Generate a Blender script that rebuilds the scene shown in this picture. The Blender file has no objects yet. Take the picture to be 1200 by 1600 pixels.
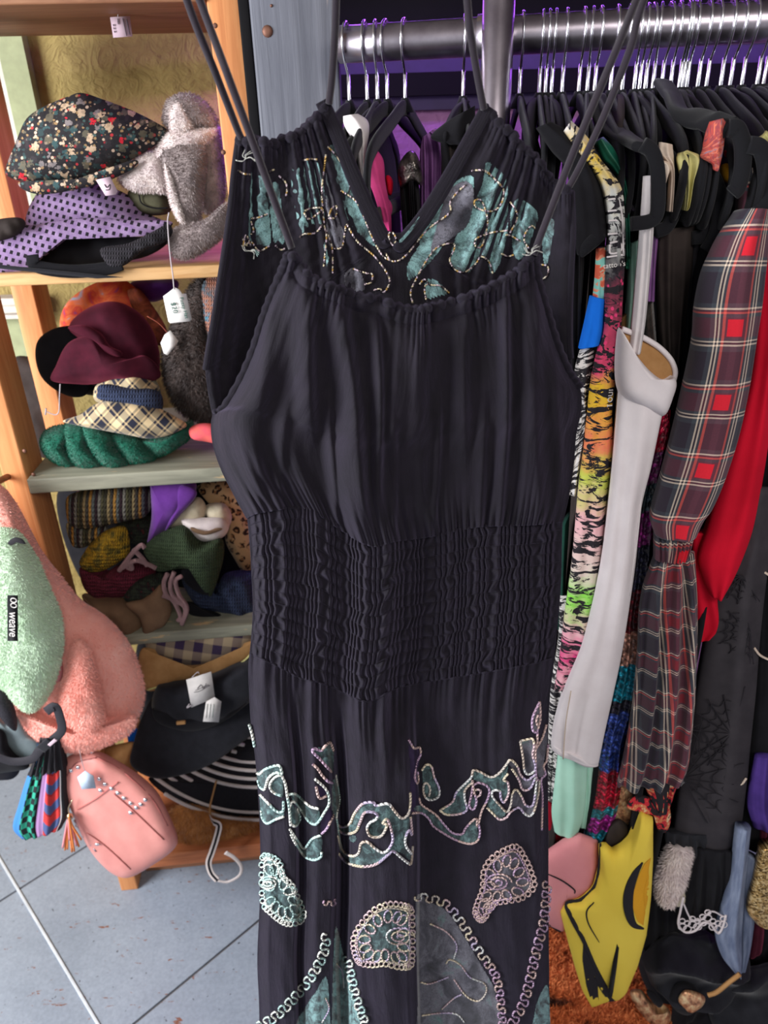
import bpy, bmesh, math, random
import numpy as np
from mathutils import Vector, Matrix

random.seed(7)
SC = bpy.context.scene
COL = SC.collection

# ---------------------------------------------------------------- camera
F_PX = 1150.0
PITCH, ROLL = math.radians(27.0), math.radians(1.7)
CAM = Vector((0, 0, 1.70))
_f = Vector((0, math.cos(PITCH), -math.sin(PITCH)))
_u0 = Vector((0, math.sin(PITCH), math.cos(PITCH)))
_r0 = Vector((1, 0, 0))
CR = _r0 * math.cos(ROLL) - _u0 * math.sin(ROLL)
CU = _r0 * math.sin(ROLL) + _u0 * math.cos(ROLL)
CF = _f
cam_data = bpy.data.cameras.new('camera')
cam_data.sensor_fit = 'VERTICAL'
cam_data.sensor_height = 36.0
cam_data.lens = 36.0 * F_PX / 1600.0
cam_data.clip_start = 0.02
cam_data.dof.use_dof = True
cam_data.dof.focus_distance = 0.88
cam_data.dof.aperture_fstop = 6.3
cam = bpy.data.objects.new('camera', cam_data)
m = Matrix((CR, CU, -CF)).transposed().to_4x4()
m.translation = CAM
cam.matrix_world = m
COL.objects.link(cam)
SC.camera = cam

# ---------------------------------------------------------------- world, lamps, exposure
SC.view_settings.view_transform = 'Standard'
SC.view_settings.look = 'None'
SC.view_settings.exposure = 0.35
SC.view_settings.gamma = 1.0
SC.view_settings.use_curve_mapping = False
wd = bpy.data.worlds.new('world')
wd.use_nodes = True
SC.world = wd
bg = wd.node_tree.nodes['Background']
bg.inputs[0].default_value = (0.93, 0.95, 1.0, 1)
bg.inputs[1].default_value = 0.36

def lamp(name, loc, aim, sx, sy, power, color):
    d = bpy.data.lights.new(name, 'AREA')
    d.shape = 'RECTANGLE'
    d.size, d.size_y, d.energy, d.color = sx, sy, power, color
    o = bpy.data.objects.new(name, d)
    o.location = loc
    o.rotation_euler = (Vector(aim) - Vector(loc)).to_track_quat('-Z', 'Y').to_euler()
    COL.objects.link(o)
    return o

lamp('window_daylight', (-2.15, 0.05, 1.70), (0.0, 1.0, 0.85), 1.2, 1.2, 105, (0.95, 0.97, 1.0))
lamp('front_fill', (0.5, -0.8, 2.45), (0.40, 1.0, 0.7), 0.9, 0.6, 20, (1.0, 0.95, 0.90))  # added fill light from the camera side, not a real fixture
lamp('purple_led_strip', (0.40, 1.50, 1.98), (0.40, 1.42, 1.2), 1.6, 0.04, 4.5, (0.42, 0.10, 1.0))
lamp('purple_led_shelf', (-0.42, 1.64, 1.80), (-0.40, 1.60, 1.2), 0.30, 0.03, 0.30, (0.55, 0.16, 1.0))

# ---------------------------------------------------------------- picture <-> place helpers
def ray(px, py):
    return CF * F_PX + CR * (px - 600.0) - CU * (py - 800.0)

def at(px, py, Y, s=0.0):
    """point of the upright plane y = Y + s*x seen at a pixel"""
    d = ray(px, py)
    t = Y / (d.y - s * d.x)
    return CAM + d * t

def on_floor(px, py, z=0.0):
    d = ray(px, py)
    return CAM + d * ((z - CAM.z) / d.z)

def proj(P):
    v = Vector(P) - CAM
    k = F_PX / v.dot(CF)
    return 600 + v.dot(CR) * k, 800 - v.dot(CU) * k

_CAM, _CF, _CR, _CU = (np.array(v) for v in (CAM, CF, CR, CU))

def at_np(px, py, Y, s=0.0):
    px, py, Y = np.broadcast_arrays(np.asarray(px, float), np.asarray(py, float), np.asarray(Y, float))
    d = _CF * F_PX + _CR * (px[..., None] - 600) - _CU * (py[..., None] - 800)
    t = Y / (d[..., 1] - s * d[..., 0])
    return _CAM + d * t[..., None]

def lin(c):
    c = c / 255.0
    return c / 12.92 if c <= 0.04045 else ((c + 0.055) / 1.055) ** 2.4

def rgb(r, g=None, b=None):
    if g is None:
        r, g, b = r
    return (lin(r), lin(g), lin(b), 1.0)

# ---------------------------------------------------------------- object helpers
ORIGIN = {}

def thing(name, label, cat, loc, group=None):
    o = bpy.data.objects.new(name, None)
    o.empty_display_size = 0.02
    o.location = loc
    COL.objects.link(o)
    o['label'] = label
    o['category'] = cat
    if group:
        o['group'] = group
    ORIGIN[o] = Vector(loc)
    return o

def make_mesh(name, geo, off):
    v, f = geo[0], geo[1]
    uv = geo[2] if len(geo) > 2 else None
    v = np.asarray(v, dtype=float).reshape(-1, 3) - np.array(off)
    me = bpy.data.meshes.new(name)
    if isinstance(f, np.ndarray):
        nf, k = f.shape
        me.vertices.add(len(v))
        me.vertices.foreach_set('co', v.astype(np.float32).ravel())
        me.loops.add(nf * k)
        me.loops.foreach_set('vertex_index', f.astype(np.int32).ravel())
        me.polygons.add(nf)
        me.polygons.foreach_set('loop_start', np.arange(0, nf * k, k, dtype=np.int32))
        me.polygons.foreach_set('loop_total', np.full(nf, k, dtype=np.int32))
        me.update(calc_edges=True)
    else:
        me.from_pydata([tuple(p) for p in v], [], f)
    if uv is not None:
        uv = np.asarray(uv, dtype=np.float32)
        li = np.empty(len(me.loops), dtype=np.int32)
        me.loops.foreach_get('vertex_index', li)
        lay = me.uv_layers.new(name='UVMap')
        lay.data.foreach_set('uv', uv[li].ravel())
    return me

def part(name, geo, mat, parent, smooth=True, label=None, kind=None, recalc=True):
    off = ORIGIN[parent] if parent is not None else Vector((0, 0, 0))
    me = make_mesh(name, geo, off)
    if recalc:
        bm = bmesh.new()
        bm.from_mesh(me)
        bmesh.ops.recalc_face_normals(bm, faces=bm.faces)
        bm.to_mesh(me)
        bm.free()
    if smooth:
        me.polygons.foreach_set('use_smooth', [True] * len(me.polygons))
    me.materials.append(mat)
    o = bpy.data.objects.new(name, me)
    COL.objects.link(o)
    if parent is not None:
        o.parent = parent
        ORIGIN[o] = off
    if label:
        o['label'] = label
    if kind:
        o['kind'] = kind
    return o

def base_of(geo):
    v = np.asarray(geo[0], dtype=float).reshape(-1, 3)
    return Vector(((v[:, 0].min() + v[:, 0].max()) / 2, (v[:, 1].min() + v[:, 1].max()) / 2, v[:, 2].min()))

def solo(name, geo, mat, label, cat, group=None, smooth=True, kind=None):
    """a thing that is one mesh"""
    b = base_of(geo)
    me = make_mesh(name, geo, b)
    bm = bmesh.new()
    bm.from_mesh(me)
    bmesh.ops.recalc_face_normals(bm, faces=bm.faces)
    bm.to_mesh(me)
    bm.free()
    if smooth:
        me.polygons.foreach_set('use_smooth', [True] * len(me.polygons))
    me.materials.append(mat)
    o = bpy.data.objects.new(name, me)
    o.location = b
    COL.objects.link(o)
    ORIGIN[o] = b
    if label:
        o['label'] = label
    if cat:
        o['category'] = cat
    if group:
        o['group'] = group
    if kind:
        o['kind'] = kind
    return o

def structure(name, geo, mat, smooth=False):
    return solo(name, geo, mat, None, None, smooth=smooth, kind='structure')

def join(*geos):
    V, Fc, U = [], [], []
    n = 0
    for g in geos:
        v = np.asarray(g[0], dtype=float).reshape(-1, 3)
        V.append(v)
        fl = g[1].tolist() if isinstance(g[1], np.ndarray) else g[1]
        Fc += [[i + n for i in f] for f in fl]
        U.append(np.asarray(g[2], dtype=float) if len(g) > 2 and g[2] is not None else np.zeros((len(v), 2)))
        n += len(v)
    return np.vstack(V), Fc, np.vstack(U)

# ---------------------------------------------------------------- shapes
def spline(pts, n, closed=False):
    P = np.asarray(pts, dtype=float)
    k = len(P)
    segs = k if closed else k - 1
    t = np.linspace(0, segs, n, endpoint=not closed)
    i = np.minimum(t.astype(int), segs - 1)
    f = (t - i)[:, None]
    if closed:
        g = lambda j: P[j % k]
    else:
        ext = np.vstack([2 * P[0] - P[1], P, 2 * P[-1] - P[-2]])
        g = lambda j: ext[np.clip(j + 1, 0, k + 1)]
    p0, p1, p2, p3 = g(i - 1), g(i), g(i + 1), g(i + 2)
    return 0.5 * (2 * p1 + (p2 - p0) * f + (2 * p0 - 5 * p1 + 4 * p2 - p3) * f ** 2 + (3 * p1 - p0 - 3 * p2 + p3) * f ** 3)

def resample(P, step):
    P = np.asarray(P, float)
    d = np.r_[0, np.cumsum(np.linalg.norm(np.diff(P, axis=0), axis=1))]
    n = max(2, int(d[-1] / step) + 1)
    t = np.linspace(0, d[-1], n)
    return np.stack([np.interp(t, d, P[:, k]) for k in range(P.shape[1])], axis=1)

def wnoise(p, scale, seed, octaves=7):
    """cheap smooth noise in about [-1, 1] for arrays of points"""
    rs = np.random.RandomState(seed)
    p = np.asarray(p, float) * scale
    out = np.zeros(p.shape[:-1])
    for k in range(octaves):
        d = rs.normal(size=p.shape[-1])
        out += np.sin(p @ d * (0.7 + 0.35 * k) + rs.uniform(0, 6.28)) / (1 + 0.25 * k)
    return out / 2.6

def cos_interp(u, ctrl):
    x = np.array([c[0] for c in ctrl])
    y = np.array([c[1] for c in ctrl])
    u = np.clip(u, x[0], x[-1])
    i = np.clip(np.searchsorted(x, u, side='right') - 1, 0, len(x) - 2)
    t = (u - x[i]) / (x[i + 1] - x[i])
    t = t * t * (3 - 2 * t)
    return y[i] + (y[i + 1] - y[i]) * t

def grid_faces(nv, nu, wrap=False):
    a = np.arange(nv * nu).reshape(nv, nu)
    if wrap:
        a = np.hstack([a, a[:, :1]])
    return np.stack([a[:-1, :-1], a[:-1, 1:], a[1:, 1:], a[1:, :-1]], axis=-1).reshape(-1, 4)

def tube(pts, r, n=8, closed=False, caps=True, flat=None):
    """round tube along 3-D points; UV = (turn, metres along). flat=(wide, thin, normal) makes it a ribbon"""
    P = np.asarray([tuple(p) for p in pts], float)
    k = len(P)
    T = np.gradient(P, axis=0) if not closed else (np.roll(P, -1, 0) - np.roll(P, 1, 0))
    T /= np.linalg.norm(T, axis=1)[:, None] + 1e-12
    nrm = np.zeros_like(P)
    if flat is not None:
        nn = np.array(flat[2], float)
        nrm[:] = nn
        nrm -= T * (nrm * T).sum(1)[:, None]
    else:
        a = np.array([0, 0, 1.0]) if abs(T[0][2]) < 0.9 else np.array([1.0, 0, 0])
        v = np.cross(T[0], a)
        for i in range(k):
            v = v - T[i] * v.dot(T[i])
            v /= np.linalg.norm(v) + 1e-12
            nrm[i] = v
    nrm /= np.linalg.norm(nrm, axis=1)[:, None] + 1e-12
    B = np.cross(T, nrm)
    R = np.broadcast_to(np.asarray(r, float), (k,))
    th = np.linspace(0, 2 * math.pi, n, endpoint=False)
    if flat is not None:
        w, h = flat[0], flat[1]
        cs, sn = np.cos(th), np.sin(th)
        V = P[:, None] + B[:, None] * (np.sign(cs) * np.abs(cs) ** .5 * w)[None, :, None] * R[:, None, None] \
            + nrm[:, None] * (np.sign(sn) * np.abs(sn) ** .8 * h)[None, :, None]
    else:
        V = P[:, None] + (B[:, None] * np.cos(th)[None, :, None] + nrm[:, None] * np.sin(th)[None, :, None]) * R[:, None, None]
    L = np.r_[0, np.cumsum(np.linalg.norm(np.diff(P, axis=0), axis=1))]
    uv = np.stack(np.broadcast_arrays((th / (2 * math.pi))[None, :], L[:, None]), axis=-1).reshape(-1, 2)
    a = np.arange(k * n).reshape(k, n)
    a2 = np.hstack([a, a[:, :1]])
    if closed:
        a2 = np.vstack([a2, a2[:1]])
    Fc = np.stack([a2[:-1, :-1], a2[:-1, 1:], a2[1:, 1:], a2[1:, :-1]], axis=-1).reshape(-1, 4).tolist()
    if caps and not closed:
        Fc += [a[0].tolist(), a[-1][::-1].tolist()]
    return V.reshape(-1, 3), Fc, uv

def hexa(c8, bevel=0.0):
    """box from 8 corners (bottom 4 then top 4)"""
    c = [Vector(p) for p in c8]
    f = [[3, 2, 1, 0], [4, 5, 6, 7], [0, 1, 5, 4], [1, 2, 6, 5], [2, 3, 7, 6], [3, 0, 4, 7]]
    bm = bmesh.new()
    vs = [bm.verts.new(p) for p in c]
    for q in f:
        bm.faces.new([vs[i] for i in q])
    bmesh.ops.recalc_face_normals(bm, faces=bm.faces)
    if bevel:
        bmesh.ops.bevel(bm, geom=bm.edges[:], offset=bevel, segments=2, affect='EDGES', profile=0.6)
    bm.verts.index_update()
    V = [tuple(v.co) for v in bm.verts]
    Fc = [[v.index for v in fc.verts] for fc in bm.faces]
    bm.free()
    return V, Fc, np.zeros((len(V), 2))

def obox(c, ax, ay, az, bevel=0.0):
    """box about a centre with half-axis vectors"""
    c, ax, ay, az = Vector(c), Vector(ax), Vector(ay), Vector(az)
    return hexa([c - ax - ay - az, c + ax - ay - az, c + ax + ay - az, c - ax + ay - az,
                 c - ax - ay + az, c + ax - ay + az, c + ax + ay + az, c - ax + ay + az], bevel)

def box(x0, x1, y0, y1, z0, z1, bevel=0.0):
    return obox(((x0 + x1) / 2, (y0 + y1) / 2, (z0 + z1) / 2), ((x1 - x0) / 2, 0, 0), (0, (y1 - y0) / 2, 0), (0, 0, (z1 - z0) / 2), bevel)

def ball(c, r, n=10, k=6):
    th = np.linspace(0, math.pi, k + 1)
    ph = np.linspace(0, 2 * math.pi, n, endpoint=False)
    V = np.stack([np.sin(th)[:, None] * np.cos(ph), np.sin(th)[:, None] * np.sin(ph), np.cos(th)[:, None] * np.ones(n)], -1)
    V = V * np.array(r) + np.array(c)
    return V.reshape(-1, 3), grid_faces(k + 1, n, True), np.zeros(((k + 1) * n, 2))

def puff(outline, Y, T, s=0.0, tilt=0.0, wr=0.0, ws=30.0, seed=1, n=72, rings=14, pw=2.4, back=0.6, lump=None, sharp=False):
    """soft closed body: silhouette where the thing stands, bulging by T towards the room and back*T behind"""
    O = np.asarray(outline, float)
    if sharp:
        O = resample(np.vstack([O, O[:1]]), np.linalg.norm(np.diff(np.vstack([O, O[:1]]), axis=0), axis=1).sum() / n)[:-1]
    else:
        O = spline(O, n, closed=True)
    n = len(O)
    c = O.mean(0)
    S = np.sin(np.linspace(0.02, math.pi / 2, rings))
    px = c[0] + (O[None, :, 0] - c[0]) * S[:, None]
    py = c[1] + (O[None, :, 1] - c[1]) * S[:, None]
    Yp = Y + tilt * (py - c[1]) / 100.0
    P = at_np(px, py, Yp, s)
    cc = P.reshape(-1, 3).mean(0)
    toc = _CAM - cc
    dist = np.linalg.norm(toc)
    toc /= dist
    toc = toc * 0.6 + np.array([0, -0.4, 0.0])
    toc /= np.linalg.norm(toc)
    h = (1 - S ** pw) ** 0.55
    hh = np.broadcast_to(h[:, None], px.shape)
    loc = np.stack([px - c[0], py - c[1]], -1) * dist / F_PX
    fr = T * hh
    if wr:
        fr = fr + wr * wnoise(loc, ws, seed) * np.minimum(1, hh * 1.6)
    if lump is not None:
        fr = fr + lump(loc) * np.minimum(1, hh * 2)
    front = P + toc * fr[..., None]
    bk = P + np.array([0, 1.0, 0]) * (T * back * hh)[..., None]
    uv = np.stack([loc[..., 0], -loc[..., 1]], -1)
    V = np.concatenate([front.reshape(-1, 3), bk[:-1].reshape(-1, 3)])
    U = np.concatenate([uv.reshape(-1, 2), uv[:-1].reshape(-1, 2)])
    Ff = grid_faces(rings, n, True)
    a = np.arange((rings - 1) * n).reshape(rings - 1, n) + rings * n
    a = np.vstack([a, (np.arange(n) + (rings - 1) * n)[None]])
    a = np.hstack([a, a[:, :1]])
    Fb = np.stack([a[:-1, :-1], a[1:, :-1], a[1:, 1:], a[:-1, 1:]], -1).reshape(-1, 4)
    Fc = Ff.tolist() + Fb.tolist() + [list(range(n))[::-1], (np.arange(n) + rings * n).tolist()]
    return V, Fc, U

def drop(rows, Y, T, s=0.0, nf=44, nb=14, m=60, folds=3, amp=0.006, seed=1, flare=1.0, wr=0.0, ws=40, open_top=False, sq=0.6):
    """hanging cloth: closed lofted body through (left, right[, Y]) rows, folded in front"""
    R = np.array([[*r[0], *r[1], (r[2] if len(r) > 2 else Y)] for r in rows], float)
    R = spline(R, m)
    rs = np.random.RandomState(seed)
    ph = np.linspace(0, math.pi, nf)
    pb = np.linspace(math.pi, 2 * math.pi, nb + 2)[1:-1]
    a = np.concatenate([(1 - np.cos(ph)) / 2, (1 - np.cos(pb)) / 2])
    dep = np.concatenate([np.sin(ph) ** sq, -np.abs(np.sin(pb)) ** sq])
    px = R[:, 0:1] + (R[:, 2:3] - R[:, 0:1]) * a
    py = R[:, 1:2] + (R[:, 3:4] - R[:, 1:2]) * a
    P = at_np(px, py, np.broadcast_to(R[:, 4:5], px.shape), s)
    mid = P.mean(axis=1)
    L = np.r_[0, np.cumsum(np.linalg.norm(np.diff(mid, axis=0), axis=1))]
    cc = mid.mean(0)
    toc = _CAM - cc
    dist = np.linalg.norm(toc)
    toc /= dist
    toc = toc * 0.5 + np.array([0, -0.5, 0])
    toc /= np.linalg.norm(toc)
    v = np.linspace(0, 1, m)[:, None]
    fo = np.zeros_like(px)
    for k in range(3):
        f = folds * (1 + 0.6 * k)
        w = rs.uniform(-1, 1) * 1.2
        fo += np.sin(2 * math.pi * f * a[None] + rs.uniform(0, 6.28) + w * v * 2 + 0.5 * np.sin(v * 5 + k)) / (1 + k)
    win = np.abs(dep)[None]
    off = T * dep[None] + amp * fo * win * (0.35 + 0.65 * np.minimum(1, v * 2.5))
    if wr:
        off = off + wr * wnoise(P, ws, seed) * win
    P = P + toc * off[..., None]
    wid = np.linalg.norm(P[:, 0] - P[:, nf - 1], axis=1).mean()
    U = np.stack(np.broadcast_arrays(a[None] * wid, -L[:, None]), -1)
    U = np.where((np.arange(len(a)) >= nf)[None, :, None], U + np.array([0.003, 0]), U)
    K = nf + nb
    Fc = grid_faces(m, K, True).tolist()
    Fc.append(list(range((m - 1) * K, m * K)))
    if not open_top:
        Fc.append(list(range(K))[::-1])
    return P.reshape(-1, 3), Fc, U.reshape(-1, 2)

def tuft(geo, n, length, width, seed=1, droop=0.4, front_only=True, curl=0.35):
    """short tapering fibres standing on a surface (one mass nobody could count)"""
    rs = np.random.RandomState(seed)
    V = np.asarray(geo[0], float).reshape(-1, 3)
    fl = geo[1].tolist() if isinstance(geo[1], np.ndarray) else geo[1]
    Q = np.array([f for f in fl if len(f) == 4])
    A, B, C, D = (V[Q[:, k]] for k in range(4))
    N = np.cross(C - A, D - B)
    ar = np.linalg.norm(N, axis=1) + 1e-12
    N = N / ar[:, None]
    ctr = V.mean(0)
    sgn = np.sign(((A + C) / 2 - ctr)[:, 0] * N[:, 0] + ((A + C) / 2 - ctr)[:, 1] * N[:, 1] + ((A + C) / 2 - ctr)[:, 2] * N[:, 2])
    N = N * np.where(sgn == 0, 1, sgn)[:, None]
    w = ar.copy()
    if front_only:
        w = w * (N[:, 1] < 0.35)
    i = rs.choice(len(Q), n, p=w / w.sum())
    a, b = rs.uniform(size=(2, n, 1))
    p = (A[i] * (1 - a) + B[i] * a) * (1 - b) + (D[i] * (1 - a) + C[i] * a) * b
    d = N[i] + rs.normal(size=(n, 3)) * curl + np.array([0, 0, -droop])
    d /= np.linalg.norm(d, axis=1)[:, None]
    ln = length * rs.uniform(0.6, 1.3, size=(n, 1))
    sd = np.cross(d, rs.normal(size=(n, 3)))
    sd /= np.linalg.norm(sd, axis=1)[:, None]
    tip = p + d * ln + np.array([0, 0, -1]) * ln * droop * 0.4
    mid = p + d * ln * 0.55
    base = p - N[i] * length * 0.12
    verts = np.stack([base - sd * width, base + sd * width, mid + sd * width * .8, mid - sd * width * .8, tip], 1).reshape(-1, 3)
    k = np.arange(n)[:, None] * 5
    F4 = (k + np.array([0, 1, 2, 3])).tolist()
    F3 = (k + np.array([3, 2, 4])).tolist()
    uvb = np.asarray(geo[2], float)[Q[i, 0]]
    return verts, F4 + F3, np.repeat(uvb, 5, axis=0)

def inside(px, py, poly):
    P = np.asarray(poly, float)
    x, y = np.asarray(px, float), np.asarray(py, float)
    r = np.zeros(x.shape, bool)
    j = len(P) - 1
    for i in range(len(P)):
        xi, yi, xj, yj = P[i, 0], P[i, 1], P[j, 0], P[j, 1]
        c = ((yi > y) != (yj > y)) & (x < (xj - xi) * (y - yi) / (yj - yi + 1e-12) + xi)
        r ^= c
        j = i
    return r

# ---------------------------------------------------------------- materials
class NT:
    def __init__(self, name):
        self.m = bpy.data.materials.new(name)
        self.m.use_nodes = True
        self.t = self.m.node_tree
        self.b = self.t.nodes['Principled BSDF']
        self._uv = self._ob = None

    def n(self, kind, **kw):
        nd = self.t.nodes.new('ShaderNode' + kind)
        for k, v in kw.items():
            setattr(nd, k, v)
        return nd

    def put(self, sock, val):
        if val is None:
            return
        if isinstance(val, bpy.types.NodeSocket):
            self.t.links.new(val, sock)
        elif isinstance(val, (tuple, list)) and len(val) == 3 and sock.type == 'RGBA':
            sock.default_value = rgb(*val)
        else:
            sock.default_value = val

    def uv(self):
        if not self._uv:
            self._uv = self.n('TexCoord')
        return self._uv.outputs['UV']

    def ob(self):
        if not self._uv:
            self._uv = self.n('TexCoord')
        return self._uv.outputs['Object']

    def scale(self, vec, s, loc=(0, 0, 0), rot=0.0):
        nd = self.n('Mapping')
        self.put(nd.inputs[0], vec)
        nd.inputs['Scale'].default_value = s if isinstance(s, (tuple, list)) else (s, s, s)
        nd.inputs['Location'].default_value = loc
        nd.inputs['Rotation'].default_value = (0, 0, rot)
        return nd.outputs[0]

    def noise(self, vec, sc, detail=3.0, rough=0.55, dist=0.0, color=False):
        nd = self.n('TexNoise')
        self.put(nd.inputs['Vector'], vec)
        nd.inputs['Scale'].default_value = sc
        nd.inputs['Detail'].default_value = detail
        nd.inputs['Roughness'].default_value = rough
        nd.inputs['Distortion'].default_value = dist
        return nd.outputs['Color' if color else 'Fac']

    def vor(self, vec, sc, feature='F1', out='Distance', rnd=1.0):
        nd = self.n('TexVoronoi', feature=feature)
        self.put(nd.inputs['Vector'], vec)
        nd.inputs['Scale'].default_value = sc
        nd.inputs['Randomness'].default_value = rnd
        return nd.outputs[out]

    def sep(self, vec):
        nd = self.n('SeparateXYZ')
        self.put(nd.inputs[0], vec)
        return nd.outputs

    def math(self, op, a, b=None, c=None, clamp=False):
        nd = self.n('Math', operation=op, use_clamp=clamp)
        self.put(nd.inputs[0], a)
        if b is not None:
            self.put(nd.inputs[1], b)
        if c is not None:
            self.put(nd.inputs[2], c)
        return nd.outputs[0]

    def ramp(self, fac, stops, const=False):
        nd = self.n('ValToRGB')
        self.put(nd.inputs[0], fac)
        cr = nd.color_ramp
        cr.interpolation = 'CONSTANT' if const else 'LINEAR'
        while len(cr.elements) < len(stops):
            cr.elements.new(0.5)
        for e, (p, c) in zip(cr.elements, stops):
            e.position = p
            e.color = rgb(*c) if not isinstance(c, (int, float)) else (c, c, c, 1)
        return nd.outputs[0]

    def mix(self, fac, a, b, mode='MIX'):
        nd = self.n('Mix', data_type='RGBA', blend_type=mode)
        self.put(nd.inputs[0], fac)
        self.put(nd.inputs[6], a)
        self.put(nd.inputs[7], b)
        return nd.outputs[2]

    def fract(self, v, period):
        return self.math('FRACT', self.math('DIVIDE', v, period))

    def done(self, color, rough=0.9, metal=0.0, bump=None, bs=0.4, bd=0.001, sheen=0.0, spec=0.3, sheen_tint=None, emit=None, coat=0.0):
        self.put(self.b.inputs['Base Color'], color)
        self.put(self.b.inputs['Roughness'], rough)
        self.put(self.b.inputs['Metallic'], metal)
        self.b.inputs['Specular IOR Level'].default_value = spec
        self.b.inputs['Sheen Weight'].default_value = sheen
        self.b.inputs['Sheen Roughness'].default_value = 0.45
        self.b.inputs['Coat Weight'].default_value = coat
        if sheen_tint:
            self.b.inputs['Sheen Tint'].default_value = rgb(*sheen_tint)
        if bump is not None:
            nd = self.n('Bump')
            nd.inputs['Strength'].default_value = bs
            nd.inputs['Distance'].default_value = bd
            self.put(nd.inputs['Height'], bump)
            self.t.links.new(nd.outputs[0], self.b.inputs['Normal'])
        return self.m

def cloth(name, c, c2=None, sc=60, rough=0.92, sheen=0.0, weave=900, bs=0.35, spec=0.15, tint=None):
    t = NT(name)
    c2 = c2 or tuple(int(x * 0.78) for x in c)
    nz = t.noise(t.uv(), sc, 5, 0.6)
    col = t.ramp(nz, [(0.3, c2), (0.7, c)])
    w = t.noise(t.uv(), weave, 2)
    return t.done(col, rough, bump=w, bs=bs, bd=0.0006, sheen=sheen, spec=spec, sheen_tint=tint)

def furmat(name, c, c2, sc=25, c3=None, rough=0.95, sheen=0.3, bs=0.8):
    t = NT(name)
    nz = t.noise(t.uv(), sc, 5, 0.65, 0.5)
    st = [(0.25, c2), (0.55, c), (0.8, c3 or c)]
    col = t.ramp(nz, st)
    return t.done(col, rough, bump=t.noise(t.uv(), 420, 4, 0.7), bs=bs, bd=0.002, sheen=sheen, spec=0.15)

def flat(name, c, rough=0.6, metal=0.0, spec=0.4, coat=0.0):
    t = NT(name)
    nz = t.noise(t.ob(), 40, 3)
    return t.done(t.ramp(nz, [(0.3, tuple(int(x * .9) for x in c)), (0.7, c)]), rough, metal, spec=spec, coat=coat)

def wood(name, c1, c2, c3, axis='Z', sc=1.0, rough=0.6):
    t = NT(name)
    s = {'Z': (28, 28, 1.6), 'X': (1.6, 28, 28), 'Y': (28, 1.6, 28)}[axis]
    v = t.scale(t.ob(), tuple(q * sc for q in s))
    g = t.noise(v, 2.2, 6, 0.6, 1.2)
    big = t.noise(t.ob(), 5, 2)
    col = t.mix(t.math('MULTIPLY', big, 0.6), t.ramp(g, [(0.3, c2), (0.5, c1), (0.72, c3)]), c1)
    # knots
    kd = t.vor(t.scale(t.ob(), tuple(q * .22 for q in s)), 1.3)
    k = t.ramp(kd, [(0.03, (70, 38, 20)), (0.09, (255, 255, 255))])
    col = t.mix(0.7, col, k, 'MULTIPLY')
    return t.done(col, rough, bump=g, bs=0.25, bd=0.002, spec=0.35)

def stripes(t, v, period, stops):
    return t.ramp(t.fract(v, period), stops, const=True)

M = {}
# dress
t = NT('black_crinkle_cotton')
nz = t.noise(t.uv(), 22, 5, 0.6)
col = t.ramp(nz, [(0.3, (16, 13, 19)), (0.7, (26, 21, 31))])
wv = t.math('ADD', t.math('ADD', t.noise(t.scale(t.uv(), (1, .2, 1)), 150, 5, .65), t.math('MULTIPLY', t.noise(t.uv(), 1200, 2), 0.4)), t.math('MULTIPLY', t.noise(t.scale(t.uv(), (1, .35, 1)), 40, 3, .6, .8), 1.6))
M['dress'] = t.done(col, 0.85, bump=wv, bs=0.6, bd=0.0022, sheen=0.14, spec=0.22, sheen_tint=(190, 175, 220))
t = NT('teal_batik')
cr = t.ramp(t.vor(t.mix(0.12, t.uv(), t.noise(t.uv(), 60, 4, color=True)), 130, 'DISTANCE_TO_EDGE'), [(0.0, 0.0), (0.10, 1.0)])
big = t.noise(t.uv(), 60, 6, 0.72, 0.6)
col = t.ramp(big, [(0.36, (34, 38, 42)), (0.46, (80, 106, 108)), (0.58, (128, 168, 168)), (0.72, (112, 146, 146))])
col = t.mix(t.math('MULTIPLY', t.math('SUBTRACT', 1.0, cr), 0.75), col, (30, 32, 36))
M['teal'] = t.done(col, 0.6, bump=t.noise(t.uv(), 700, 3), bs=0.4, bd=0.0008, sheen=0.2)
t = NT('dark_teal_batik')
cr = t.ramp(t.vor(t.mix(0.15, t.uv(), t.noise(t.uv(), 60, 4, color=True)), 110, 'DISTANCE_TO_EDGE'), [(0.0, 0.0), (0.10, 1.0)])
big = t.noise(t.uv(), 55, 5, 0.7, 0.6)
col = t.ramp(big, [(0.32, (30, 32, 36)), (0.48, (58, 76, 78)), (0.60, (92, 120, 120)), (0.72, (128, 162, 160))])
col = t.mix(t.math('MULTIPLY', t.math('SUBTRACT', 1.0, cr), 0.75), col, (26, 26, 30))
M['teal_dark'] = t.done(col, 0.65, bump=t.noise(t.uv(), 700, 3), bs=0.4, bd=0.0008, sheen=0.1)
t = NT('grey_batik')
cr = t.ramp(t.vor(t.mix(0.2, t.uv(), t.noise(t.uv(), 30, 4, color=True)), 55, 'DISTANCE_TO_EDGE'), [(0.0, 0.0), (0.07, 1.0)])
big = t.noise(t.uv(), 14, 5, 0.65, 0.8)
col = t.ramp(big, [(0.30, (24, 22, 28)), (0.44, (62, 60, 70)), (0.58, (104, 102, 112)), (0.70, (88, 116, 114))])
col = t.mix(t.math('MULTIPLY', t.math('SUBTRACT', 1.0, cr), 0.8), col, (26, 24, 30))
M['grey_batik'] = t.done(col, 0.65, bump=t.noise(t.uv(), 500, 3), bs=0.4, bd=0.0008, sheen=0.2)

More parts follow.
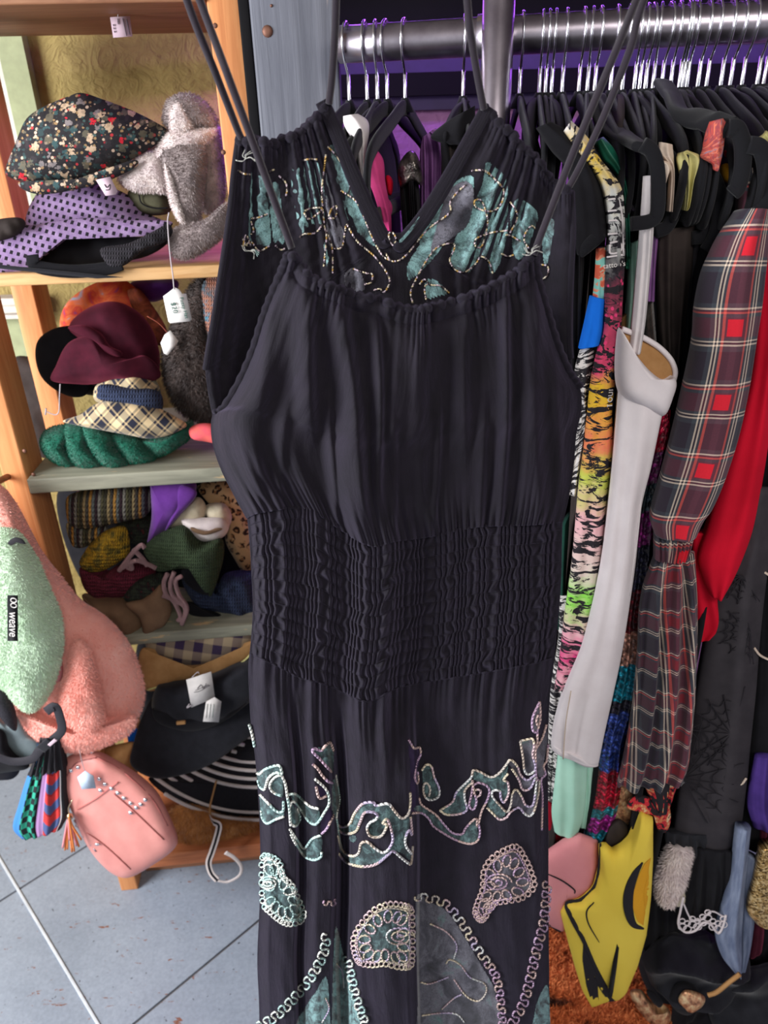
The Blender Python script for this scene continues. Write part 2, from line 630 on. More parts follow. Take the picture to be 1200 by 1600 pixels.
def thread(name, cols, period=0.012, metal=0.15, rough=0.55, twist=0.006):
    t = NT(name)
    s = t.sep(t.uv())
    n = len(cols)
    c = stripes(t, t.math('ADD', s[1], t.math('MULTIPLY', t.noise(t.ob(), 14, 1), .08)), period, [(i / n, k) for i, k in enumerate(cols)])
    h = t.math('SINE', t.math('MULTIPLY', t.math('ADD', t.math('DIVIDE', s[1], twist), s[0]), 6.283))
    return t.done(c, rough, metal, bump=h, bs=0.8, bd=0.0012, spec=0.5)

M['thread'] = thread('variegated_thread', [(196, 186, 176), (214, 200, 176), (198, 172, 176), (178, 164, 190), (206, 206, 204), (186, 170, 156)], 0.16)
M['thread_mint'] = thread('pale_thread', [(196, 212, 204), (222, 222, 214), (170, 200, 196)], 0.10)
M['thread_pink'] = thread('mauve_thread', [(168, 138, 158), (196, 168, 162), (178, 150, 178)], 0.12)
M['thread_fine'] = thread('metallic_thread', [(222, 206, 172), (212, 190, 196), (70, 58, 60), (226, 214, 196), (200, 160, 90), (206, 186, 200), (60, 50, 54)], 0.021, 0.2, 0.4, 0.003)
M['cord'] = cloth('black_cord', (48, 41, 50), (34, 29, 36), 200, sheen=0.3, weave=1600)
# setting
t = NT('mustard_plaster')
nz = t.noise(t.ob(), 7, 5, 0.6)
col = t.ramp(nz, [(0.3, (126, 108, 58)), (0.7, (166, 146, 90))])
rel = t.noise(t.scale(t.ob(), (26, 26, 26)), 1.0, 6, 0.6, 1.6)
M['wall'] = t.done(col, 0.75, bump=rel, bs=0.9, bd=0.012, spec=0.3)
t = NT('mauve_plaster')
nz = t.noise(t.ob(), 6, 4)
col = t.ramp(nz, [(0.3, (120, 78, 124)), (0.7, (158, 108, 152))])
M['wall_mauve'] = t.done(col, 0.8, bump=t.noise(t.ob(), 26, 6, 0.6, 1.6), bs=0.8, bd=0.01)
M['black_paint'] = flat('black_paint', (13, 12, 15), 0.8, spec=0.15)
M['purple_band'] = flat('deep_purple_band', (58, 40, 88), 0.6)
M['pale_green'] = flat('pale_green_paint', (156, 162, 122), 0.7)
M['white_paint'] = flat('white_paint', (206, 200, 188), 0.6)
M['ceiling'] = flat('ceiling_paint', (120, 112, 108), 0.9)
t = NT('blue_grey_floor_paint')
nz = t.noise(t.ob(), 4, 6, 0.6)
col = t.ramp(nz, [(0.3, (124, 132, 144)), (0.7, (144, 151, 162))])
sp = t.noise(t.scale(t.ob(), (1.0, 3.2, 1), rot=0.7), 26, 4, 0.7, 0.3)
chip = t.ramp(sp, [(0.655, 0.0), (0.67, 1.0)])
col = t.mix(chip, col, (120, 76, 60))
sp2 = t.noise(t.scale(t.ob(), (1, 1, 1), (3, 1, 0)), 60, 3, 0.6)
col = t.mix(t.ramp(sp2, [(0.68, 0.0), (0.70, 1.0)]), col, (70, 72, 80))
fine = t.noise(t.ob(), 150, 3)
col = t.mix(0.25, col, t.ramp(fine, [(0.3, (120, 126, 134)), (0.7, (200, 204, 208))]), 'OVERLAY')
M['floor'] = t.done(col, t.ramp(nz, [(0.3, 0.32), (0.7, 0.5)]), bump=t.noise(t.ob(), 60, 5), bs=0.15, bd=0.002, spec=0.45)
M['grout'] = flat('dark_joint', (112, 106, 106), 0.9)
M['seam'] = flat('pale_seam_strip', (196, 200, 206), 0.4)
# wood
M['pine_v'] = wood('orange_pine_upright', (206, 136, 84), (176, 104, 58), (222, 160, 106))
M['pine_x'] = wood('pale_pine_board', (208, 164, 112), (184, 132, 80), (222, 182, 134), 'X')
M['brown_x'] = wood('brown_pine_board', (136, 92, 66), (104, 66, 46), (156, 112, 82), 'X')
M['redwood_x'] = wood('red_brown_base_board', (164, 96, 58), (128, 70, 42), (184, 116, 74), 'X')
t = NT('grey_washed_board')
v = t.scale(t.ob(), (1.4, 30, 30))
g = t.noise(v, 2.4, 5, 0.6, 0.6)
col = t.ramp(g, [(0.3, (112, 110, 96)), (0.7, (146, 144, 126))])
wear = t.ramp(t.noise(t.scale(t.ob(), (9, 60, 60)), 1.5, 3), [(0.66, 0.0), (0.7, 1.0)])
M['greyboard'] = t.done(t.mix(wear, col, (188, 160, 120)), 0.6, bump=g, bs=0.2, bd=0.002)
t = NT('slate_painted_wood')
v = t.scale(t.ob(), (36, 36, 1.3))
g = t.noise(v, 2.0, 5, 0.65, 0.4)
col = t.ramp(g, [(0.3, (80, 82, 92)), (0.65, (108, 110, 120))])
scr = t.ramp(t.noise(t.scale(t.ob(), (70, 70, 2.2)), 1.6, 3, .5), [(0.69, 0.0), (0.73, 1.0)])
col = t.mix(t.math('MULTIPLY', scr, 0.6), col, (176, 158, 146))
M['slate'] = t.done(col, 0.5, bump=g, bs=0.4, bd=0.003)
# metal
t = NT('brushed_steel')
M['steel'] = t.done(t.ramp(t.noise(t.ob(), 30, 4), [(0.3, (150, 142, 152)), (0.7, (186, 178, 188))]), 0.32, 1.0)
t = NT('chrome_wire')
M['chrome'] = t.done((226, 226, 232), t.ramp(t.noise(t.ob(), 60, 2), [(0.3, 0.12), (0.7, 0.3)]), 1.0)
M['rust'] = flat('rusty_screw', (120, 84, 70), 0.6, 0.6)
M['gold_metal'] = flat('pale_gold_metal', (216, 196, 160), 0.25, 1.0)
M['velvet'] = cloth('black_velvet', (29, 29, 33), (20, 20, 24), 300, sheen=0.1, weave=1500)
M['foam'] = cloth('dark_foam', (62, 60, 64), (46, 44, 48), 300, weave=1200)
# paper
M['paper'] = flat('paper_tag', (224, 218, 214), 0.8)
M['paper_pink'] = flat('mauve_paper_tag', (204, 178, 190), 0.8)
M['paper_blue'] = flat('pale_blue_paper_tag', (196, 212, 232), 0.8)
M['ink_green'] = flat('green_ink', (44, 92, 80), 0.8)
M['ink'] = flat('dark_ink', (60, 52, 60), 0.8)
M['string'] = cloth('white_string', (206, 196, 200), None, 200)
# hat and garment stuffs
M['black_cloth'] = cloth('black_cloth', (25, 24, 28), (17, 16, 20), 30, sheen=0.04)
M['black_felt'] = cloth('black_felt', (36, 36, 42), (26, 26, 31), 40, rough=0.8, sheen=0.1, bs=0.5)
M['cobweb'] = cloth('sheer_charcoal', (62, 58, 62), (50, 47, 51), 30)
M['coral'] = cloth('coral_cloth', (224, 104, 92), (206, 76, 96), 40)
M['charcoal'] = cloth('charcoal_cloth', (42, 40, 44), (40, 38, 42), 30)
M['brown_dark'] = cloth('dark_brown_cloth', (58, 50, 48), (44, 38, 36), 30)
M['olive'] = cloth('olive_canvas', (94, 92, 72), None, 40)
M['maroon'] = cloth('maroon_velvet', (70, 18, 34), (44, 10, 22), 25, sheen=0.35, tint=(210, 90, 120))
M['purple_felt'] = cloth('purple_felt', (108, 56, 144), (86, 40, 120), 30, sheen=0.3)
M['brown_suede'] = cloth('brown_suede', (122, 94, 72), (100, 76, 58), 25)
M['white_denim'] = cloth('white_denim', (228, 220, 222), (214, 204, 206), 14, weave=1300)
M['white_cloth'] = cloth('white_cloth', (222, 214, 214), (200, 194, 196), 18)
M['mint_cloth'] = cloth('mint_cloth', (178, 222, 202), (158, 206, 184), 10)
M['green_satin'] = cloth('green_satin', (24, 96, 76), (14, 66, 52), 20, rough=0.4, spec=0.5)
M['dark_green'] = cloth('dark_green_cloth', (26, 62, 52), (16, 44, 38), 20)
M['red_cloth'] = cloth('red_cloth', (206, 14, 44), (180, 8, 34), 8, rough=0.8)
M['red_deep'] = cloth('deep_red_cloth', (150, 14, 34), None, 10)
M['pink_cloth'] = cloth('hot_pink_cloth', (214, 74, 134), (186, 54, 112), 14)
M['salmon_cloth'] = cloth('salmon_pink_cloth', (230, 154, 158), (216, 136, 142), 8)
M['blue_cloth'] = cloth('bright_blue_cloth', (24, 112, 222), (14, 92, 196), 10)
M['purple_dim'] = cloth('dim_purple_cloth', (56, 44, 72), (40, 32, 52), 40)
M['purple_cloth'] = cloth('purple_cloth', (78, 54, 130), (56, 38, 100), 14)
M['lilac_sheer'] = cloth('lilac_sheer', (140, 92, 150), (104, 66, 116), 26, rough=0.5)
M['yellow_cream'] = cloth('cream_yellow_cloth', (204, 196, 132), (176, 170, 112), 40)
M['cream_cloth'] = cloth('cream_cloth', (214, 196, 180), (188, 168, 152), 40)
M['beige_fleece'] = furmat('cream_fleece', (216, 204, 178), (184, 170, 140), 40)
M['black_line'] = flat('black_print', (28, 24, 30), 0.85)
M['tan'] = cloth('tan_lining', (176, 134, 88), (150, 108, 66), 30)
t = NT('silver_foil')
M['foil'] = t.done(t.ramp(t.noise(t.uv(), 40, 4), [(0.35, (40, 38, 40)), (0.6, (150, 140, 134))]), 0.3, 0.8, bump=t.noise(t.uv(), 50, 4), bs=1.0, bd=0.006)
t = NT('gold_foil')
M['gold_foil'] = t.done(t.ramp(t.noise(t.uv(), 55, 4), [(0.35, (96, 62, 48)), (0.48, (206, 150, 112)), (0.62, (240, 208, 160))]), 0.3, 0.45, bump=t.noise(t.uv(), 80, 4), bs=1.0, bd=0.006)
t = NT('gold_sequins')
d = t.vor(t.uv(), 320, out='Color')
M['gold_sequin'] = t.done(t.ramp(t.sep(d)[0], [(0.1, (96, 70, 36)), (0.5, (196, 156, 92)), (0.9, (236, 206, 150))]), 0.3, 0.7, bump=t.sep(d)[1], bs=1.0, bd=0.004)
# furs
M['mint_fur'] = furmat('mint_plush', (196, 216, 190), (170, 196, 164), 16, (212, 228, 208))
M['pink_fur'] = furmat('pink_plush', (242, 172, 158), (228, 148, 134), 12, (246, 192, 180))
M['green_fur'] = furmat('emerald_fur', (22, 96, 76), (10, 60, 46), 30, (50, 130, 106))
M['brown_fur'] = furmat('dark_brown_fur', (66, 54, 50), (36, 28, 28), 35, (92, 80, 74))
M['grey_fur'] = furmat('grey_plush', (150, 136, 134), (112, 100, 100), 30, (186, 174, 170))
M['white_fur'] = furmat('white_plush', (222, 208, 204), (196, 178, 180), 25, (236, 228, 222))
M['amber_fur'] = furmat('amber_fur', (176, 116, 62), (122, 72, 34), 25, (206, 152, 92))
t = NT('tiger_rug_fur')
nz = t.noise(t.scale(t.ob(), (4.0, 16, 1), rot=0.5), 1.6, 4, 0.6, 0.8)
col = t.ramp(nz, [(0.34, (60, 30, 20)), (0.42, (190, 96, 50)), (0.7, (244, 150, 92))])
M['rug'] = t.done(col, 0.9, bump=t.noise(t.ob(), 300, 3), bs=0.8, bd=0.003)
# patterns -------------------------------------------------------
t = NT('dark_floral_print')
w = t.mix(0.02, t.uv(), t.noise(t.uv(), 120, 2, color=True))
vc = t.vor(w, 60, out='Color')
vd = t.vor(w, 60)
ds = t.ramp(t.sep(vc)[0], [(0.0, (48, 42, 46)), (0.16, (196, 168, 140)), (0.28, (52, 78, 80)), (0.46, (206, 34, 52)), (0.57, (92, 86, 72)), (0.74, (44, 60, 62)), (0.86, (128, 118, 118))], True)
msk = t.ramp(vd, [(0.0, 1.0), (0.42, 1.0), (0.46, 0.0)])
c1 = t.mix(msk, (36, 33, 36), ds)
v2 = t.vor(t.scale(t.uv(), 1.0, (.3, .2, 0)), 150, out='Color')
d2 = t.vor(t.scale(t.uv(), 1.0, (.3, .2, 0)), 150)
s2 = t.ramp(t.sep(v2)[1], [(0.0, (30, 28, 32)), (0.45, (198, 172, 150)), (0.62, (64, 88, 86)), (0.78, (178, 50, 56)), (0.84, (150, 120, 84))], True)
m2 = t.math('MULTIPLY', t.ramp(d2, [(0.42, 1.0), (0.48, 0.0)]), t.math('SUBTRACT', 1.0, t.math('MULTIPLY', msk, 0.75)))
M['floral'] = t.done(t.mix(m2, c1, s2), 0.85, bump=t.noise(t.uv(), 900, 2), bs=0.3, bd=0.0005)
t = NT('lilac_crochet')
s = t.sep(t.scale(t.uv(), 1.0, rot=0.25))
P_ = 0.0135
row = t.math('FLOOR', t.math('DIVIDE', s[1], P_))
uu = t.fract(t.math('ADD', s[0], t.math('MULTIPLY', row, P_ * .5)), P_)
vv = t.fract(s[1], P_)
du = t.math('ABSOLUTE', t.math('SUBTRACT', uu, 0.5))
dv = t.math('ABSOLUTE', t.math('SUBTRACT', vv, 0.5))
hole = t.math('LESS_THAN', t.math('MAXIMUM', t.math('MULTIPLY', du, 1.15), dv), 0.26)
col = t.mix(hole, t.ramp(t.noise(t.uv(), 60, 3), [(0.3, (148, 118, 168)), (0.7, (184, 156, 196))]), (34, 28, 38))
M['crochet'] = t.done(col, 0.9, bump=t.math('ADD', t.math('SUBTRACT', 1.0, hole), t.noise(t.uv(), 700, 2)), bs=1.0, bd=0.004)

def knit(name, cols, sc=1.0, stripe=0.0, ribs=0.010, seed=0.0, dots=None):
    t = NT(name)
    s = t.sep(t.uv())
    nz = t.noise(t.scale(t.uv(), 1, (seed, seed, 0)), 45 * sc, 4, 0.7)
    n = len(cols)
    if stripe:
        c = t.ramp(t.math('ADD', t.fract(s[0], stripe), t.math('MULTIPLY', t.math('SUBTRACT', nz, .5), .12)), [(i / n, k) for i, k in enumerate(cols)], True)
    else:
        c = t.ramp(nz, [(0.25 + 0.5 * i / max(1, n - 1), k) for i, k in enumerate(cols)])
    if dots:
        c = t.mix(t.ramp(t.vor(t.uv(), 55), [(0.28, 1.0), (0.34, 0.0)]), c, dots)
    a = t.math('SINE', t.math('MULTIPLY', s[0], 6.283 / ribs))
    b = t.math('SINE', t.math('MULTIPLY', t.math('ADD', s[1], t.math('MULTIPLY', t.math('ABSOLUTE', a), ribs * .5)), 6.283 / (ribs * .8)))
    h = t.math('ADD', t.math('MULTIPLY', t.math('ABSOLUTE', a), 1.2), t.math('MULTIPLY', b, 0.5))
    c = t.mix(t.math('MULTIPLY', t.math('LESS_THAN', t.math('ABSOLUTE', a), 0.25), 0.45), c, (20, 16, 18))
    return t.done(c, 0.95, bump=h, bs=1.0, bd=0.0035)

M['knit_stripe'] = knit('striped_marled_knit', [(62, 58, 44), (152, 132, 92), (70, 66, 60), (176, 128, 60), (96, 100, 96), (52, 34, 40), (130, 126, 116), (84, 80, 56)], 1, 0.052, 0.013)
M['knit_yellow'] = knit('yellow_green_knit', [(46, 40, 30), (112, 98, 40), (206, 160, 40), (86, 60, 40)], 1.2, 0, 0.010, 3)
M['knit_green'] = knit('forest_green_knit', [(40, 52, 36), (66, 82, 56), (54, 68, 44)], 0.8, 0, 0.009, 5)
M['knit_maroon'] = knit('maroon_knit', [(58, 16, 26), (112, 34, 54), (84, 24, 38)], 0.8, 0, 0.010, 6)
M['knit_navy'] = knit('navy_knit', [(28, 32, 50), (52, 62, 90), (38, 46, 70)], 0.8, 0, 0.011, 7)
M['knit_floral'] = knit('dark_flecked_knit', [(22, 20, 22), (58, 66, 50), (30, 28, 30), (150, 50, 48)], 1.5, 0, 0.009, 8)
M['knit_grey_blue'] = knit('grey_blue_orange_knit', [(60, 64, 74), (94, 112, 124), (176, 116, 92), (70, 140, 164), (56, 58, 68)], 0.5, 0, 0.009, 9)
M['knit_black'] = knit('black_knit', [(30, 28, 32), (48, 44, 50), (36, 34, 38)], 0.8, 0, 0.010, 10)
M['yarn_pink'] = knit('pink_yarn', [(190, 140, 146), (224, 176, 176), (206, 158, 160)], 2, 0, 0.006, 11)
t = NT('tie_dye')
nz = t.noise(t.uv(), 22, 4, 0.6, 1.5)
M['tiedye'] = t.done(t.ramp(nz, [(0.28, (96, 70, 140)), (0.40, (206, 66, 56)), (0.52, (226, 112, 60)), (0.60, (214, 120, 100)), (0.68, (120, 190, 220)), (0.78, (92, 60, 130))]), 0.9)
t = NT('rust_tie_dye')
M['rust_dye'] = t.done(t.ramp(t.noise(t.uv(), 30, 4, 0.6, 1.0), [(0.3, (70, 34, 24)), (0.55, (150, 74, 48)), (0.7, (106, 56, 90))]), 0.9)
t = NT('leopard_print')
nz = t.noise(t.uv(), 60, 2, color=True)
w = t.mix(0.012, t.uv(), nz)
vd = t.vor(w, 62)
ring = t.ramp(vd, [(0.0, (150, 104, 66)), (0.22, (46, 26, 20)), (0.46, (204, 170, 128))], True)
brk = t.ramp(t.noise(t.uv(), 90, 2), [(0.42, 1.0), (0.5, 0.0)])
M['leopard'] = t.done(t.mix(brk, ring, (204, 168, 124)), 0.9, sheen=0.2)

def plaid(name, rot, pu, pv, ustops, vstops, accent=None, fac=0.5, rough=0.85, sh=0.0):
    t = NT(name)
    s = t.sep(t.scale(t.uv(), 1.0, rot=rot))
    v = t.math('ADD', s[1], t.math('MULTIPLY', s[0], sh)) if sh else s[1]
    cu = stripes(t, s[0], pu, ustops)
    cv = stripes(t, v, pv, vstops)
    c = t.mix(fac, cu, cv)
    if accent:
        (a0, a1), (b0, b1), ac = accent
        fu, fv = t.fract(s[0], pu), t.fract(v, pv)
        k = t.math('MULTIPLY', t.math('MULTIPLY', t.math('GREATER_THAN', fu, a0), t.math('LESS_THAN', fu, a1)),
                   t.math('MULTIPLY', t.math('GREATER_THAN', fv, b0), t.math('LESS_THAN', fv, b1)))
        c = t.mix(k, c, ac)
    c = t.mix(0.2, c, t.ramp(t.noise(t.uv(), 500, 2), [(0.3, (110, 110, 110)), (0.7, (170, 170, 170))]), 'OVERLAY')
    return t.done(c, rough, bump=t.noise(t.uv(), 900, 2), bs=0.25, bd=0.0005, sheen=0.15)

M['plaid_cream'] = plaid('navy_cream_plaid', 0.75, 0.042, 0.042,
                         [(0, (30, 32, 52)), (.34, (196, 170, 126)), (.42, (36, 36, 50)), (.50, (226, 204, 162)), (.82, (44, 44, 60)), (.92, (206, 180, 136))],
                         [(0, (30, 32, 50)), (.32, (200, 174, 130)), (.40, (40, 38, 48)), (.48, (220, 196, 152)), (.8, (40, 40, 58)), (.92, (210, 184, 140))])
M['gingham'] = plaid('purple_gingham', 0.15, 0.042, 0.042, [(0, (58, 40, 72)), (.5, (168, 148, 118))], [(0, (52, 36, 66)), (.5, (172, 150, 122))])
W_, R_, G_, K_ = (236, 216, 196), (226, 92, 82), (62, 68, 76), (44, 36, 48)
B_ = (100, 44, 58)
us = [(0, K_), (.16, G_), (.22, W_), (.243, K_), (.27, W_), (.293, G_), (.33, R_), (.37, B_), (.47, (112, 52, 66)), (.56, B_), (.66, R_), (.69, G_), (.73, W_), (.753, K_), (.78, W_), (.803, G_), (.86, K_)]
vs = [(0, K_), (.26, G_), (.33, W_), (.352, K_), (.38, W_), (.402, G_), (.44, B_), (.70, G_), (.75, R_), (.772, B_), (.80, W_), (.822, G_), (.88, K_)]
M['plaid_red'] = plaid('red_grey_plaid', 0.0, 0.070, 0.083, us, vs, ((.40, .61), (.46, .68), (206, 26, 46)), 0.5)
M['plaid_red_b'] = plaid('red_grey_plaid_bias', -0.08, 0.074, 0.070, us, vs, ((.40, .61), (.46, .68), (124, 34, 46)), 0.5)
# graffiti print
t = NT('graffiti_print')
s = t.sep(t.uv())
zone = t.math('ADD', t.math('MULTIPLY', s[1], -1.0), t.math('MULTIPLY', t.math('SUBTRACT', t.noise(t.uv(), 45, 3, 0.7), .5), .10))
zc = t.ramp(zone, [(0.0, (205, 200, 196)), (0.04, (214, 178, 52)), (0.10, (190, 190, 186)), (0.17, (46, 40, 48)), (0.27, (220, 70, 110)), (0.31, (228, 186, 46)),
                   (0.37, (230, 120, 90)), (0.42, (190, 200, 80)), (0.48, (226, 170, 176)), (0.55, (214, 196, 186)), (0.60, (130, 210, 70)), (0.65, (226, 176, 184)), (0.70, (214, 56, 122)), (0.76, (228, 188, 192))])
ink = t.ramp(t.noise(t.scale(t.uv(), (1, 2.0, 1), rot=0.3), 34, 4, 0.65, 1.8), [(0.52, 0.0), (0.54, 1.0)])
dot = t.ramp(t.vor(t.uv(), 120), [(0.22, 1.0), (0.3, 0.0)])
c = t.mix(ink, zc, (32, 28, 34))
c = t.mix(t.math('MULTIPLY', dot, t.math('LESS_THAN', t.math('ABSOLUTE', t.math('SUBTRACT', zone, .22)), .05)), c, (226, 60, 116))
M['graffiti'] = t.done(c, 0.8)
t = NT('black_white_print')
ink = t.ramp(t.noise(t.scale(t.uv(), (1, 2.5, 1), rot=.6), 36, 4, 0.7, 2), [(0.47, 0.0), (0.5, 1.0)])
M['bwprint'] = t.done(t.mix(ink, (210, 204, 200), (30, 27, 32)), 0.8)
t = NT('orange_teal_print')
M['orangeteal'] = t.done(t.ramp(t.noise(t.uv(), 60, 2, .5, 1.5), [(0.4, (206, 92, 66)), (0.48, (220, 140, 110)), (0.52, (130, 190, 176))], True), 0.8)
t = NT('red_paisley_print')
nz = t.noise(t.uv(), 40, 3, 0.6, 3.0)
M['paisley_red'] = t.done(t.ramp(nz, [(0.32, (88, 60, 80)), (0.42, (196, 76, 60)), (0.5, (140, 64, 74)), (0.56, (214, 110, 80)), (0.66, (130, 110, 130))]), 0.8)
t = NT('sequin_bands')
s = t.sep(t.uv())
d = t.vor(t.uv(), 180, out='Color')
dd = t.vor(t.uv(), 180)
z = t.math('ADD', t.math('MULTIPLY', s[1], -1.0), t.math('MULTIPLY', s[0], 0.25))
bc = t.ramp(z, [(0, (214, 20, 70)), (.055, (130, 30, 110)), (.10, (40, 60, 70)), (.14, (150, 36, 130)), (.19, (36, 36, 60)), (.26, (110, 20, 34)), (.33, (206, 150, 130)), (.39, (30, 170, 200)),
                (.455, (50, 46, 60)), (.48, (70, 96, 190)), (.56, (50, 80, 170)), (.60, (206, 24, 60)), (.68, (60, 170, 190)), (.70, (190, 50, 170)), (.735, (40, 160, 190)), (.765, (190, 60, 176)), (.80, (34, 30, 38)), (.87, (60, 90, 190)), (.90, (200, 20, 40))], True)
k = t.ramp(t.sep(d)[0], [(0.0, 0.35), (0.6, 1.0), (0.9, 1.6)])
edge = t.ramp(dd, [(0.38, 1.0), (0.5, 0.35)])
c = t.mix(1.0, t.mix(1.0, bc, k, 'MULTIPLY'), edge, 'MULTIPLY')
M['sequins'] = t.done(c, 0.3, 0.25, bump=t.math('MULTIPLY', dd, -1.0), bs=0.8, bd=0.003, spec=0.8)
t = NT('green_sequins')
d = t.vor(t.uv(), 300, out='Color')
M['green_sequin'] = t.done(t.ramp(t.sep(d)[0], [(0.1, (8, 50, 36)), (0.7, (22, 110, 80)), (0.95, (90, 190, 150))]), 0.3, 0.5, bump=t.sep(d)[1], bs=0.8, bd=0.003)
t = NT('floral_ruffle_print')
M['ruffle'] = t.done(t.ramp(t.noise(t.uv(), 50, 3, .6), [(0.35, (36, 26, 30)), (0.48, (190, 40, 50)), (0.55, (206, 120, 80)), (0.62, (224, 190, 150)), (0.7, (60, 40, 40))], True), 0.85)
t = NT('denim')
s = t.sep(t.uv())
M['denim'] = t.done(t.ramp(t.noise(t.scale(t.uv(), (60, 8, 1)), 2, 4), [(0.3, (86, 96, 122)), (0.7, (128, 138, 160))]), 0.9, bump=t.noise(t.uv(), 900, 2), bs=0.4, bd=0.0006)
t = NT('woven_ikat')
s = t.sep(t.uv())
u = t.math('MULTIPLY', s[0], 1.0)
zz = t.math('ABSOLUTE', t.math('SUBTRACT', t.fract(u, 0.034), 0.5))
vz = t.fract(t.math('ADD', s[1], t.math('MULTIPLY', zz, 0.05)), 0.062)
red = t.ramp(vz, [(0, (70, 84, 128)), (.45, (196, 54, 52)), (.9, (150, 36, 40))], True)
chk = t.math('MODULO', t.math('ADD', t.math('FLOOR', t.math('DIVIDE', s[1], 0.018)), t.math('FLOOR', t.math('DIVIDE', u, 0.009))), 2.0)
grn = t.mix(t.math('ABSOLUTE', chk), (22, 30, 34), (44, 150, 124))
band = t.ramp(u, [(0, (58, 118, 176)), (.012, (214, 190, 170)), (.015, (0, 0, 0)), (.040, (196, 150, 204)), (.052, (214, 170, 120)), (.055, (255, 255, 255)), (.084, (30, 30, 34)), (.098, (196, 150, 204))], True)
isg = t.math('MULTIPLY', t.math('GREATER_THAN', u, 0.015), t.math('LESS_THAN', u, 0.040))
isr = t.math('MULTIPLY', t.math('GREATER_THAN', u, 0.055), t.math('LESS_THAN', u, 0.084))
M['ikat'] = t.done(t.mix(isr, t.mix(isg, band, grn), red), 0.8)
t = NT('pink_leather')
nz = t.noise(t.uv(), 14, 4)
M['pink_leather'] = t.done(t.ramp(nz, [(0.3, (214, 136, 128)), (0.7, (232, 156, 146))]), 0.42, bump=t.noise(t.uv(), 260, 4), bs=0.2, bd=0.001, spec=0.45)
M['pink_seam'] = flat('pink_leather_seam', (178, 100, 96), 0.5)
M['yellow_print'] = cloth('yellow_cloth', (240, 212, 84), (232, 200, 70), 6, rough=0.7)
M['amber_print'] = cloth('amber_cloth', (226, 164, 40), (216, 152, 34), 6, rough=0.7)
M['straw_white'] = cloth('white_straw', (206, 194, 190), (176, 164, 160), 120)
M['straw_black'] = cloth('black_straw', (30, 28, 32), (22, 20, 24), 120)
M['orange_yarn'] = cloth('orange_yarn', (226, 146, 76), (206, 112, 70), 60)
M['lace'] = cloth('white_lace', (226, 216, 216), (186, 174, 176), 90)
M['mesh_black'] = cloth('black_mesh', (58, 56, 62), (34, 32, 36), 300, rough=0.6)
M['clear_grey'] = cloth('grey_vinyl', (120, 132, 134), (96, 106, 110), 12, rough=0.3, spec=0.5)

# ---------------------------------------------------------------- the setting
S0, SS = 1.307, 0.087                      # front plane of the shelf unit: y = S0 + SS*x
WALL_Y = 1.74

def sh(px, py, d=0.0):
    """a point on an upright plane d metres behind the shelf front"""
    return at(px, py, S0 + d, SS)

sx_ = Vector((1, SS, 0)).normalized()      # along the shelf front
sd_ = Vector((-SS, 1, 0)).normalized()     # into the shelf

fl = box(-2.4, 2.6, -1.6, WALL_Y + .05, -0.05, -0.006)
floor = structure('floor', fl, M['grout'])
# tiles laid askew
A0 = on_floor(28, 1390)
d1 = (on_floor(155, 1600) - on_floor(0, 1340)).normalized()
d2 = Vector((-d1.y, d1.x, 0))
B0 = on_floor(305, 1520)
TL = abs((B0 - A0).dot(d1))
TW = 0.62
tiles = []
for i in range(-2, 6):
    for j in range(-2, 5):
        a = A0 + d1 * TL * i + d2 * TW * j
        c = a + d1 * TL / 2 + d2 * TW / 2
        if -1.9 < c.x < 2.0 and -0.6 < c.y < WALL_Y + 0.2:
            g = 0.0028
            q = [a + d1 * g + d2 * g, a + d1 * (TL - g) + d2 * g, a + d1 * (TL - g) + d2 * (TW - g), a + d1 * g + d2 * (TW - g)]
            h = random.uniform(-0.0006, 0.0006)
            q = [Vector((p.x, min(p.y, WALL_Y - .005), 0)) for p in q]
            part('tile', hexa([p + Vector((0, 0, -0.008)) for p in q] + [p + Vector((0, 0, h)) for p in q], 0.0015), M['floor'], floor, smooth=False)
a, b = A0 - d1 * 1.2, A0 + d1 * 1.6
n2 = d2 * 0.0032
part('seam_strip', hexa([a - n2 - Vector((0, 0, .006)), b - n2 - Vector((0, 0, .006)), b + n2 - Vector((0, 0, .006)), a + n2 - Vector((0, 0, .006)),
                         a - n2 + Vector((0, 0, .0025)), b - n2 + Vector((0, 0, .0025)), b + n2 + Vector((0, 0, .0025)), a + n2 + Vector((0, 0, .0025))], 0.001),
     M['seam'], floor, label='pale raised strip along one tile joint')

structure('wall_back', box(-2.4, -0.13, WALL_Y, WALL_Y + .08, 0, 2.6), M['wall'])
structure('wall_rack', box(-0.13, 2.6, WALL_Y, WALL_Y + .08, 0, 2.6), M['wall_mauve'])
structure('wall_right', box(2.52, 2.6, 0.2, WALL_Y, 0, 2.6), M['wall_mauve'])
structure('ceiling', box(-2.4, 2.6, -0.9, WALL_Y + .08, 2.6, 2.66), M['ceiling'])
zb = lambda y: at(650, y, WALL_Y - .03).z
structure('trim_1', box(-0.13, 2.5, WALL_Y - .035, WALL_Y - .002, zb(76), 2.6), M['black_paint'])
structure('trim_2', box(-0.13, 2.5, WALL_Y - .020, WALL_Y - .002, zb(172), zb(76)), M['purple_band'])  # wall band coloured deep purple
structure('trim_3', box(-0.13, 2.5, WALL_Y - .045, WALL_Y - .002, zb(150), zb(114)), M['black_paint'])
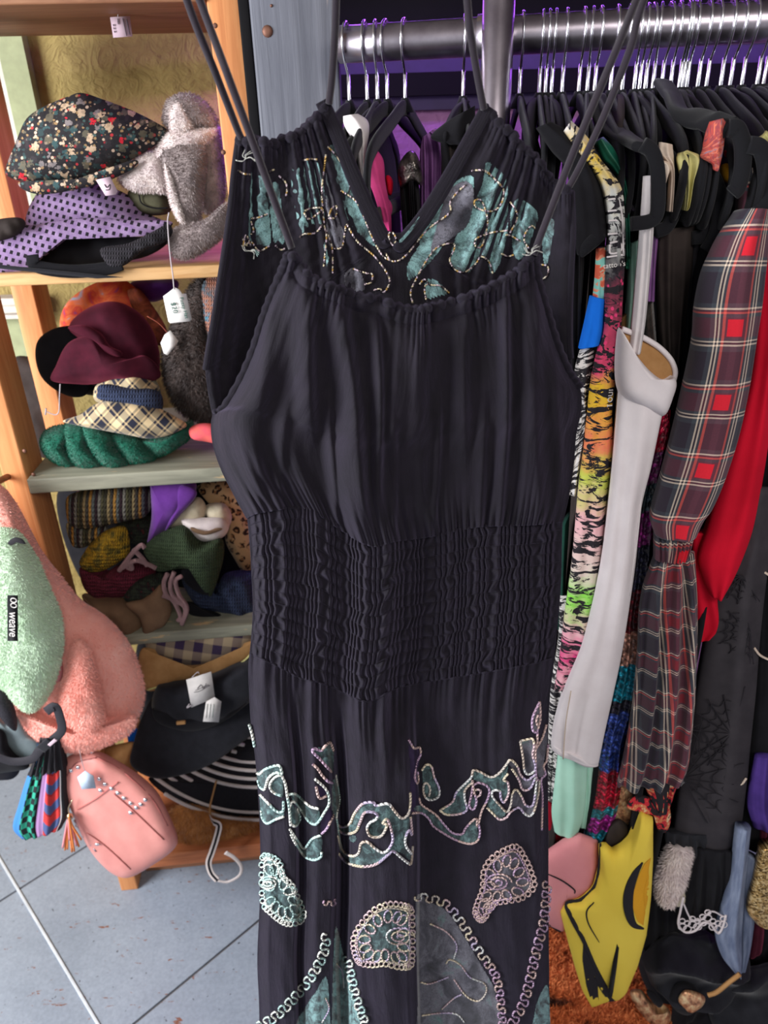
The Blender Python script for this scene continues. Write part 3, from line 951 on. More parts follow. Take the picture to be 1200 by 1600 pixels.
# pale painted planks and sill behind the shelf unit on the left
xa, xb = at(16, 120, WALL_Y).x, at(56, 120, WALL_Y).x
structure('trim_4', box(xa, xb, WALL_Y - .03, WALL_Y - .002, 1.57, 1.95), M['pale_green'])
structure('trim_5', box(xa - .03, xa - .004, WALL_Y - .02, WALL_Y - .002, 1.5, 1.95), M['white_paint'])
xl, xr = -1.25, at(38, 500, WALL_Y).x + 0.06
for k, (y0, y1, o, mm) in enumerate([(460, 470, .05, 'white_paint'), (470, 484, .035, 'white_paint'), (484, 490, .06, 'white_paint'), (492, 566, .015, 'pale_green')]):
    structure('trim_%d' % (6 + k), box(xl, xr, WALL_Y - o, WALL_Y - .001, at(20, y1, WALL_Y).z, at(20, y0, WALL_Y).z), M[mm])

# ---------------------------------------------------------------- shelf unit
su = thing('shelf_unit', 'orange pine shelf unit with grey boards holding heaps of hats', 'shelf', on_floor(330, 1330))
ORI = sh(0, 800)

def SP(x, d, z):
    """point by world x, depth behind front plane, height"""
    y = S0 + SS * x
    return Vector((x, y, z)) + sd_ * d

def shelf_box(x0, x1, d0, d1_, z0, z1, bev=0.003):
    return hexa([SP(x0, d0, z0), SP(x1, d0, z0), SP(x1, d1_, z0), SP(x0, d1_, z0), SP(x0, d0, z1), SP(x1, d0, z1), SP(x1, d1_, z1), SP(x0, d1_, z1)], bev)

XL = -0.658
XR0 = sh(342, 175).x - .004
part('upright', shelf_box(XL - .042, XL, 0, .092, 0, 2.25), M['pine_v'], su)
part('upright', shelf_box(XL - .040, XL + .002, .25, .34, 0, 2.25), M['pine_v'], su)
part('upright', shelf_box(XR0 + .004, XR0 + .052, 0, .042, 0, 2.25), M['pine_v'], su)
part('upright', shelf_box(XR0 + .004, XR0 + .052, .30, .342, 0, 2.25), M['pine_v'], su)
ZS = [1.519, 1.158, 0.795, 0.143]
part('shelf_board', shelf_box(-0.72, XR0 + .02, -.012, .36, ZS[0] - .020, ZS[0]), M['pine_x'], su, label='pale bare pine board')
part('shelf_board', shelf_box(XL + .004, XR0 + .03, -.014, .36, ZS[1] - .029, ZS[1]), M['greyboard'], su)
part('shelf_board', shelf_box(XL + .004, XR0 + .05, -.010, .36, ZS[2] - .027, ZS[2]), M['greyboard'], su)
part('shelf_board', shelf_box(XL + .004, XR0 + .10, -.020, .36, ZS[3] - .045, ZS[3]), M['redwood_x'], su, label='red-brown bottom board')
part('plinth', shelf_box(XL + .01, XR0 + .1, .05, .07, 0.0, ZS[3] - .047), M['brown_x'], su)
part('shelf_board', shelf_box(XL - .04, XR0 + .003, -.005, .34, 1.880, 1.915), M['brown_x'], su, label='brown top board')
for (px, py) in ((336, 40), (349, 238), (52, 742), (38, 705)):
    P = sh(px, py)
    part('screw', ball(P + Vector((0, .001, 0)), (.004, .0022, .004)), M['rust'], su)

for z_ in (1.16, 0.86):
    q0 = SP(XL - .03, .01, z_)
    part('peg', tube([q0, q0 + Vector((-.01, -.05, .004)), q0 + Vector((-.02, -.085, .014))], .006, 10), M['brown_x'], su)

# painted post beside the unit
pp = thing('painted_post', 'slate-grey painted timber post between shelf and rail', 'post', (-0.10, 1.22, 0))
GY = 1.19
xl_ = at(389, 10, GY).x
xr_ = at(527, 30, GY).x
part('plank', box(xl_, xr_, GY, GY + .045, 0, 2.4, .004), M['slate'], pp)
part('plank', box(xl_ - .018, xl_ - .002, GY + .02, GY + .09, 0, 2.4, .003), M['black_paint'], pp, label='black side board')  # black strip put in for the dark gap beside the post
P = at(418, 49, GY)
part('screw', ball(P, (.0075, .003, .0075)), M['rust'], pp)
part('screw', ball(at(424, 9, GY), (.002, .002, .002)), M['rust'], pp)

# ---------------------------------------------------------------- clothes rail
RA, RB = at(480, 64, 1.15), at(1260, 40, 1.02)
RA.z = RB.z = (RA.z + RB.z) / 2
RD = (RB - RA).normalized()
RN = Vector((RD.y, -RD.x, 0))            # towards the room
RR = 0.0215

def rail_px(px, dz=0.0):
    best = None
    for k in range(600):
        P = RA + RD * (k * 0.0013 - .02)
        d = abs(proj(P + Vector((0, 0, dz)))[0] - px)
        if best is None or d < best[0]:
            best = (d, P)
    return best[1]

rk = thing('clothes_rail', 'steel pipe clothes rail with one upright pole', 'clothes rail', (0.156, 1.07, 0))
e0, e1 = rail_px(531), RB + RD * .25
part('rail_pipe', tube([e0 + (e1 - e0) * (k / 12) for k in range(13)], RR, 24), M['steel'], rk)
PX, PY = 0.156, 1.062
part('pole', tube([(PX, PY, 0.0), (PX, PY, 1.2), (PX, PY, 2.45)], 0.0195, 24), M['steel'], rk)
part('pole_flange', tube([(PX, PY, 0.0), (PX, PY, 0.006)], 0.045, 24), M['steel'], rk)
q = RA + RD * ((PX - RA.x) / RD.x)
part('clamp', tube([q + RD * t_ for t_ in (-.02, .0, .02)], RR + .003, 20), M['steel'], rk)
part('pole', tube([e1 - RD * .02 + Vector((0, 0, -RA.z)), e1 - RD * .02 + Vector((0, 0, .0))], 0.0195, 16), M['steel'], rk)

def rail_at(px):
    return rail_px(px, -.05)

# ---------------------------------------------------------------- hangers: hook, ferrule, velvet body
def local(P, x, y, z, yaw):
    n = RN * math.cos(yaw) + RD * math.sin(yaw)
    d = RD * math.cos(yaw) - RN * math.sin(yaw)
    return P + n * x + d * y + Vector((0, 0, z))

hook_pts = []
for a in np.linspace(math.radians(196), math.radians(-30), 16):
    hook_pts.append((math.cos(a) * .0235, math.sin(a) * .0235 + 0.001))
hook_pts += [(.015, -.020), (.007, -.029), (.002, -.035), (0, -.040), (0, -.046)]
hook_pts = [(x, 0, z) for x, z in hook_pts]
body_pts = spline([(0, -.076), (.03, -.079), (.075, -.092), (.13, -.107), (.178, -.122), (.205, -.138), (.214, -.163), (.205, -.188), (.185, -.197), (.10, -.193), (0, -.190),
                   (-.10, -.193), (-.185, -.197), (-.205, -.188), (-.214, -.163), (-.205, -.138), (-.178, -.122), (-.13, -.107), (-.075, -.092), (-.03, -.079)], 110, True)
body_pts = [(x, 0, z) for x, z in body_pts]
hk = tube(spline(hook_pts, 44), 0.0017, 7)
fe = tube([(0, 0, -.034), (0, 0, -.036), (0, 0, -.066), (0, 0, -.069)], [.0015, .0027, .0027, .0024], 8)
ne = tube([(0, 0, -.064), (0, 0, -.072), (0, 0, -.081)], [.005, .008, .012], 10)
bd = tube(body_pts, 1.0, 10, closed=True, flat=(.0095, .0032, (0, 1, 0)))
ORD = ['first', 'second', 'third', 'fourth', 'fifth', 'sixth', 'seventh', 'eighth', 'ninth', 'tenth', 'eleventh', 'twelfth', 'thirteenth', 'fourteenth', 'fifteenth', 'sixteenth', 'seventeenth',
       'eighteenth', 'nineteenth', 'twentieth', 'twenty-first', 'twenty-second', 'twenty-third', 'twenty-fourth', 'twenty-fifth', 'twenty-sixth', 'twenty-seventh']
left_px = [546, 574, 590, 605, 634, 724]
right_px = [813, 843, 853, 862, 879, 905, 919, 931, 955, 974, 992, 1002, 1009, 1022, 1036, 1050, 1063, 1068, 1075, 1093, 1107, 1128, 1145, 1162, 1186, 1196]
HANG = []
src = None
rh = random.Random(3)
for i, px in enumerate(left_px + right_px):
    P = rail_at(px)
    yaw = rh.uniform(-.10, .16)
    n = RN * math.cos(yaw) + RD * math.sin(yaw)
    if i < len(left_px):
        lab = '%s black velvet hanger from the left, on the rail left of the steel pole' % ORD[i]
    else:
        lab = '%s black velvet hanger to the right of the steel pole on the rail' % ORD[i - len(left_px)]
    rt = thing('coat_hanger', lab, 'hanger', (0, 0, 0), 'velvet hangers on the clothes rail')
    if src is None:
        ch = [part('hook', hk, M['chrome'], rt), part('ferrule', fe, M['chrome'], rt), part('neck', ne, M['velvet'], rt), part('hanger_body', bd, M['velvet'], rt)]
        src = ch
    else:
        for c in src:
            d = c.copy()
            COL.objects.link(d)
            d.parent = rt
    rt.location = P
    rt.rotation_euler = (0, rh.uniform(-.03, .03), math.atan2(n.y, n.x))
    HANG.append((P, yaw))

# ---------------------------------------------------------------- garments hanging square to the rail (full length, real width)
def hung(name, label, cat, i, w0, w1, ln, th, mat, seed, yaw=None, sleeve=None, smat=None, group=None, dip=0.0):
    P, ya = HANG[i]
    ya = .03 if yaw is None else yaw
    rs = np.random.RandomState(seed)
    zs = [(-.070, .022, .5), (-.080, .07, .7), (-.105, .14, .85), (-.125, w0 * .95, 1), (-.15, w0, 1), (-.24, w0 * .97, 1.1), (-.45, w0 * .92, 1.2), (-.22 - ln * .6, (w0 + w1) / 2, 1.3), (-.22 - ln, w1, 1.2)]
    Z = spline(np.array(zs), 44)
    K = 40
    ph = np.linspace(0, 2 * math.pi, K, endpoint=False)
    V = np.zeros((len(Z), K, 3))
    p1, p2 = rs.uniform(0, 6.28, 2)
    for k, (z, w, tt) in enumerate(Z):
        v = k / len(Z)
        fo = 1 + .35 * np.sin(5 * ph + p1 + v * 2) * v + .25 * np.sin(9 * ph + p2) * v
        x = w * np.cos(ph) * (1 + .05 * np.sin(3 * ph + p2) * v)
        y = th * tt * np.sign(np.sin(ph)) * np.abs(np.sin(ph)) ** .7 * fo
        for j in range(K):
            V[k, j] = local(P, x[j], y[j] + .01 * math.sin(6 * v + p1), z - dip * (x[j] / max(w, .01)) ** 2 * (v > .9), ya)
    U = np.stack(np.broadcast_arrays(ph[None] * .12, Z[:, :1]), -1).reshape(-1, 2)
    Fc = grid_faces(len(Z), K, True).tolist() + [list(range(K))[::-1], list(range((len(Z) - 1) * K, len(Z) * K))]
    t_ = thing(name, label, cat, P + Vector((0, 0, -.22 - ln)), group)
    part('body', (V.reshape(-1, 3), Fc, U), mat, t_)
    if sleeve:
        pts = spline([local(P, w0 * .93, 0, -.215, ya), local(P, w0 * 1.06, .0, -.30, ya), local(P, w0 * 1.08, .004, -.22 - sleeve * .6, ya), local(P, w0 * 1.05, .002, -.22 - sleeve, ya)], 20)
        part('sleeve', tube(pts, np.linspace(.036, .026, 20), 14), smat or mat, t_)
    return t_

L0 = len(left_px)
hung('black_blouse', 'plain black blouse on the leftmost hangers behind the dress neckline', 'blouse', 2, .17, .20, .55, .010, M['black_cloth'], 1)
hung('black_skirt', 'black skirt hung just left of the steel pole, under the purple wall', 'skirt', 5, .14, .20, .75, .010, M['black_cloth'], 2)
hung('charcoal_shirt', 'charcoal shirt hung just to the right of the steel pole', 'shirt', L0 + 1, .17, .20, .70, .010, M['charcoal'], 3)
hung('black_dress', 'long black dress on the rail behind the plain black short-sleeved top', 'dress', L0 + 3, .17, .22, 1.05, .010, M['black_cloth'], 4)
hung('brown_dress', 'dark brown long dress behind the white strapped garment', 'dress', L0 + 8, .17, .22, 1.0, .010, M['brown_dark'], 5)
hung('black_trousers', 'black trousers hanging behind the white cuffed trousers', 'trousers', L0 + 11, .15, .17, 1.1, .010, M['black_cloth'], 6)
hung('black_coat', 'long black coat hanging behind the cream yellow strap', 'coat', L0 + 15, .19, .23, 1.2, .010, M['black_cloth'], 7)
hung('black_jumper', 'black jumper hanging behind the plaid sleeve', 'jumper', L0 + 18, .18, .20, 1.1, .010, M['charcoal'], 8)
hung('black_gown', 'black gown at the right edge behind the red garment', 'dress', L0 + 22, .18, .25, 1.3, .010, M['black_cloth'], 9)
hung('black_cardigan', 'black cardigan rightmost on the rail', 'cardigan', L0 + 25, .18, .22, 1.2, .010, M['black_cloth'], 10)

# ---------------------------------------------------------------- hats and things on the shelves
def soft(name, label, cat, pieces, group=None, s=SS, y0=S0, on=None):
    """a thing of puffed parts: (part name, outline, depth behind front, bulge, material, options)"""
    geos = []
    for p in pieces:
        nm, ol, d, T, mat = p[:5]
        o = dict(p[5]) if len(p) > 5 else {}
        fur = o.pop('fur', None)
        lab = o.pop('lab', None)
        geos.append((nm, puff(ol, y0 + d, T, s=s, **o), M[mat], fur, lab))
    allv = np.vstack([g[1][0] for g in geos])
    b = Vector(((allv[:, 0].min() + allv[:, 0].max()) / 2, (allv[:, 1].min() + allv[:, 1].max()) / 2, allv[:, 2].min()))
    t_ = thing(name, label, cat, b, group)
    for nm, g, mt, fur, lab in geos:
        o = part(nm, g, mt, t_, label=lab)
        if fur:
            n, ln, wd = fur[:3]
            part('fur', tuft(g, n, ln, wd, seed=len(nm) + n, droop=fur[3] if len(fur) > 3 else .4), mt, o, smooth=False, kind='stuff', recalc=False)
    return t_

def write(txt, P, xd, yd, size, mat, parent, name='lettering', depth=.0003, align='CENTER'):
    cu = bpy.data.curves.new(name, 'FONT')
    cu.body = txt
    cu.size = size
    cu.extrude = depth
    cu.align_x = align
    cu.align_y = 'CENTER'
    cu.resolution_u = 3
    cu.materials.append(mat)
    tmp = bpy.data.objects.new(name, cu)
    COL.objects.link(tmp)
    bpy.context.view_layer.update()
    me = bpy.data.meshes.new_from_object(tmp.evaluated_get(bpy.context.evaluated_depsgraph_get()))
    bpy.data.objects.remove(tmp)
    bpy.data.curves.remove(cu)
    o = bpy.data.objects.new(name, me)
    COL.objects.link(o)
    x = Vector(xd).normalized()
    z = x.cross(Vector(yd)).normalized()
    y = z.cross(x)
    mm = Matrix((x, y, z)).transposed().to_4x4()
    mm.translation = Vector(P) - (ORIGIN[parent] if parent else Vector())
    me.transform(mm)
    o.parent = parent
    return o

def card(poly, Y, th=.0008, s=0.0):
    """thin stiff paper shape"""
    a = [at(x, y, Y, s) for x, y in poly]
    n = (a[1] - a[0]).cross(a[2] - a[0]).normalized() * th
    if n.y > 0:
        n = -n
    V = [tuple(p) for p in a] + [tuple(p + n) for p in a]
    k = len(a)
    Fc = [list(range(k))[::-1], list(range(k, 2 * k))] + [[i, (i + 1) % k, k + (i + 1) % k, k + i] for i in range(k)]
    return V, Fc, np.zeros((2 * k, 2))

def line(pts, Y, r, s=0.0, n=6, step=None, k=40, flat=None):
    P = spline(np.array(pts, float), k)
    Yv = np.array([Y] * k) if np.isscalar(Y) else np.interp(np.linspace(0, 1, k), np.linspace(0, 1, len(Y)), Y)
    return tube(at_np(P[:, 0], P[:, 1], Yv, s), r, n, flat=flat)

# ---- top shelf
soft('flat_cap', 'dark floral print flat cap topmost on the pine shelf', 'cap', [
    ('crown', [(108, 150), (128, 145), (160, 155), (205, 172), (245, 192), (262, 206), (244, 226), (205, 250), (150, 278), (95, 286), (40, 284), (12, 275), (10, 260), (25, 222), (42, 185), (72, 165)], .05, .055, 'floral',
     dict(wr=.006, ws=22, seed=4, pw=2.0)),
    ('peak', [(30, 284), (60, 284), (100, 283), (150, 274), (200, 252), (216, 252), (208, 264), (160, 286), (110, 298), (65, 304), (36, 296)], .02, .016, 'floral', dict(wr=.002))])
tg = thing('fabric_tag', 'mauve fabric tag under the floral flat cap', 'tag', sh(168, 303, -.02))
part('tag', card([(150, 281), (172, 276), (184, 299), (181, 304), (165, 306)], S0 - .035, .001, SS), M['paper_pink'], tg)
part('printed_mark', line([(163, 288), (167, 293), (172, 288), (171, 296), (165, 297)], S0 - .0365, .0007, SS, k=16, n=5), M['ink'], tg)

soft('plush_dog_hat', 'grey and white plush animal hat slumped beside the floral cap', 'hat', [
    ('crown', [(268, 168), (295, 158), (318, 190), (345, 200), (352, 260), (345, 320), (300, 330), (270, 300), (225, 296), (196, 292), (186, 276), (215, 240), (248, 216), (262, 205)],   .13, .05, 'white_fur', dict(wr=.006, seed=3, fur=(5000, .0045, .0005))),
    ('brow', [(255, 190), (262, 158), (290, 146), (318, 156), (336, 180), (338, 198), (312, 200), (300, 196), (292, 172), (280, 158), (266, 166), (268, 186), (262, 196)], .055, .030, 'grey_fur', dict(fur=(2200, .0045, .0005), lab='grey patch')),
    ('blaze', [(266, 172), (278, 158), (292, 170), (302, 198), (286, 210), (268, 204)], .040, .020, 'white_fur', dict(pw=4, fur=(800, .004, .0005), lab='white blaze')),
    ('muzzle', [(262, 206), (300, 199), (338, 200), (332, 216), (314, 230), (280, 232), (258, 240), (238, 252), (248, 226)], .05, .03, 'white_fur', dict(fur=(1500, .004, .0005), lab='white muzzle band')),
    ('jaw', [(190, 276), (216, 246), (244, 236), (262, 244), (266, 296), (240, 300), (206, 296)], .06, .035, 'white_fur', dict(wr=.005, fur=(1800, .004, .0005), lab='cream jaw')),
    ('ear_flap', [(255, 236), (285, 228), (318, 230), (320, 260), (316, 300), (312, 345), (298, 352), (280, 344), (270, 300), (258, 262)], .030, .035, 'grey_fur', dict(wr=.004, fur=(3500, .0045, .0005))),
    ('ear_lining', [(257, 258), (266, 268), (280, 310), (288, 348), (276, 340), (264, 308)], .006, .014, 'white_fur', dict(fur=(800, .003, .0005), lab='white ear lining')),
    ('cheek', [(316, 205), (336, 200), (346, 240), (348, 320), (320, 330), (318, 260)], .07, .03, 'grey_fur', dict(fur=(2200, .0045, .0005))),
    ('paw', [(264, 372), (270, 360), (290, 350), (322, 344), (345, 325), (358, 318), (360, 355), (335, 380), (312, 396), (290, 404), (270, 398)], .014, .034, 'grey_fur', dict(wr=.004, fur=(3500, .0045, .0005)))])
soft('canvas_pouch', 'olive canvas pouch squeezed under the plush animal hat', 'pouch', [
    ('pouch', [(200, 300), (225, 294), (262, 300), (268, 318), (262, 334), (230, 336), (208, 326)], .10, .03, 'olive', dict(wr=.003))])
po = part('piping', line([(217, 304), (222, 318), (240, 325), (262, 325)], S0 + .068, .0012, SS), M['black_cloth'], bpy.data.objects['canvas_pouch'])

soft('crochet_hat', 'lilac crochet sun hat with a dark interior and chin strap', 'hat', [
    ('crown', [(40, 345), (60, 300), (90, 294), (130, 286), (165, 290), (205, 308), (228, 332), (258, 348), (250, 362), (190, 366), (110, 360), (60, 372)], .10, .06, 'crochet', dict(wr=.004)),
    ('brim', [(-30, 352), (0, 346), (45, 352), (90, 345), (150, 340), (200, 344), (264, 345), (266, 356), (250, 367), (200, 368), (150, 362), (100, 358), (62, 372), (48, 395), (46, 416), (28, 430), (0, 434), (-30, 430)], .02, .022, 'crochet', dict(wr=.004, seed=8)),
    ('lining', [(48, 395), (66, 372), (105, 360), (160, 366), (215, 370), (252, 368), (262, 380), (225, 402), (160, 412), (90, 414), (52, 412)], .06, .02, 'black_cloth', dict(wr=.006, lab='black lining')),  # black puff fills the dark hat opening
    ('rolled_edge', [(-20, 350), (0, 342), (30, 340), (40, 350), (30, 365), (10, 374), (-20, 378)], .0, .02, 'brown_dark', dict(wr=.004, ws=60))])
o = bpy.data.objects['crochet_hat']
part('strap', line([(50, 398), (58, 416), (110, 424), (165, 420), (190, 412)], S0 - .02, 1.0, SS, flat=(.0105, .0012, (0, -1, .3)), n=8), M['black_cloth'], o)
part('buckle', obox(sh(72, 424, -.026), sx_ * .022, (0, -.005, 0.001), Vector((-.1, 0, .013)), .003), M['black_felt'], o)
soft('knit_scarf', 'charcoal knitted scarf drooping over the edge of the top shelf', 'scarf', [
    ('scarf', [(158, 388), (200, 380), (238, 362), (262, 350), (270, 362), (258, 378), (225, 392), (196, 414), (178, 418), (165, 410)], -.016, .018, 'knit_black', dict(wr=.004, ws=60))])
# price tag swinging on a string
tg = thing('price_tag', 'white price tag with green writing hanging on a string from the top shelf', 'price tag', sh(280, 504, -.05))
part('card', card([(255, 463), (268, 453), (273, 449), (280, 452), (285, 459), (291, 459), (300, 499), (296, 502), (266, 505), (263, 502)], S0 - .05, .0008, SS), M['paper'], tg)
part('string', line([(264, 332), (262, 350), (266, 400), (270, 430), (272, 452)], [S0 - .03, S0 - .03, S0 - .05, S0 - .051], .0010, SS), M['string'], tg)
xd = (at(290, 495, 1.2) - at(282, 465, 1.2))
yd = (at(290, 465, 1.2) - at(270, 470, 1.2))
write('Fuzzy Hat', sh(287.5, 481, -.0525), xd, yd, .0086, M['ink_green'], tg)
write('$20', sh(272, 481, -.0525), xd, yd, .012, M['ink_green'], tg)
tg = thing('price_label', 'mauve price label hanging high against the mustard wall', 'price tag', sh(190, 58, .1))
part('card', card([(172, 27), (203, 25), (207, 57), (177, 59)], S0 + .1, .0008, SS), M['paper_pink'], tg)
xd = (at(194, 55, 1.4) - at(190, 27, 1.4))
yd = (at(200, 40, 1.4) - at(180, 41, 1.4))
for q in ([(198, 30), (203, 54)], [(192, 29), (198, 56)], [(184, 29), (185, 38)], [(177, 38), (178, 41)], [(177.5, 43), (178.5, 46)], [(178.5, 48), (179.5, 51)]):
    part('faint_print', line(q, S0 + .0978, .0007, SS, k=6, n=5), M['ink'], tg)
part('string', line([(184, 27), (186, 10), (190, -20)], S0 + .1, .0007, SS, k=8), M['string'], tg)

# ---- second shelf
soft('tie_dye_hat', 'red and orange tie-dye hat with a pale blue splash at the back', 'hat', [
    ('crown', [(94, 510), (104, 474), (140, 446), (184, 434), (204, 444), (226, 466), (250, 500), (246, 540), (170, 560), (110, 545)], .20, .06, 'tiedye', dict(wr=.006)),
    ('brim', [(180, 470), (212, 450), (240, 480), (262, 520), (250, 540), (220, 520), (200, 490)], .17, .02, 'rust_dye', dict(lab='rust coloured brim'))])
soft('purple_cloth', 'purple cloth crumpled at the back below the top shelf', 'cloth', [
    ('cloth', [(204, 442), (240, 436), (276, 438), (274, 456), (240, 472), (214, 462)], .24, .03, 'purple_felt', dict(wr=.006))])
soft('black_bowler', 'black velvet hat brim standing behind the maroon hat', 'hat', [
    ('brim', [(55, 555), (62, 528), (92, 511), (125, 515), (150, 560), (140, 610), (118, 621), (88, 610), (64, 588)], .12, .016, 'black_cloth'),
    ('crown', [(92, 520), (150, 515), (210, 560), (200, 610), (130, 615), (90, 580)], .17, .06, 'black_cloth')])
soft('maroon_hat', 'crumpled maroon velvet hat with a turned-up brim', 'hat', [
    ('crown', [(108, 512), (124, 490), (158, 473), (190, 474), (222, 494), (242, 526), (250, 568), (238, 600), (190, 600), (150, 560), (128, 532)], .11, .06, 'maroon', dict(wr=.008, seed=5)),
    ('brim', [(80, 594), (88, 570), (100, 544), (116, 530), (142, 526), (158, 540), (174, 552), (200, 562), (226, 556), (246, 572), (250, 590), (225, 596), (186, 592), (150, 600), (118, 600)], .05, .030, 'maroon', dict(wr=.010, ws=35, seed=7)),
    ('brim_fold', [(106, 512), (130, 508), (156, 520), (172, 540), (190, 550), (188, 558), (168, 552), (150, 534), (128, 522)], .045, .016, 'maroon', dict(wr=.003))])
tg = thing('small_price_tag', 'small blank cream tag dangling beside the maroon hat', 'price tag', sh(262, 555, .02))
part('card', card([(251, 536), (257, 523), (266, 516), (279, 533), (262, 555), (256, 552)], S0 + .02, .0008, SS), M['paper'], tg)
part('string', line([(262, 520), (248, 505), (230, 494)], S0 + .02, .0009, SS, k=10), M['rust_dye'], tg)
tg = thing('tag_string', 'loose white tag string hanging from the maroon brim', 'string', sh(88, 650, .02))
part('string', line([(94, 600), (93, 620), (92, 642), (86, 648), (70, 642)], S0 + .03, .0010, SS), M['string'], tg)
part('end_knot', line([(72, 638), (71, 648)], S0 + .03, .0016, SS, k=6), M['string'], tg)
soft('plaid_hat', 'cream and navy plaid bucket hat with a dark band', 'hat', [
    ('crown', [(148, 606), (165, 592), (190, 583), (210, 578), (236, 590), (248, 604), (252, 626), (246, 640), (200, 632), (152, 628)], .06, .05, 'plaid_cream', dict(wr=.004)),
    ('brim', [(98, 658), (125, 648), (148, 632), (180, 626), (220, 630), (252, 640), (275, 652), (292, 664), (278, 674), (256, 682), (232, 685), (205, 680), (160, 672), (120, 664)], .01, .035, 'plaid_cream', dict(wr=.004, seed=2)),
    ('hat_band', [(152, 614), (158, 601), (200, 604), (248, 612), (254, 640), (240, 641), (200, 632), (156, 624)], .02, .026, 'knit_navy', dict(lab='dark navy band'))])
lobes = [[(64, 692), (72, 672), (98, 664), (112, 670), (106, 700), (118, 728), (96, 726), (74, 712)],
         [(102, 664), (120, 660), (134, 664), (142, 694), (162, 724), (150, 731), (126, 730), (108, 712), (102, 686)],
         [(130, 664), (152, 664), (172, 676), (188, 704), (202, 722), (186, 729), (166, 727), (146, 708), (134, 684)],
         [(172, 676), (196, 674), (222, 684), (240, 702), (243, 716), (222, 722), (202, 722), (186, 704)],
         [(212, 686), (240, 682), (270, 672), (300, 658), (298, 682), (272, 702), (246, 713), (226, 704)]]
soft('fur_headband', 'emerald green fur headband with puffy lobes on the grey board', 'headband',
     [('fur_lobe', l, .035 + .010 * abs(k - 2), .048, 'green_fur', dict(pw=2.0, fur=(2600, .0035, .0005, .3))) for k, l in enumerate(lobes)])
soft('trapper_hat', 'dark brown furry trapper hat propped at the right of the second shelf', 'hat', [
    ('fur_flap', [(254, 562), (262, 530), (276, 490), (300, 446), (318, 432), (332, 450), (326, 500), (340, 560), (346, 640), (332, 662), (305, 655), (284, 644), (264, 612)], .08, .05, 'brown_fur', dict(wr=.006, fur=(6500, .008, .0006))),
    ('crown', [(316, 446), (332, 430), (356, 426), (366, 470), (366, 535), (345, 545), (326, 530), (316, 490)], .05, .03, 'knit_grey_blue', dict(wr=.003, lab='grey, blue and orange knitted crown')),
    ('lower_flap', [(318, 545), (345, 545), (372, 560), (370, 640), (345, 660), (330, 640)], .06, .03, 'brown_fur', dict(fur=(1500, .0045, .0005)))])
soft('coral_beanie', 'coral pink edge of a hat peeking out under the trapper hat', 'beanie', [
    ('edge', [(296, 670), (312, 662), (335, 664), (352, 680), (350, 694), (322, 690), (300, 685)], .02, .020, 'coral', dict(wr=.003))])
soft('dark_clothes_pile', 'dark heap of clothes seen behind the left upright', 'clothes', [
    ('heap', [(22, 562), (50, 558), (90, 566), (110, 620), (100, 690), (70, 716), (50, 690), (36, 620)], .345, .05, 'brown_dark', dict(wr=.015, ws=24))])

# ---- third shelf
soft('striped_beanie', 'marled beanie with green, ochre and grey vertical stripes', 'beanie', [
    ('cuff', [(103, 800), (104, 778), (122, 768), (165, 758), (212, 755), (232, 764), (237, 786), (228, 806), (196, 814), (160, 822), (125, 826), (108, 818)], .07, .038, 'knit_stripe', dict(wr=.002)),
    ('crown', [(104, 818), (130, 822), (160, 820), (170, 832), (150, 846), (128, 856), (112, 850)], .08, .03, 'knit_stripe', dict(wr=.006, ws=60))])
soft('mustard_beanie', 'mustard and olive knitted hat under the striped beanie', 'beanie', [
    ('body', [(124, 880), (132, 862), (148, 842), (168, 828), (196, 824), (203, 860), (192, 874), (160, 892), (136, 892)], .06, .035, 'knit_yellow', dict(wr=.009, ws=45))])
soft('flecked_beanie', 'dark flecked knitted hat wedged behind the mustard one', 'beanie', [
    ('body', [(180, 822), (206, 812), (238, 808), (242, 842), (214, 850), (192, 842)], .12, .03, 'knit_floral', dict(wr=.005))])
soft('purple_hood', 'purple felt pointed hood hanging below the second shelf', 'hood', [
    ('hood', [(235, 756), (240, 750), (298, 750), (306, 768), (286, 800), (262, 828), (240, 846), (230, 850), (237, 806)], .05, .035, 'purple_felt', dict(wr=.004)),
    ('side_fold', [(280, 760), (304, 764), (305, 778), (280, 806), (258, 830), (268, 800)], .03, .014, 'purple_felt')])
soft('mauve_beret', 'mauve cloth edge tucked under the second shelf', 'hat', [
    ('edge', [(122, 760), (160, 752), (190, 752), (186, 764), (150, 770), (126, 772)], .13, .03, 'lilac_sheer')])
soft('fleece_ear_hat', 'cream fleece hat with a folded ear', 'hat', [
    ('ear', [(262, 822), (276, 802), (298, 782), (312, 778), (322, 792), (318, 812), (296, 818), (276, 824)], .06, .028, 'beige_fleece', dict(wr=.003)),
    ('ear_back', [(318, 800), (326, 788), (350, 788), (362, 806), (356, 824), (335, 816)], .07, .03, 'beige_fleece'),
    ('ear_fold', [(284, 812), (310, 810), (345, 810), (358, 820), (350, 838), (324, 847), (304, 842), (292, 828)], .035, .028, 'white_fur', dict(lab='white folded ear lining')),
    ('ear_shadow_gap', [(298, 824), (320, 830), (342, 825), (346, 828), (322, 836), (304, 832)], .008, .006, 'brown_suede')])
soft('leopard_hat', 'tan leopard print hat at the back right of the third shelf', 'hat', [
    ('flap', [(308, 762), (335, 750), (365, 756), (392, 780), (402, 830), (404, 892), (386, 900), (366, 872), (352, 842), (356, 806), (340, 784)], .12, .04, 'leopard', dict(wr=.005))])
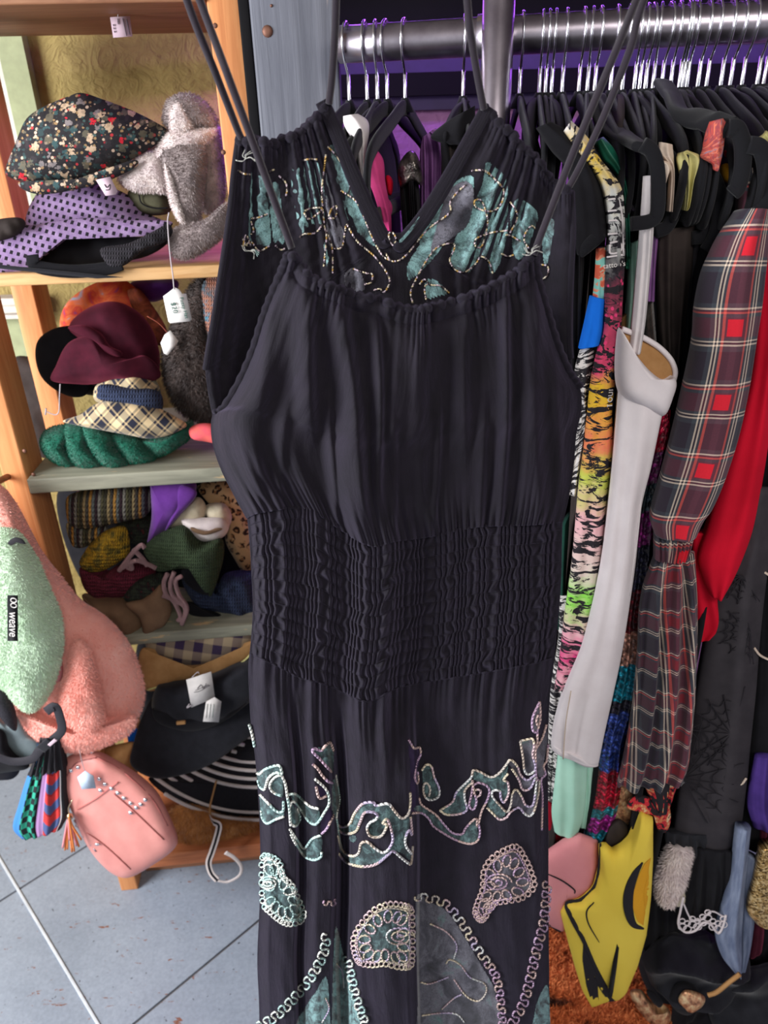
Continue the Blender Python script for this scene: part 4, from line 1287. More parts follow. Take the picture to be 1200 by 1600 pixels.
soft('green_beanie', 'forest green knitted beanie lying with its opening down', 'beanie', [
    ('body', [(224, 858), (240, 840), (262, 828), (290, 822), (316, 846), (346, 842), (350, 866), (342, 900), (330, 931), (322, 918), (308, 892), (280, 887), (248, 892), (236, 880)], .02, .045, 'knit_green', dict(wr=.007, ws=25)),
    ('opening', [(284, 890), (306, 893), (320, 916), (326, 930), (306, 924), (288, 908)], .0, .006, 'black_cloth', dict(lab='dark opening'))])
soft('maroon_beanie', 'maroon chunky knitted hat below the mustard one', 'beanie', [
    ('body', [(124, 888), (140, 894), (160, 898), (184, 884), (216, 880), (242, 888), (236, 912), (196, 932), (156, 936), (132, 920)], .05, .035, 'knit_maroon', dict(wr=.012, ws=40))])
soft('flecked_scarf', 'dark green and red flecked scarf on the brown cap', 'scarf', [
    ('scarf', [(194, 932), (208, 912), (230, 900), (254, 896), (262, 912), (248, 932), (222, 940), (200, 940)], .02, .026, 'knit_floral', dict(wr=.005, ws=60))])
soft('peaked_cap', 'plain brown cap at the front of the third shelf', 'cap', [
    ('crown', [(128, 930), (146, 936), (176, 936), (206, 942), (222, 962), (222, 990), (200, 996), (170, 982), (144, 958)], .03, .05, 'brown_suede', dict(wr=.009, ws=35)),
    ('peak', [(196, 944), (222, 936), (240, 922), (254, 914), (268, 950), (258, 976), (244, 984), (226, 994), (218, 966)], .0, .02, 'brown_suede', dict(wr=.003))])
soft('navy_beanie', 'navy knitted hat at the right of the third shelf', 'beanie', [
    ('body', [(284, 905), (310, 908), (332, 930), (350, 898), (385, 892), (404, 902), (404, 962), (380, 968), (345, 958), (306, 944)], .06, .04, 'knit_navy', dict(wr=.012, ws=40)),
    ('brim', [(290, 940), (330, 955), (400, 962), (400, 972), (350, 974), (300, 962)], .05, .02, 'black_cloth')])
for k, (pp_, lb) in enumerate([([[(186, 892), (204, 868), (220, 852), (226, 856)], [(190, 888), (212, 876), (232, 882), (244, 888)], [(208, 858), (222, 872), (230, 884)], [(200, 872), (206, 888), (198, 886)]], 'pink yarn braid sticking out between the maroon and green hats'),
                               ([[(262, 896), (256, 912), (262, 932), (284, 944), (290, 956), (284, 972)], [(272, 894), (266, 912), (270, 930), (288, 946)], [(284, 900), (274, 908), (280, 930), (292, 950), (284, 976)], [(254, 930), (270, 938), (282, 962), (278, 970)]], 'pink yarn tassel hanging over the brown cap')]):
    b = sh(*pp_[0][0], -.03)
    t_ = thing('yarn_tassel', lb, 'tassel', b, 'pink yarn ties')
    for q in pp_:
        part('strand', line(q, S0 - .035 - .004 * k, .0046, SS, n=8, k=24), M['yarn_pink'], t_)
soft('third_shelf_shade', 'black mass added to deepen shade at the back of the third shelf', 'hat', [
    ('heap', [(92, 764), (200, 752), (330, 748), (390, 790), (396, 950), (300, 956), (180, 940), (118, 890)], .20, .05, 'black_cloth', dict(wr=.012))])  # added black mass stands in for deep shade behind the hats

# ---- bottom shelf
soft('bottom_shelf_shade', 'black mass added to deepen shade at the back of the bottom shelf', 'bag', [
    ('bag', [(214, 1010), (300, 990), (390, 990), (398, 1100), (390, 1230), (300, 1240), (236, 1200)], .20, .05, 'black_cloth', dict(wr=.012))])  # black backing added for the shade inside the bottom shelf
soft('gingham_hat', 'purple and tan gingham bucket hat with a tan brim', 'hat', [
    ('crown', [(226, 1000), (228, 985), (300, 980), (396, 978), (398, 1008), (378, 1024), (340, 1036), (292, 1040), (250, 1034), (232, 1018)], .03, .04, 'gingham'),
    ('brim', [(216, 1030), (226, 1012), (252, 1034), (292, 1044), (340, 1038), (378, 1024), (400, 1000), (404, 1012), (380, 1034), (344, 1052), (300, 1064), (262, 1070), (236, 1080), (220, 1070)], .0, .018, 'tan', dict(wr=.002))])
part('brim_edge', line([(230, 1078), (262, 1069), (300, 1063), (344, 1051), (378, 1035), (402, 1011)], S0 - .012, .0022, SS), M['yellow_cream'], bpy.data.objects['gingham_hat'])
soft('felt_hat', 'wide black felt hat tilted against the shelf with a tan buckle', 'hat', [
    ('brim', [(205, 1196), (208, 1164), (222, 1120), (244, 1086), (300, 1078), (370, 1050), (420, 1050), (430, 1110), (404, 1140), (370, 1166), (330, 1194), (284, 1211), (240, 1216)], .0, .022, 'black_felt', dict(wr=.004, ws=14, tilt=-.04)),
    ('crown', [(238, 1106), (244, 1074), (262, 1066), (320, 1056), (372, 1036), (410, 1030), (416, 1070), (380, 1104), (345, 1128), (300, 1140), (262, 1132)], -.012, .05, 'black_felt', dict(wr=.002, pw=4)),
    ('hat_band', [(238, 1108), (246, 1112), (300, 1126), (345, 1112), (384, 1084), (390, 1094), (348, 1128), (302, 1142), (262, 1136), (242, 1124)], -.035, .022, 'black_cloth', dict(lab='black band'))])
o = bpy.data.objects['felt_hat']
part('buckle', obox(sh(283, 1129, -.067), sx_ * .0095, (0, -.003, 0), (0, 0, .0038), .0015), M['tan'], o, label='tan buckle')
tg = thing('paper_tag', 'white square shop tag on the black felt hat', 'tag', sh(315, 1105, -.07))
part('card', card([(291, 1062), (330, 1049), (336, 1090), (299, 1105)], S0 - .07, .0009, SS), M['paper'], tg)
part('fastener', line([(311, 1053), (309, 1050), (300, 1058)], S0 - .073, .0008, SS, k=8), M['string'], tg)
part('corner_loop', line([(299, 1102), (292, 1106), (296, 1100)], S0 - .073, .0012, SS, k=8), M['string'], tg)
xd, yd = at(328, 1070, 1.2) - at(300, 1080, 1.2), at(312, 1060, 1.2) - at(316, 1090, 1.2)
for q in ([(303, 1082), (312, 1080), (322, 1074), (328, 1071)], [(308, 1076), (314, 1070), (318, 1076), (322, 1068)], [(305, 1079), (326, 1070)]):
    part('faint_print', line(q, S0 - .0722, .0006, SS, k=14, n=5), M['ink'], tg)
tg = thing('swing_tag', 'cream swing tag hanging below the white square tag', 'price tag', sh(330, 1128, -.08))
part('card', card([(322, 1096), (335, 1089), (346, 1096), (342, 1128), (317, 1127)], S0 - .075, .0009, SS), M['paper'], tg)
for k in range(3):
    part('ruled_line', line([(324 + 5 * k, 1100), (322 + 5 * k, 1122)], S0 - .0768, .0004, SS, k=4), M['ink_green'], tg)
# striped straw hat: rings of braid
shat = thing('striped_sun_hat', 'black straw sun hat with white braid rings and a ribbon', 'hat', sh(330, 1282, .02))
part('brim', puff([(232, 1216), (270, 1216), (320, 1200), (372, 1162), (420, 1120), (450, 1150), (450, 1268), (405, 1284), (360, 1282), (310, 1268), (262, 1244)], S0 + .05, .03, s=SS), M['straw_black'], shat)
cx, cy = 400, 1040
for k, (r, a0, a1) in enumerate([(112, 50, 98), (125, 48, 102), (138, 46, 105), (151, 48, 110), (164, 60, 116), (177, 62, 122), (190, 66, 126), (203, 70, 129), (216, 74, 132), (229, 76, 133), (241, 80, 124)]):
    A_ = np.radians(np.linspace(a0, a1, 26))
    P = np.stack([cx + np.cos(A_) * r * 1.06, cy + np.sin(A_) * r], 1)
    pts = at_np(P[:, 0], P[:, 1], np.full(len(P), S0 + .024 + .012 * math.sin(k)), SS)
    part('braid_ring', tube(pts, 1.0, 8, flat=(.0044, .0028, (0, -1, .4))), M['straw_white'], shat)
rib = [(328, 1276), (333, 1284), (342, 1290), (338, 1310), (331, 1332), (326, 1348), (330, 1364), (340, 1376)]
P = spline(np.array(rib, float), 40)
pts = at_np(P[:, 0], P[:, 1], np.interp(np.linspace(0, 1, 40), [0, .15, 1], [S0 - .01, S0 - .045, S0 - .10]), SS)
part('ribbon', tube(pts, 1.0, 8, flat=(.0075, .0006, (0, -1, .5))), M['straw_white'], shat, label='white ribbon with a black centre stripe')
part('ribbon_stripe', tube(pts + np.array([0, -.0009, .0004]), 1.0, 6, flat=(.0028, .0004, (0, -1, .5))), M['straw_black'], shat)
P = spline(np.array([(340, 1376), (356, 1378), (374, 1368), (377, 1354), (366, 1340), (352, 1332)], float), 30)
pts = at_np(P[:, 0], P[:, 1], np.full(30, S0 - .10), SS)
part('ribbon_loop', tube(pts, np.linspace(.5, .9, 30), 8, flat=(.0055, .0006, (.3, -1, .3))), M['straw_white'], shat)
P = spline(np.array([(338, 1220), (333, 1240), (328, 1262), (330, 1280)], float), 16)
part('chin_cord', tube(at_np(P[:, 0], P[:, 1], np.full(16, S0 + .012), SS), .0022, 6), M['tan'], shat)
soft('fur_hat', 'amber brown fur hat at the bottom front of the shelf unit', 'hat', [
    ('fur', [(262, 1272), (284, 1258), (320, 1262), (350, 1276), (405, 1280), (392, 1296), (350, 1306), (325, 1316), (300, 1318), (274, 1310)], .03, .04, 'amber_fur', dict(wr=.004, fur=(5000, .010, .0006, .5)))])
soft('blue_tag_card', 'pale blue card tucked behind the pink plush hat', 'card', [
    ('card', [(200, 1142), (214, 1138), (216, 1158), (212, 1172), (202, 1168)], .04, .006, 'blue_cloth')])
soft('brown_bag', 'brown leather bag edge behind the pink handbag', 'bag', [
    ('bag', [(150, 1180), (200, 1160), (214, 1170), (212, 1230), (190, 1250), (160, 1230)], .03, .03, 'tan')])

# ---------------------------------------------------------------- plush hats and bags hanging at the left corner
HY = 1.16
soft('pink_plush_hat', 'salmon pink plush hat with long ears hanging at the left corner', 'hat', [
    ('body', [(-40, 760), (0, 758), (26, 800), (55, 852), (92, 900), (124, 938), (168, 968), (204, 1010), (222, 1056), (225, 1092), (212, 1128), (184, 1154), (132, 1172), (80, 1166), (40, 1140), (16, 1105), (-40, 1060)], .03, .07, 'pink_fur', dict(wr=.006, ws=14, pw=2.2, fur=(16000, .0045, .0006))),
    ('ear', [(92, 1112), (96, 1075), (108, 1035), (118, 1000), (138, 1010), (150, 1050), (158, 1092), (162, 1124), (144, 1144), (112, 1136)], -.045, .032, 'pink_fur', dict(wr=.003, fur=(5000, .005, .0006), lab='long soft ear')),
    ('inner_ear', [(62, 1046), (72, 1030), (88, 1016), (98, 1040), (94, 1064), (76, 1060)], -.035, .02, 'salmon_cloth'),
    ('cuff', [(22, 1112), (50, 1116), (80, 1128), (120, 1140), (170, 1130), (212, 1120), (206, 1142), (180, 1158), (132, 1174), (80, 1168), (44, 1144)], -.02, .035, 'pink_fur', dict(fur=(5000, .0045, .0006)))], s=0, y0=HY)
mh = soft('mint_plush_hat', 'mint green plush hat with a black woven label', 'hat', [
    ('body', [(-60, 850), (-20, 828), (16, 826), (34, 838), (56, 872), (76, 920), (94, 964), (97, 1012), (88, 1056), (72, 1092), (50, 1112), (28, 1100), (8, 1076), (-30, 1050), (-70, 960)], -.06, .07, 'mint_fur', dict(wr=.006, ws=16, pw=2.2, fur=(16000, .0045, .0006)))], s=0, y0=HY)
Yl = HY - .143
lb_ = part('label', card([(12, 930), (28, 930), (28, 1001), (12, 1001)], Yl, .0012), M['black_cloth'], mh, label='black label with white lettering')
xd, yd = at(20, 1000, Yl) - at(20, 930, Yl), at(28, 960, Yl) - at(12, 960, Yl)
write('weave', at(20.5, 976, Yl - .0014), xd, yd, .0205, M['paper'], lb_)
for yy in (938, 946):
    c_ = at(21.5, yy, Yl - .0016)
    a = np.linspace(0, 2 * math.pi, 20, endpoint=False)
    part('ring_mark', tube([c_ + Vector((math.cos(q) * .0046, 0, math.sin(q) * .0042)) for q in a], .0009, 6, closed=True), M['paper'], lb_)
soft('eyelet_seam', 'small dark hole near the top of the mint plush hat', 'eyelet', [('eyelet', [(12, 848), (22, 840), (34, 842), (40, 850), (28, 847), (18, 852)], -.113, .003, 'black_line')], s=0, y0=HY)
mc = soft('mesh_visor_cap', 'black mesh cap with a buckled strap under the mint plush hat', 'cap', [
    ('panel', [(-60, 1060), (0, 1074), (16, 1092), (26, 1120), (24, 1142), (0, 1120), (-60, 1110)], -.05, .02, 'mesh_black', dict(wr=.004)),
    ('lens', [(-20, 1110), (10, 1130), (26, 1118), (44, 1148), (60, 1160), (60, 1182), (36, 1190), (10, 1170), (-20, 1150)], -.03, .012, 'clear_grey', dict(lab='grey clear vinyl panel')),
    ('body', [(-60, 1140), (0, 1140), (14, 1168), (30, 1186), (46, 1194), (30, 1204), (-60, 1206)], -.045, .02, 'black_cloth', dict(wr=.003))], s=0, y0=HY)
part('strap', line([(72, 1112), (86, 1104), (94, 1122), (96, 1142), (80, 1158), (62, 1172), (50, 1186), (20, 1190), (-10, 1180)], HY - .11, 1.0, flat=(.0085, .0012, (0, -1, .3)), n=8), M['mesh_black'], mc)
part('buckle', obox(at(72, 1164, HY - .117), Vector((.012, 0, .010)), (0, -.003, 0), Vector((-.006, 0, .007)), .002), M['black_felt'], mc)
part('strap_tip', obox(at(82, 1160, HY - .121), Vector((.008, 0, .007)), (0, -.001, 0), Vector((-.0022, 0, .0022)), .0005), M['paper_pink'], mc)
soft('grey_bag', 'dark grey bag bottom at the left edge above the floor', 'bag', [('bag', [(-80, 1170), (0, 1180), (30, 1196), (24, 1214), (0, 1218), (-80, 1220)], .0, .03, 'charcoal')], s=0, y0=HY)

ik = thing('drawstring_pouch', 'woven drawstring pouch with red, teal and blue bands', 'pouch', at(60, 1305, HY))
part('pouch', drop([((62, 1160), (98, 1158)), ((56, 1180), (100, 1176)), ((42, 1215), (104, 1200)), ((30, 1255), (106, 1235)), ((21, 1290), (108, 1268)), ((34, 1306), (98, 1290))], HY - .03, .028, folds=4, amp=.004, m=40), M['ikat'], ik)
part('gathered_top', drop([((64, 1150), (98, 1148)), ((58, 1172), (101, 1168)), ((48, 1200), (104, 1190)), ((44, 1208), (105, 1196))], HY - .036, .026, folds=6, amp=.005, m=20), M['charcoal'], ik, label='dark grey gathered top')

pb = thing('pink_handbag', 'pink leather handbag with silver studs and a zip', 'handbag', at(190, 1370, HY))
PBO = [(100, 1192), (112, 1180), (150, 1176), (180, 1190), (215, 1212), (245, 1240), (264, 1276), (277, 1308), (272, 1326), (240, 1350), (206, 1369), (184, 1368), (160, 1350), (136, 1318), (114, 1270), (97, 1222)]
g = puff(PBO, HY - .01, .036, pw=7, wr=.003, ws=24, n=90, tilt=.004)
part('bag_body', g, M['pink_leather'], pb)
bagV = np.asarray(g[0])[:14 * 90]
bagP = np.array([proj(v) for v in bagV])

def on_bag(x, y, lift=.0):
    k = np.argsort((bagP[:, 0] - x) ** 2 + (bagP[:, 1] - y) ** 2)[:4]
    Y = bagV[k, 1].mean()
    return at(x, y, Y - lift)

for q in ([(122, 1265), (150, 1248), (185, 1222)], [(118, 1290), (160, 1318), (204, 1358)], [(178, 1240), (210, 1268), (256, 1312)], [(146, 1180), (190, 1204), (236, 1246), (262, 1290)], [(103, 1215), (120, 1192), (150, 1184)]):
    P = spline(np.array(q, float), 24)
    part('seam', tube([on_bag(x, y, .0008) for x, y in P], .0015, 6), M['pink_seam'], pb)
for x, y in [(111, 1204), (122, 1199), (155, 1217), (164, 1225), (174, 1232), (184, 1239), (194, 1247), (204, 1255), (157, 1235), (213, 1262), (220, 1257), (227, 1250), (204, 1270), (143, 1176)]:
    part('stud', ball(on_bag(x, y, .001), (.0050, .0034, .0050), 8, 5), M['chrome'], pb)
part('zip', tube([on_bag(x, y, .001) for x, y in spline(np.array([(116, 1282), (130, 1305), (150, 1330)], float), 16)], .0022, 6), M['steel'], pb)
part('zip_pull', ball(on_bag(152, 1319, .003), (.006, .003, .004)), M['chrome'], pb)
part('strap_loop', line([(140, 1186), (132, 1160), (126, 1140)], HY - .02, .005, k=10), M['pink_leather'], pb)
tg = thing('blue_price_tag', 'pale blue price tag hanging on the pink handbag', 'price tag', on_bag(138, 1232))
part('card', card([(121, 1214), (133, 1204), (146, 1212), (150, 1231), (128, 1233)], bagV[:, 1].min() - .012, .001), M['paper_blue'], tg)
part('string', line([(133, 1206), (128, 1190), (124, 1172)], bagV[:, 1].min() - .012, .0007, k=8), M['string'], tg)
tz = thing('orange_tassel', 'orange yarn tassel dangling left of the pink handbag', 'tassel', at(114, 1330, HY - .05))
part('cap', ball(at(109, 1276, HY - .05), (.007, .007, .009)), M['gold_metal'], tz)
rt_ = random.Random(5)
for k in range(9):
    x0, x1 = 104 + k * 1.1, 98 + k * 3.6
    part('strand', line([(108, 1274), (x0, 1290), (x1, 1318 + rt_.uniform(-6, 14))], HY - .05 + rt_.uniform(-.008, .008), .0022, k=12, n=5), M['orange_yarn'] if k % 3 else M['salmon_cloth'], tz)
part('chain', line([(108, 1272), (107, 1262), (113, 1250)], HY - .05, .0012, k=8), M['gold_metal'], tz)

# ---------------------------------------------------------------- garments on the rail as the picture shows them
def garment(name, label, cat, pieces, group=None):
    """pieces: (part name, rows or outline, Y, thickness, material, options); outline pieces carry kind='puff'"""
    gs = []
    for p in pieces:
        nm, rw, Y, T, mat = p[:5]
        o = dict(p[5]) if len(p) > 5 else {}
        lab, fur, kd = o.pop('lab', None), o.pop('fur', None), o.pop('kind', 'drop')
        g = puff(rw, Y, T, **o) if kd == 'puff' else drop(rw, Y, T, **o)
        gs.append((nm, g, M[mat], lab, fur))
    av = np.vstack([np.asarray(g[1][0]) for g in gs])
    t_ = thing(name, label, cat, Vector(((av[:, 0].min() + av[:, 0].max()) / 2, (av[:, 1].min() + av[:, 1].max()) / 2, av[:, 2].min())), group)
    for nm, g, mt, lab, fur in gs:
        o = part(nm, g, mt, t_, label=lab)
        if fur:
            part('fur', tuft(g, fur[0], fur[1], fur[2], seed=fur[0], droop=.4), mt, o, smooth=False, kind='stuff', recalc=False)
    return t_

# seen through the V of the neckline
garment('white_shirt', 'white shirt shoulder showing at the left of the dress neckline', 'shirt', [
    ('shoulder', [((536, 182), (560, 178)), ((538, 196), (574, 188)), ((552, 225), (577, 205)), ((560, 262), (572, 240)), ((566, 300), (572, 280))], 1.00, .02, 'white_cloth', dict(folds=1, amp=.002))])
garment('pink_jumpsuit', 'hot pink strappy garment behind the dress neckline', 'top', [
    ('strap', [((572, 238), (586, 230)), ((571, 262), (599, 250)), ((577, 285), (602, 282)), ((586, 310), (606, 305)), ((596, 345), (611, 335)), ((604, 378), (612, 372)), ((606, 420), (614, 420))], .98, .018, 'pink_cloth', dict(folds=1, amp=.002)),
    ('ruffle', [(598, 312), (606, 310), (613, 322), (611, 336), (602, 340), (598, 328)], .985, .012, 'pink_cloth', dict(kind='puff')),
    ('shadow_ring', [(580, 278), (592, 271), (600, 276), (600, 284), (590, 288), (583, 292)], .975, .006, 'black_cloth', dict(kind='puff', lab='black ring trim'))])  # black shape puts a shadow into the straps
garment('red_blouse', 'small patch of a red blouse beside the pink straps', 'top', [('fold', [(602, 278), (608, 274), (614, 284), (612, 304), (605, 302)], 1.02, .012, 'red_cloth', dict(kind='puff'))])
garment('metallic_top', 'dark metallic foil top hanging in the middle of the neckline', 'top', [
    ('yoke', [(622, 262), (634, 240), (646, 236), (655, 250), (661, 280), (658, 290), (648, 284), (640, 286), (626, 292)], 1.00, .02, 'foil', dict(kind='puff', wr=.006, ws=60)),
    ('skirt', [((624, 284), (654, 284)), ((626, 320), (656, 320)), ((630, 380), (656, 380)), ((630, 470), (660, 470))], 1.02, .02, 'black_cloth', dict(folds=3, amp=.006)),
    ('strap', [((638, 282), (646, 282)), ((640, 340), (648, 340))], .99, .004, 'charcoal')])
garment('sheer_blouse', 'lilac sheer blouse hanging right of the metallic top', 'blouse', [
    ('body', [((660, 215), (680, 200)), ((656, 240), (706, 215)), ((656, 290), (706, 280)), ((655, 380), (706, 380)), ((652, 470), (704, 470))], 1.03, .02, 'lilac_sheer', dict(folds=4, amp=.006))])
garment('khaki_top', 'khaki brown top behind the lilac sheer blouse', 'top', [
    ('shoulder', [((692, 225), (716, 194)), ((690, 250), (730, 210)), ((692, 330), (728, 330))], 1.00, .018, 'brown_dark', dict(folds=2, amp=.003))])
garment('black_bolero', 'black bolero shoulder left of the steel pole', 'top', [
    ('shoulder', [((700, 188), (742, 165)), ((676, 208), (742, 190)), ((676, 218), (735, 215)), ((700, 226), (728, 226))], .985, .016, 'black_cloth', dict(folds=1, amp=.002))])

# right of the pole, from left to right
garment('black_tee', 'plain black short-sleeved top right of the dress shoulder', 'top', [
    ('shoulder', [((838, 200), (860, 190)), ((862, 236), (900, 214)), ((884, 262), (924, 252)), ((892, 300), (938, 290)), ((896, 340), (945, 340)), ((902, 398), (948, 366))], .865, .022, 'black_cloth', dict(folds=1, amp=.003)),
    ('body', [((878, 300), (905, 300)), ((880, 400), (912, 390)), ((882, 500), (906, 500)), ((886, 620), (904, 620))], .90, .02, 'black_cloth', dict(folds=2, amp=.003)),
    ('sleeve_lining', [(908, 384), (924, 366), (942, 364), (944, 374), (922, 394), (908, 402)], .845, .004, 'velvet', dict(kind='puff'))])
garment('print_tee', 'orange and teal print top with a bright blue hem', 'top', [
    ('print', [((932, 388), (952, 384)), ((930, 430), (950, 430)), ((926, 470), (949, 470))], .868, .014, 'orangeteal', dict(folds=1, amp=.002)),
    ('hem', [((922, 462), (950, 468)), ((914, 500), (944, 508)), ((904, 544), (938, 536))], .862, .016, 'blue_cloth', dict(folds=1, amp=.002, lab='bright blue hem band'))])
gt = garment('graffiti_top', 'long graffiti print top in black, yellow, pink and green', 'top', [
    ('front_edge', [((880, 206), (892, 190)), ((900, 240), (918, 216)), ((922, 262), (938, 250)), ((936, 284), (958, 274)), ((944, 310), (972, 300)), ((948, 350), (976, 350)), ((947, 400), (976, 400)), ((944, 460), (973, 460)), ((942, 515), (970, 520)), ((934, 545), (968, 545)), ((924, 590), (962, 590)),
                     ((918, 640), (956, 640)), ((912, 700), (958, 700)), ((904, 760), (950, 760)), ((898, 830), (944, 830)), ((892, 890), (940, 890)), ((882, 960), (930, 960)), ((874, 1030), (916, 1030)), ((866, 1078), (896, 1060))], .850, .014, 'graffiti', dict(folds=1, amp=.003, m=90)),
    ('back_edge', [((906, 548), (928, 540)), ((898, 580), (926, 580)), ((896, 620), (920, 620)), ((903, 660), (918, 640)), ((896, 700), (914, 680)), ((890, 730), (908, 710)), ((884, 770), (900, 770))], .872, .014, 'bwprint', dict(folds=1, amp=.003, lab='black and white splash print')),
    ('lower_hem', [((874, 930), (900, 930)), ((872, 1000), (900, 1000)), ((860, 1080), (890, 1080)), ((856, 1180), (874, 1180)), ((852, 1280), (866, 1280))], .885, .014, 'bwprint', dict(folds=1, amp=.004))])
Yg = .850 - .0145
a_, b_ = at(945, 418, Yg), at(975, 414, Yg)
write('tattoo\'s', at(960, 414, Yg - .0015), b_ - a_, at(960, 400, Yg) - at(960, 425, Yg), .0078, M['paper'], gt)
write('Your', at(952, 622, Yg - .0015), at(952, 600, Yg) - at(950, 640, Yg), at(940, 620, Yg) - at(960, 620, Yg), .013, M['paper'], gt)
for q in ([(950, 312), (968, 310)], [(950, 330), (970, 328)], [(951, 345), (972, 344)], [(950, 366), (974, 364)], [(953, 380), (968, 378), (970, 392), (954, 396), (953, 382)], [(966, 308), (972, 340), (974, 398)], [(948, 402), (975, 398)]):
    part('white_print', line(q, Yg - .0005, .0011, k=16), M['white_cloth'], gt)
garment('satin_blouse', 'emerald satin blouse with sequins hanging behind the graffiti print', 'top', [
    ('shoulder', [((930, 222), (942, 214)), ((940, 250), (958, 232)), ((952, 262), (970, 258)), ((968, 290), (978, 290)), ((972, 340), (982, 330)), ((974, 400), (984, 400))], .872, .016, 'green_satin', dict(folds=1, amp=.002)),
    ('sequin_edge', [((966, 268), (974, 264)), ((974, 300), (981, 298)), ((976, 350), (983, 346)), ((976, 420), (983, 420))], .868, .008, 'green_sequin', dict(folds=1, amp=.001)),
    ('body', [((872, 830), (890, 800)), ((868, 900), (884, 900)), ((866, 980), (878, 980))], .895, .012, 'dark_green', dict(folds=1, amp=.002))])
garment('white_dress', 'narrow white garment hanging through a velvet hanger loop', 'dress', [
    ('body', [((1006, 275), (1018, 275)), ((1002, 330), (1020, 330)), ((998, 380), (1020, 370)), ((993, 440), (1014, 440)), ((988, 500), (1008, 500)), ((982, 550), (1000, 550))], .834, .014, 'white_cloth', dict(folds=1, amp=.003)),
    ('green_side', [((984, 380), (1000, 375)), ((980, 450), (996, 450)), ((976, 520), (988, 520))], .878, .012, 'mint_cloth', dict(folds=1, amp=.002, lab='pale green side panel')),
    ('ochre_fold', [((966, 500), (978, 490)), ((966, 530), (978, 530))], .875, .010, 'tan', dict(folds=1, amp=.001))])
garment('white_vest', 'white ribbed vest straps looped over a black hanger', 'top', [
    ('strap', [((1022, 250), (1030, 248)), ((1028, 262), (1050, 258)), ((1032, 300), (1040, 280)), ((1030, 318), (1036, 310))], .855, .010, 'cream_cloth', dict(folds=1, amp=.002)),
    ('strap', [((1030, 222), (1050, 226)), ((1028, 238), (1052, 244)), ((1044, 262), (1053, 262)), ((1044, 300), (1053, 290)), ((1042, 330), (1050, 330))], .858, .010, 'cream_cloth', dict(folds=1, amp=.002)),
    ('body', [((1018, 370), (1028, 368)), ((1012, 420), (1024, 420)), ((1008, 470), (1022, 470))], .875, .010, 'lilac_sheer', dict(folds=1, amp=.002))])
garment('cream_blouse', 'cream yellow blouse sleeve draped over the hangers', 'blouse', [
    ('shoulder', [((1060, 240), (1072, 234)), ((1058, 252), (1098, 248)), ((1066, 290), (1084, 280)), ((1066, 320), (1076, 318)), ((1066, 328), (1071, 328))], .850, .014, 'yellow_cream', dict(folds=2, amp=.003)),
    ('lower_strip', [((1080, 290), (1093, 280)), ((1078, 320), (1092, 310)), ((1077, 348), (1084, 346))], .856, .008, 'mint_cloth', dict(folds=1, amp=.001))])
garment('paisley_top', 'red paisley print top folded over a black hanger arm', 'top', [
    ('shoulder', [((1110, 190), (1128, 185)), ((1104, 206), (1134, 194)), ((1098, 232), (1132, 212)), ((1094, 246), (1128, 240)), ((1110, 256), (1122, 262)), ((1112, 264), (1118, 268))], .838, .014, 'paisley_red', dict(folds=1, amp=.003))])
garment('orange_floral_top', 'amber and red floral top inside the front hanger loop', 'top', [
    ('fold', [(1126, 262), (1134, 255), (1144, 262), (1152, 282), (1150, 300), (1140, 288), (1128, 280)], .870, .016, 'amber_print', dict(kind='puff')),
    ('red_flower', [(1132, 236), (1138, 232), (1143, 240), (1140, 248), (1133, 244)], .872, .010, 'red_cloth', dict(kind='puff'))])
garment('yellow_blouse', 'pale yellow blouse at the right edge of the rail', 'top', [
    ('shoulder', [((1178, 222), (1196, 204)), ((1180, 236), (1210, 220)), ((1192, 246), (1214, 240)), ((1196, 300), (1216, 300))], .845, .016, 'yellow_cream', dict(folds=2, amp=.003))])

# front hanger loops in view (black velvet), each a hanger of its own
def near_loop(label, top, pts, Y, w, arm=None):
    b = at(*pts[-1], Y)
    t_ = thing('coat_hanger', label, 'hanger', b, 'velvet hangers on the clothes rail')
    P = spline(np.array(pts, float), 60)
    part('hanger_loop', tube(at_np(P[:, 0], P[:, 1], np.full(60, Y)), 1.0, 12, flat=(w, .0045, (0, -1, .3))), M['velvet'], t_)
    if arm:
        A_ = spline(np.array([a[:2] for a in arm], float), 40)
        Yi = np.interp(np.linspace(0, 1, 40), np.linspace(0, 1, len(arm)), [a[2] for a in arm])
        part('hanger_arm', tube(at_np(A_[:, 0], A_[:, 1], Yi), 1.0, 12, flat=(.012, .005, (0, -1, .2))), M['velvet'], t_)
    return t_

near_loop('black velvet hanger with its loop threaded by the white garment', None, [(1004, 226), (1018, 236), (1027, 262), (1029, 300), (1026, 335), (1014, 346), (986, 350)], .812, .0072, [(932, 150, 1.05), (945, 190, .98), (975, 214, .90), (1006, 232, .815)])
near_loop('grey-black foam hanger with the red paisley top on its arm', None, [(1138, 200), (1152, 202), (1160, 226), (1160, 262), (1153, 292), (1144, 302)], .825, .0085, [(1036, 130, 1.02), (1050, 150, .97), (1066, 178, .90), (1110, 190, .85), (1140, 200, .828)])
near_loop('black velvet hanger looping over the plaid dress shoulder', None, [(1170, 226), (1188, 232), (1196, 260), (1197, 300), (1190, 328), (1176, 338), (1164, 340)], .822, .0085)
near_loop('black velvet hanger behind the white vest straps', None, [(1034, 236), (1048, 250), (1058, 280), (1058, 315), (1050, 340), (1040, 356), (1024, 362)], .862, .0075)
near_loop('black velvet hanger under the cream yellow blouse', None, [(1092, 252), (1108, 268), (1122, 300), (1124, 340), (1116, 372), (1104, 392)], .858, .0085)
near_loop('second black velvet hanger under the cream yellow blouse, set further back', None, [(1084, 256), (1100, 276), (1110, 310), (1110, 345), (1100, 368), (1082, 372)], .866, .0075)

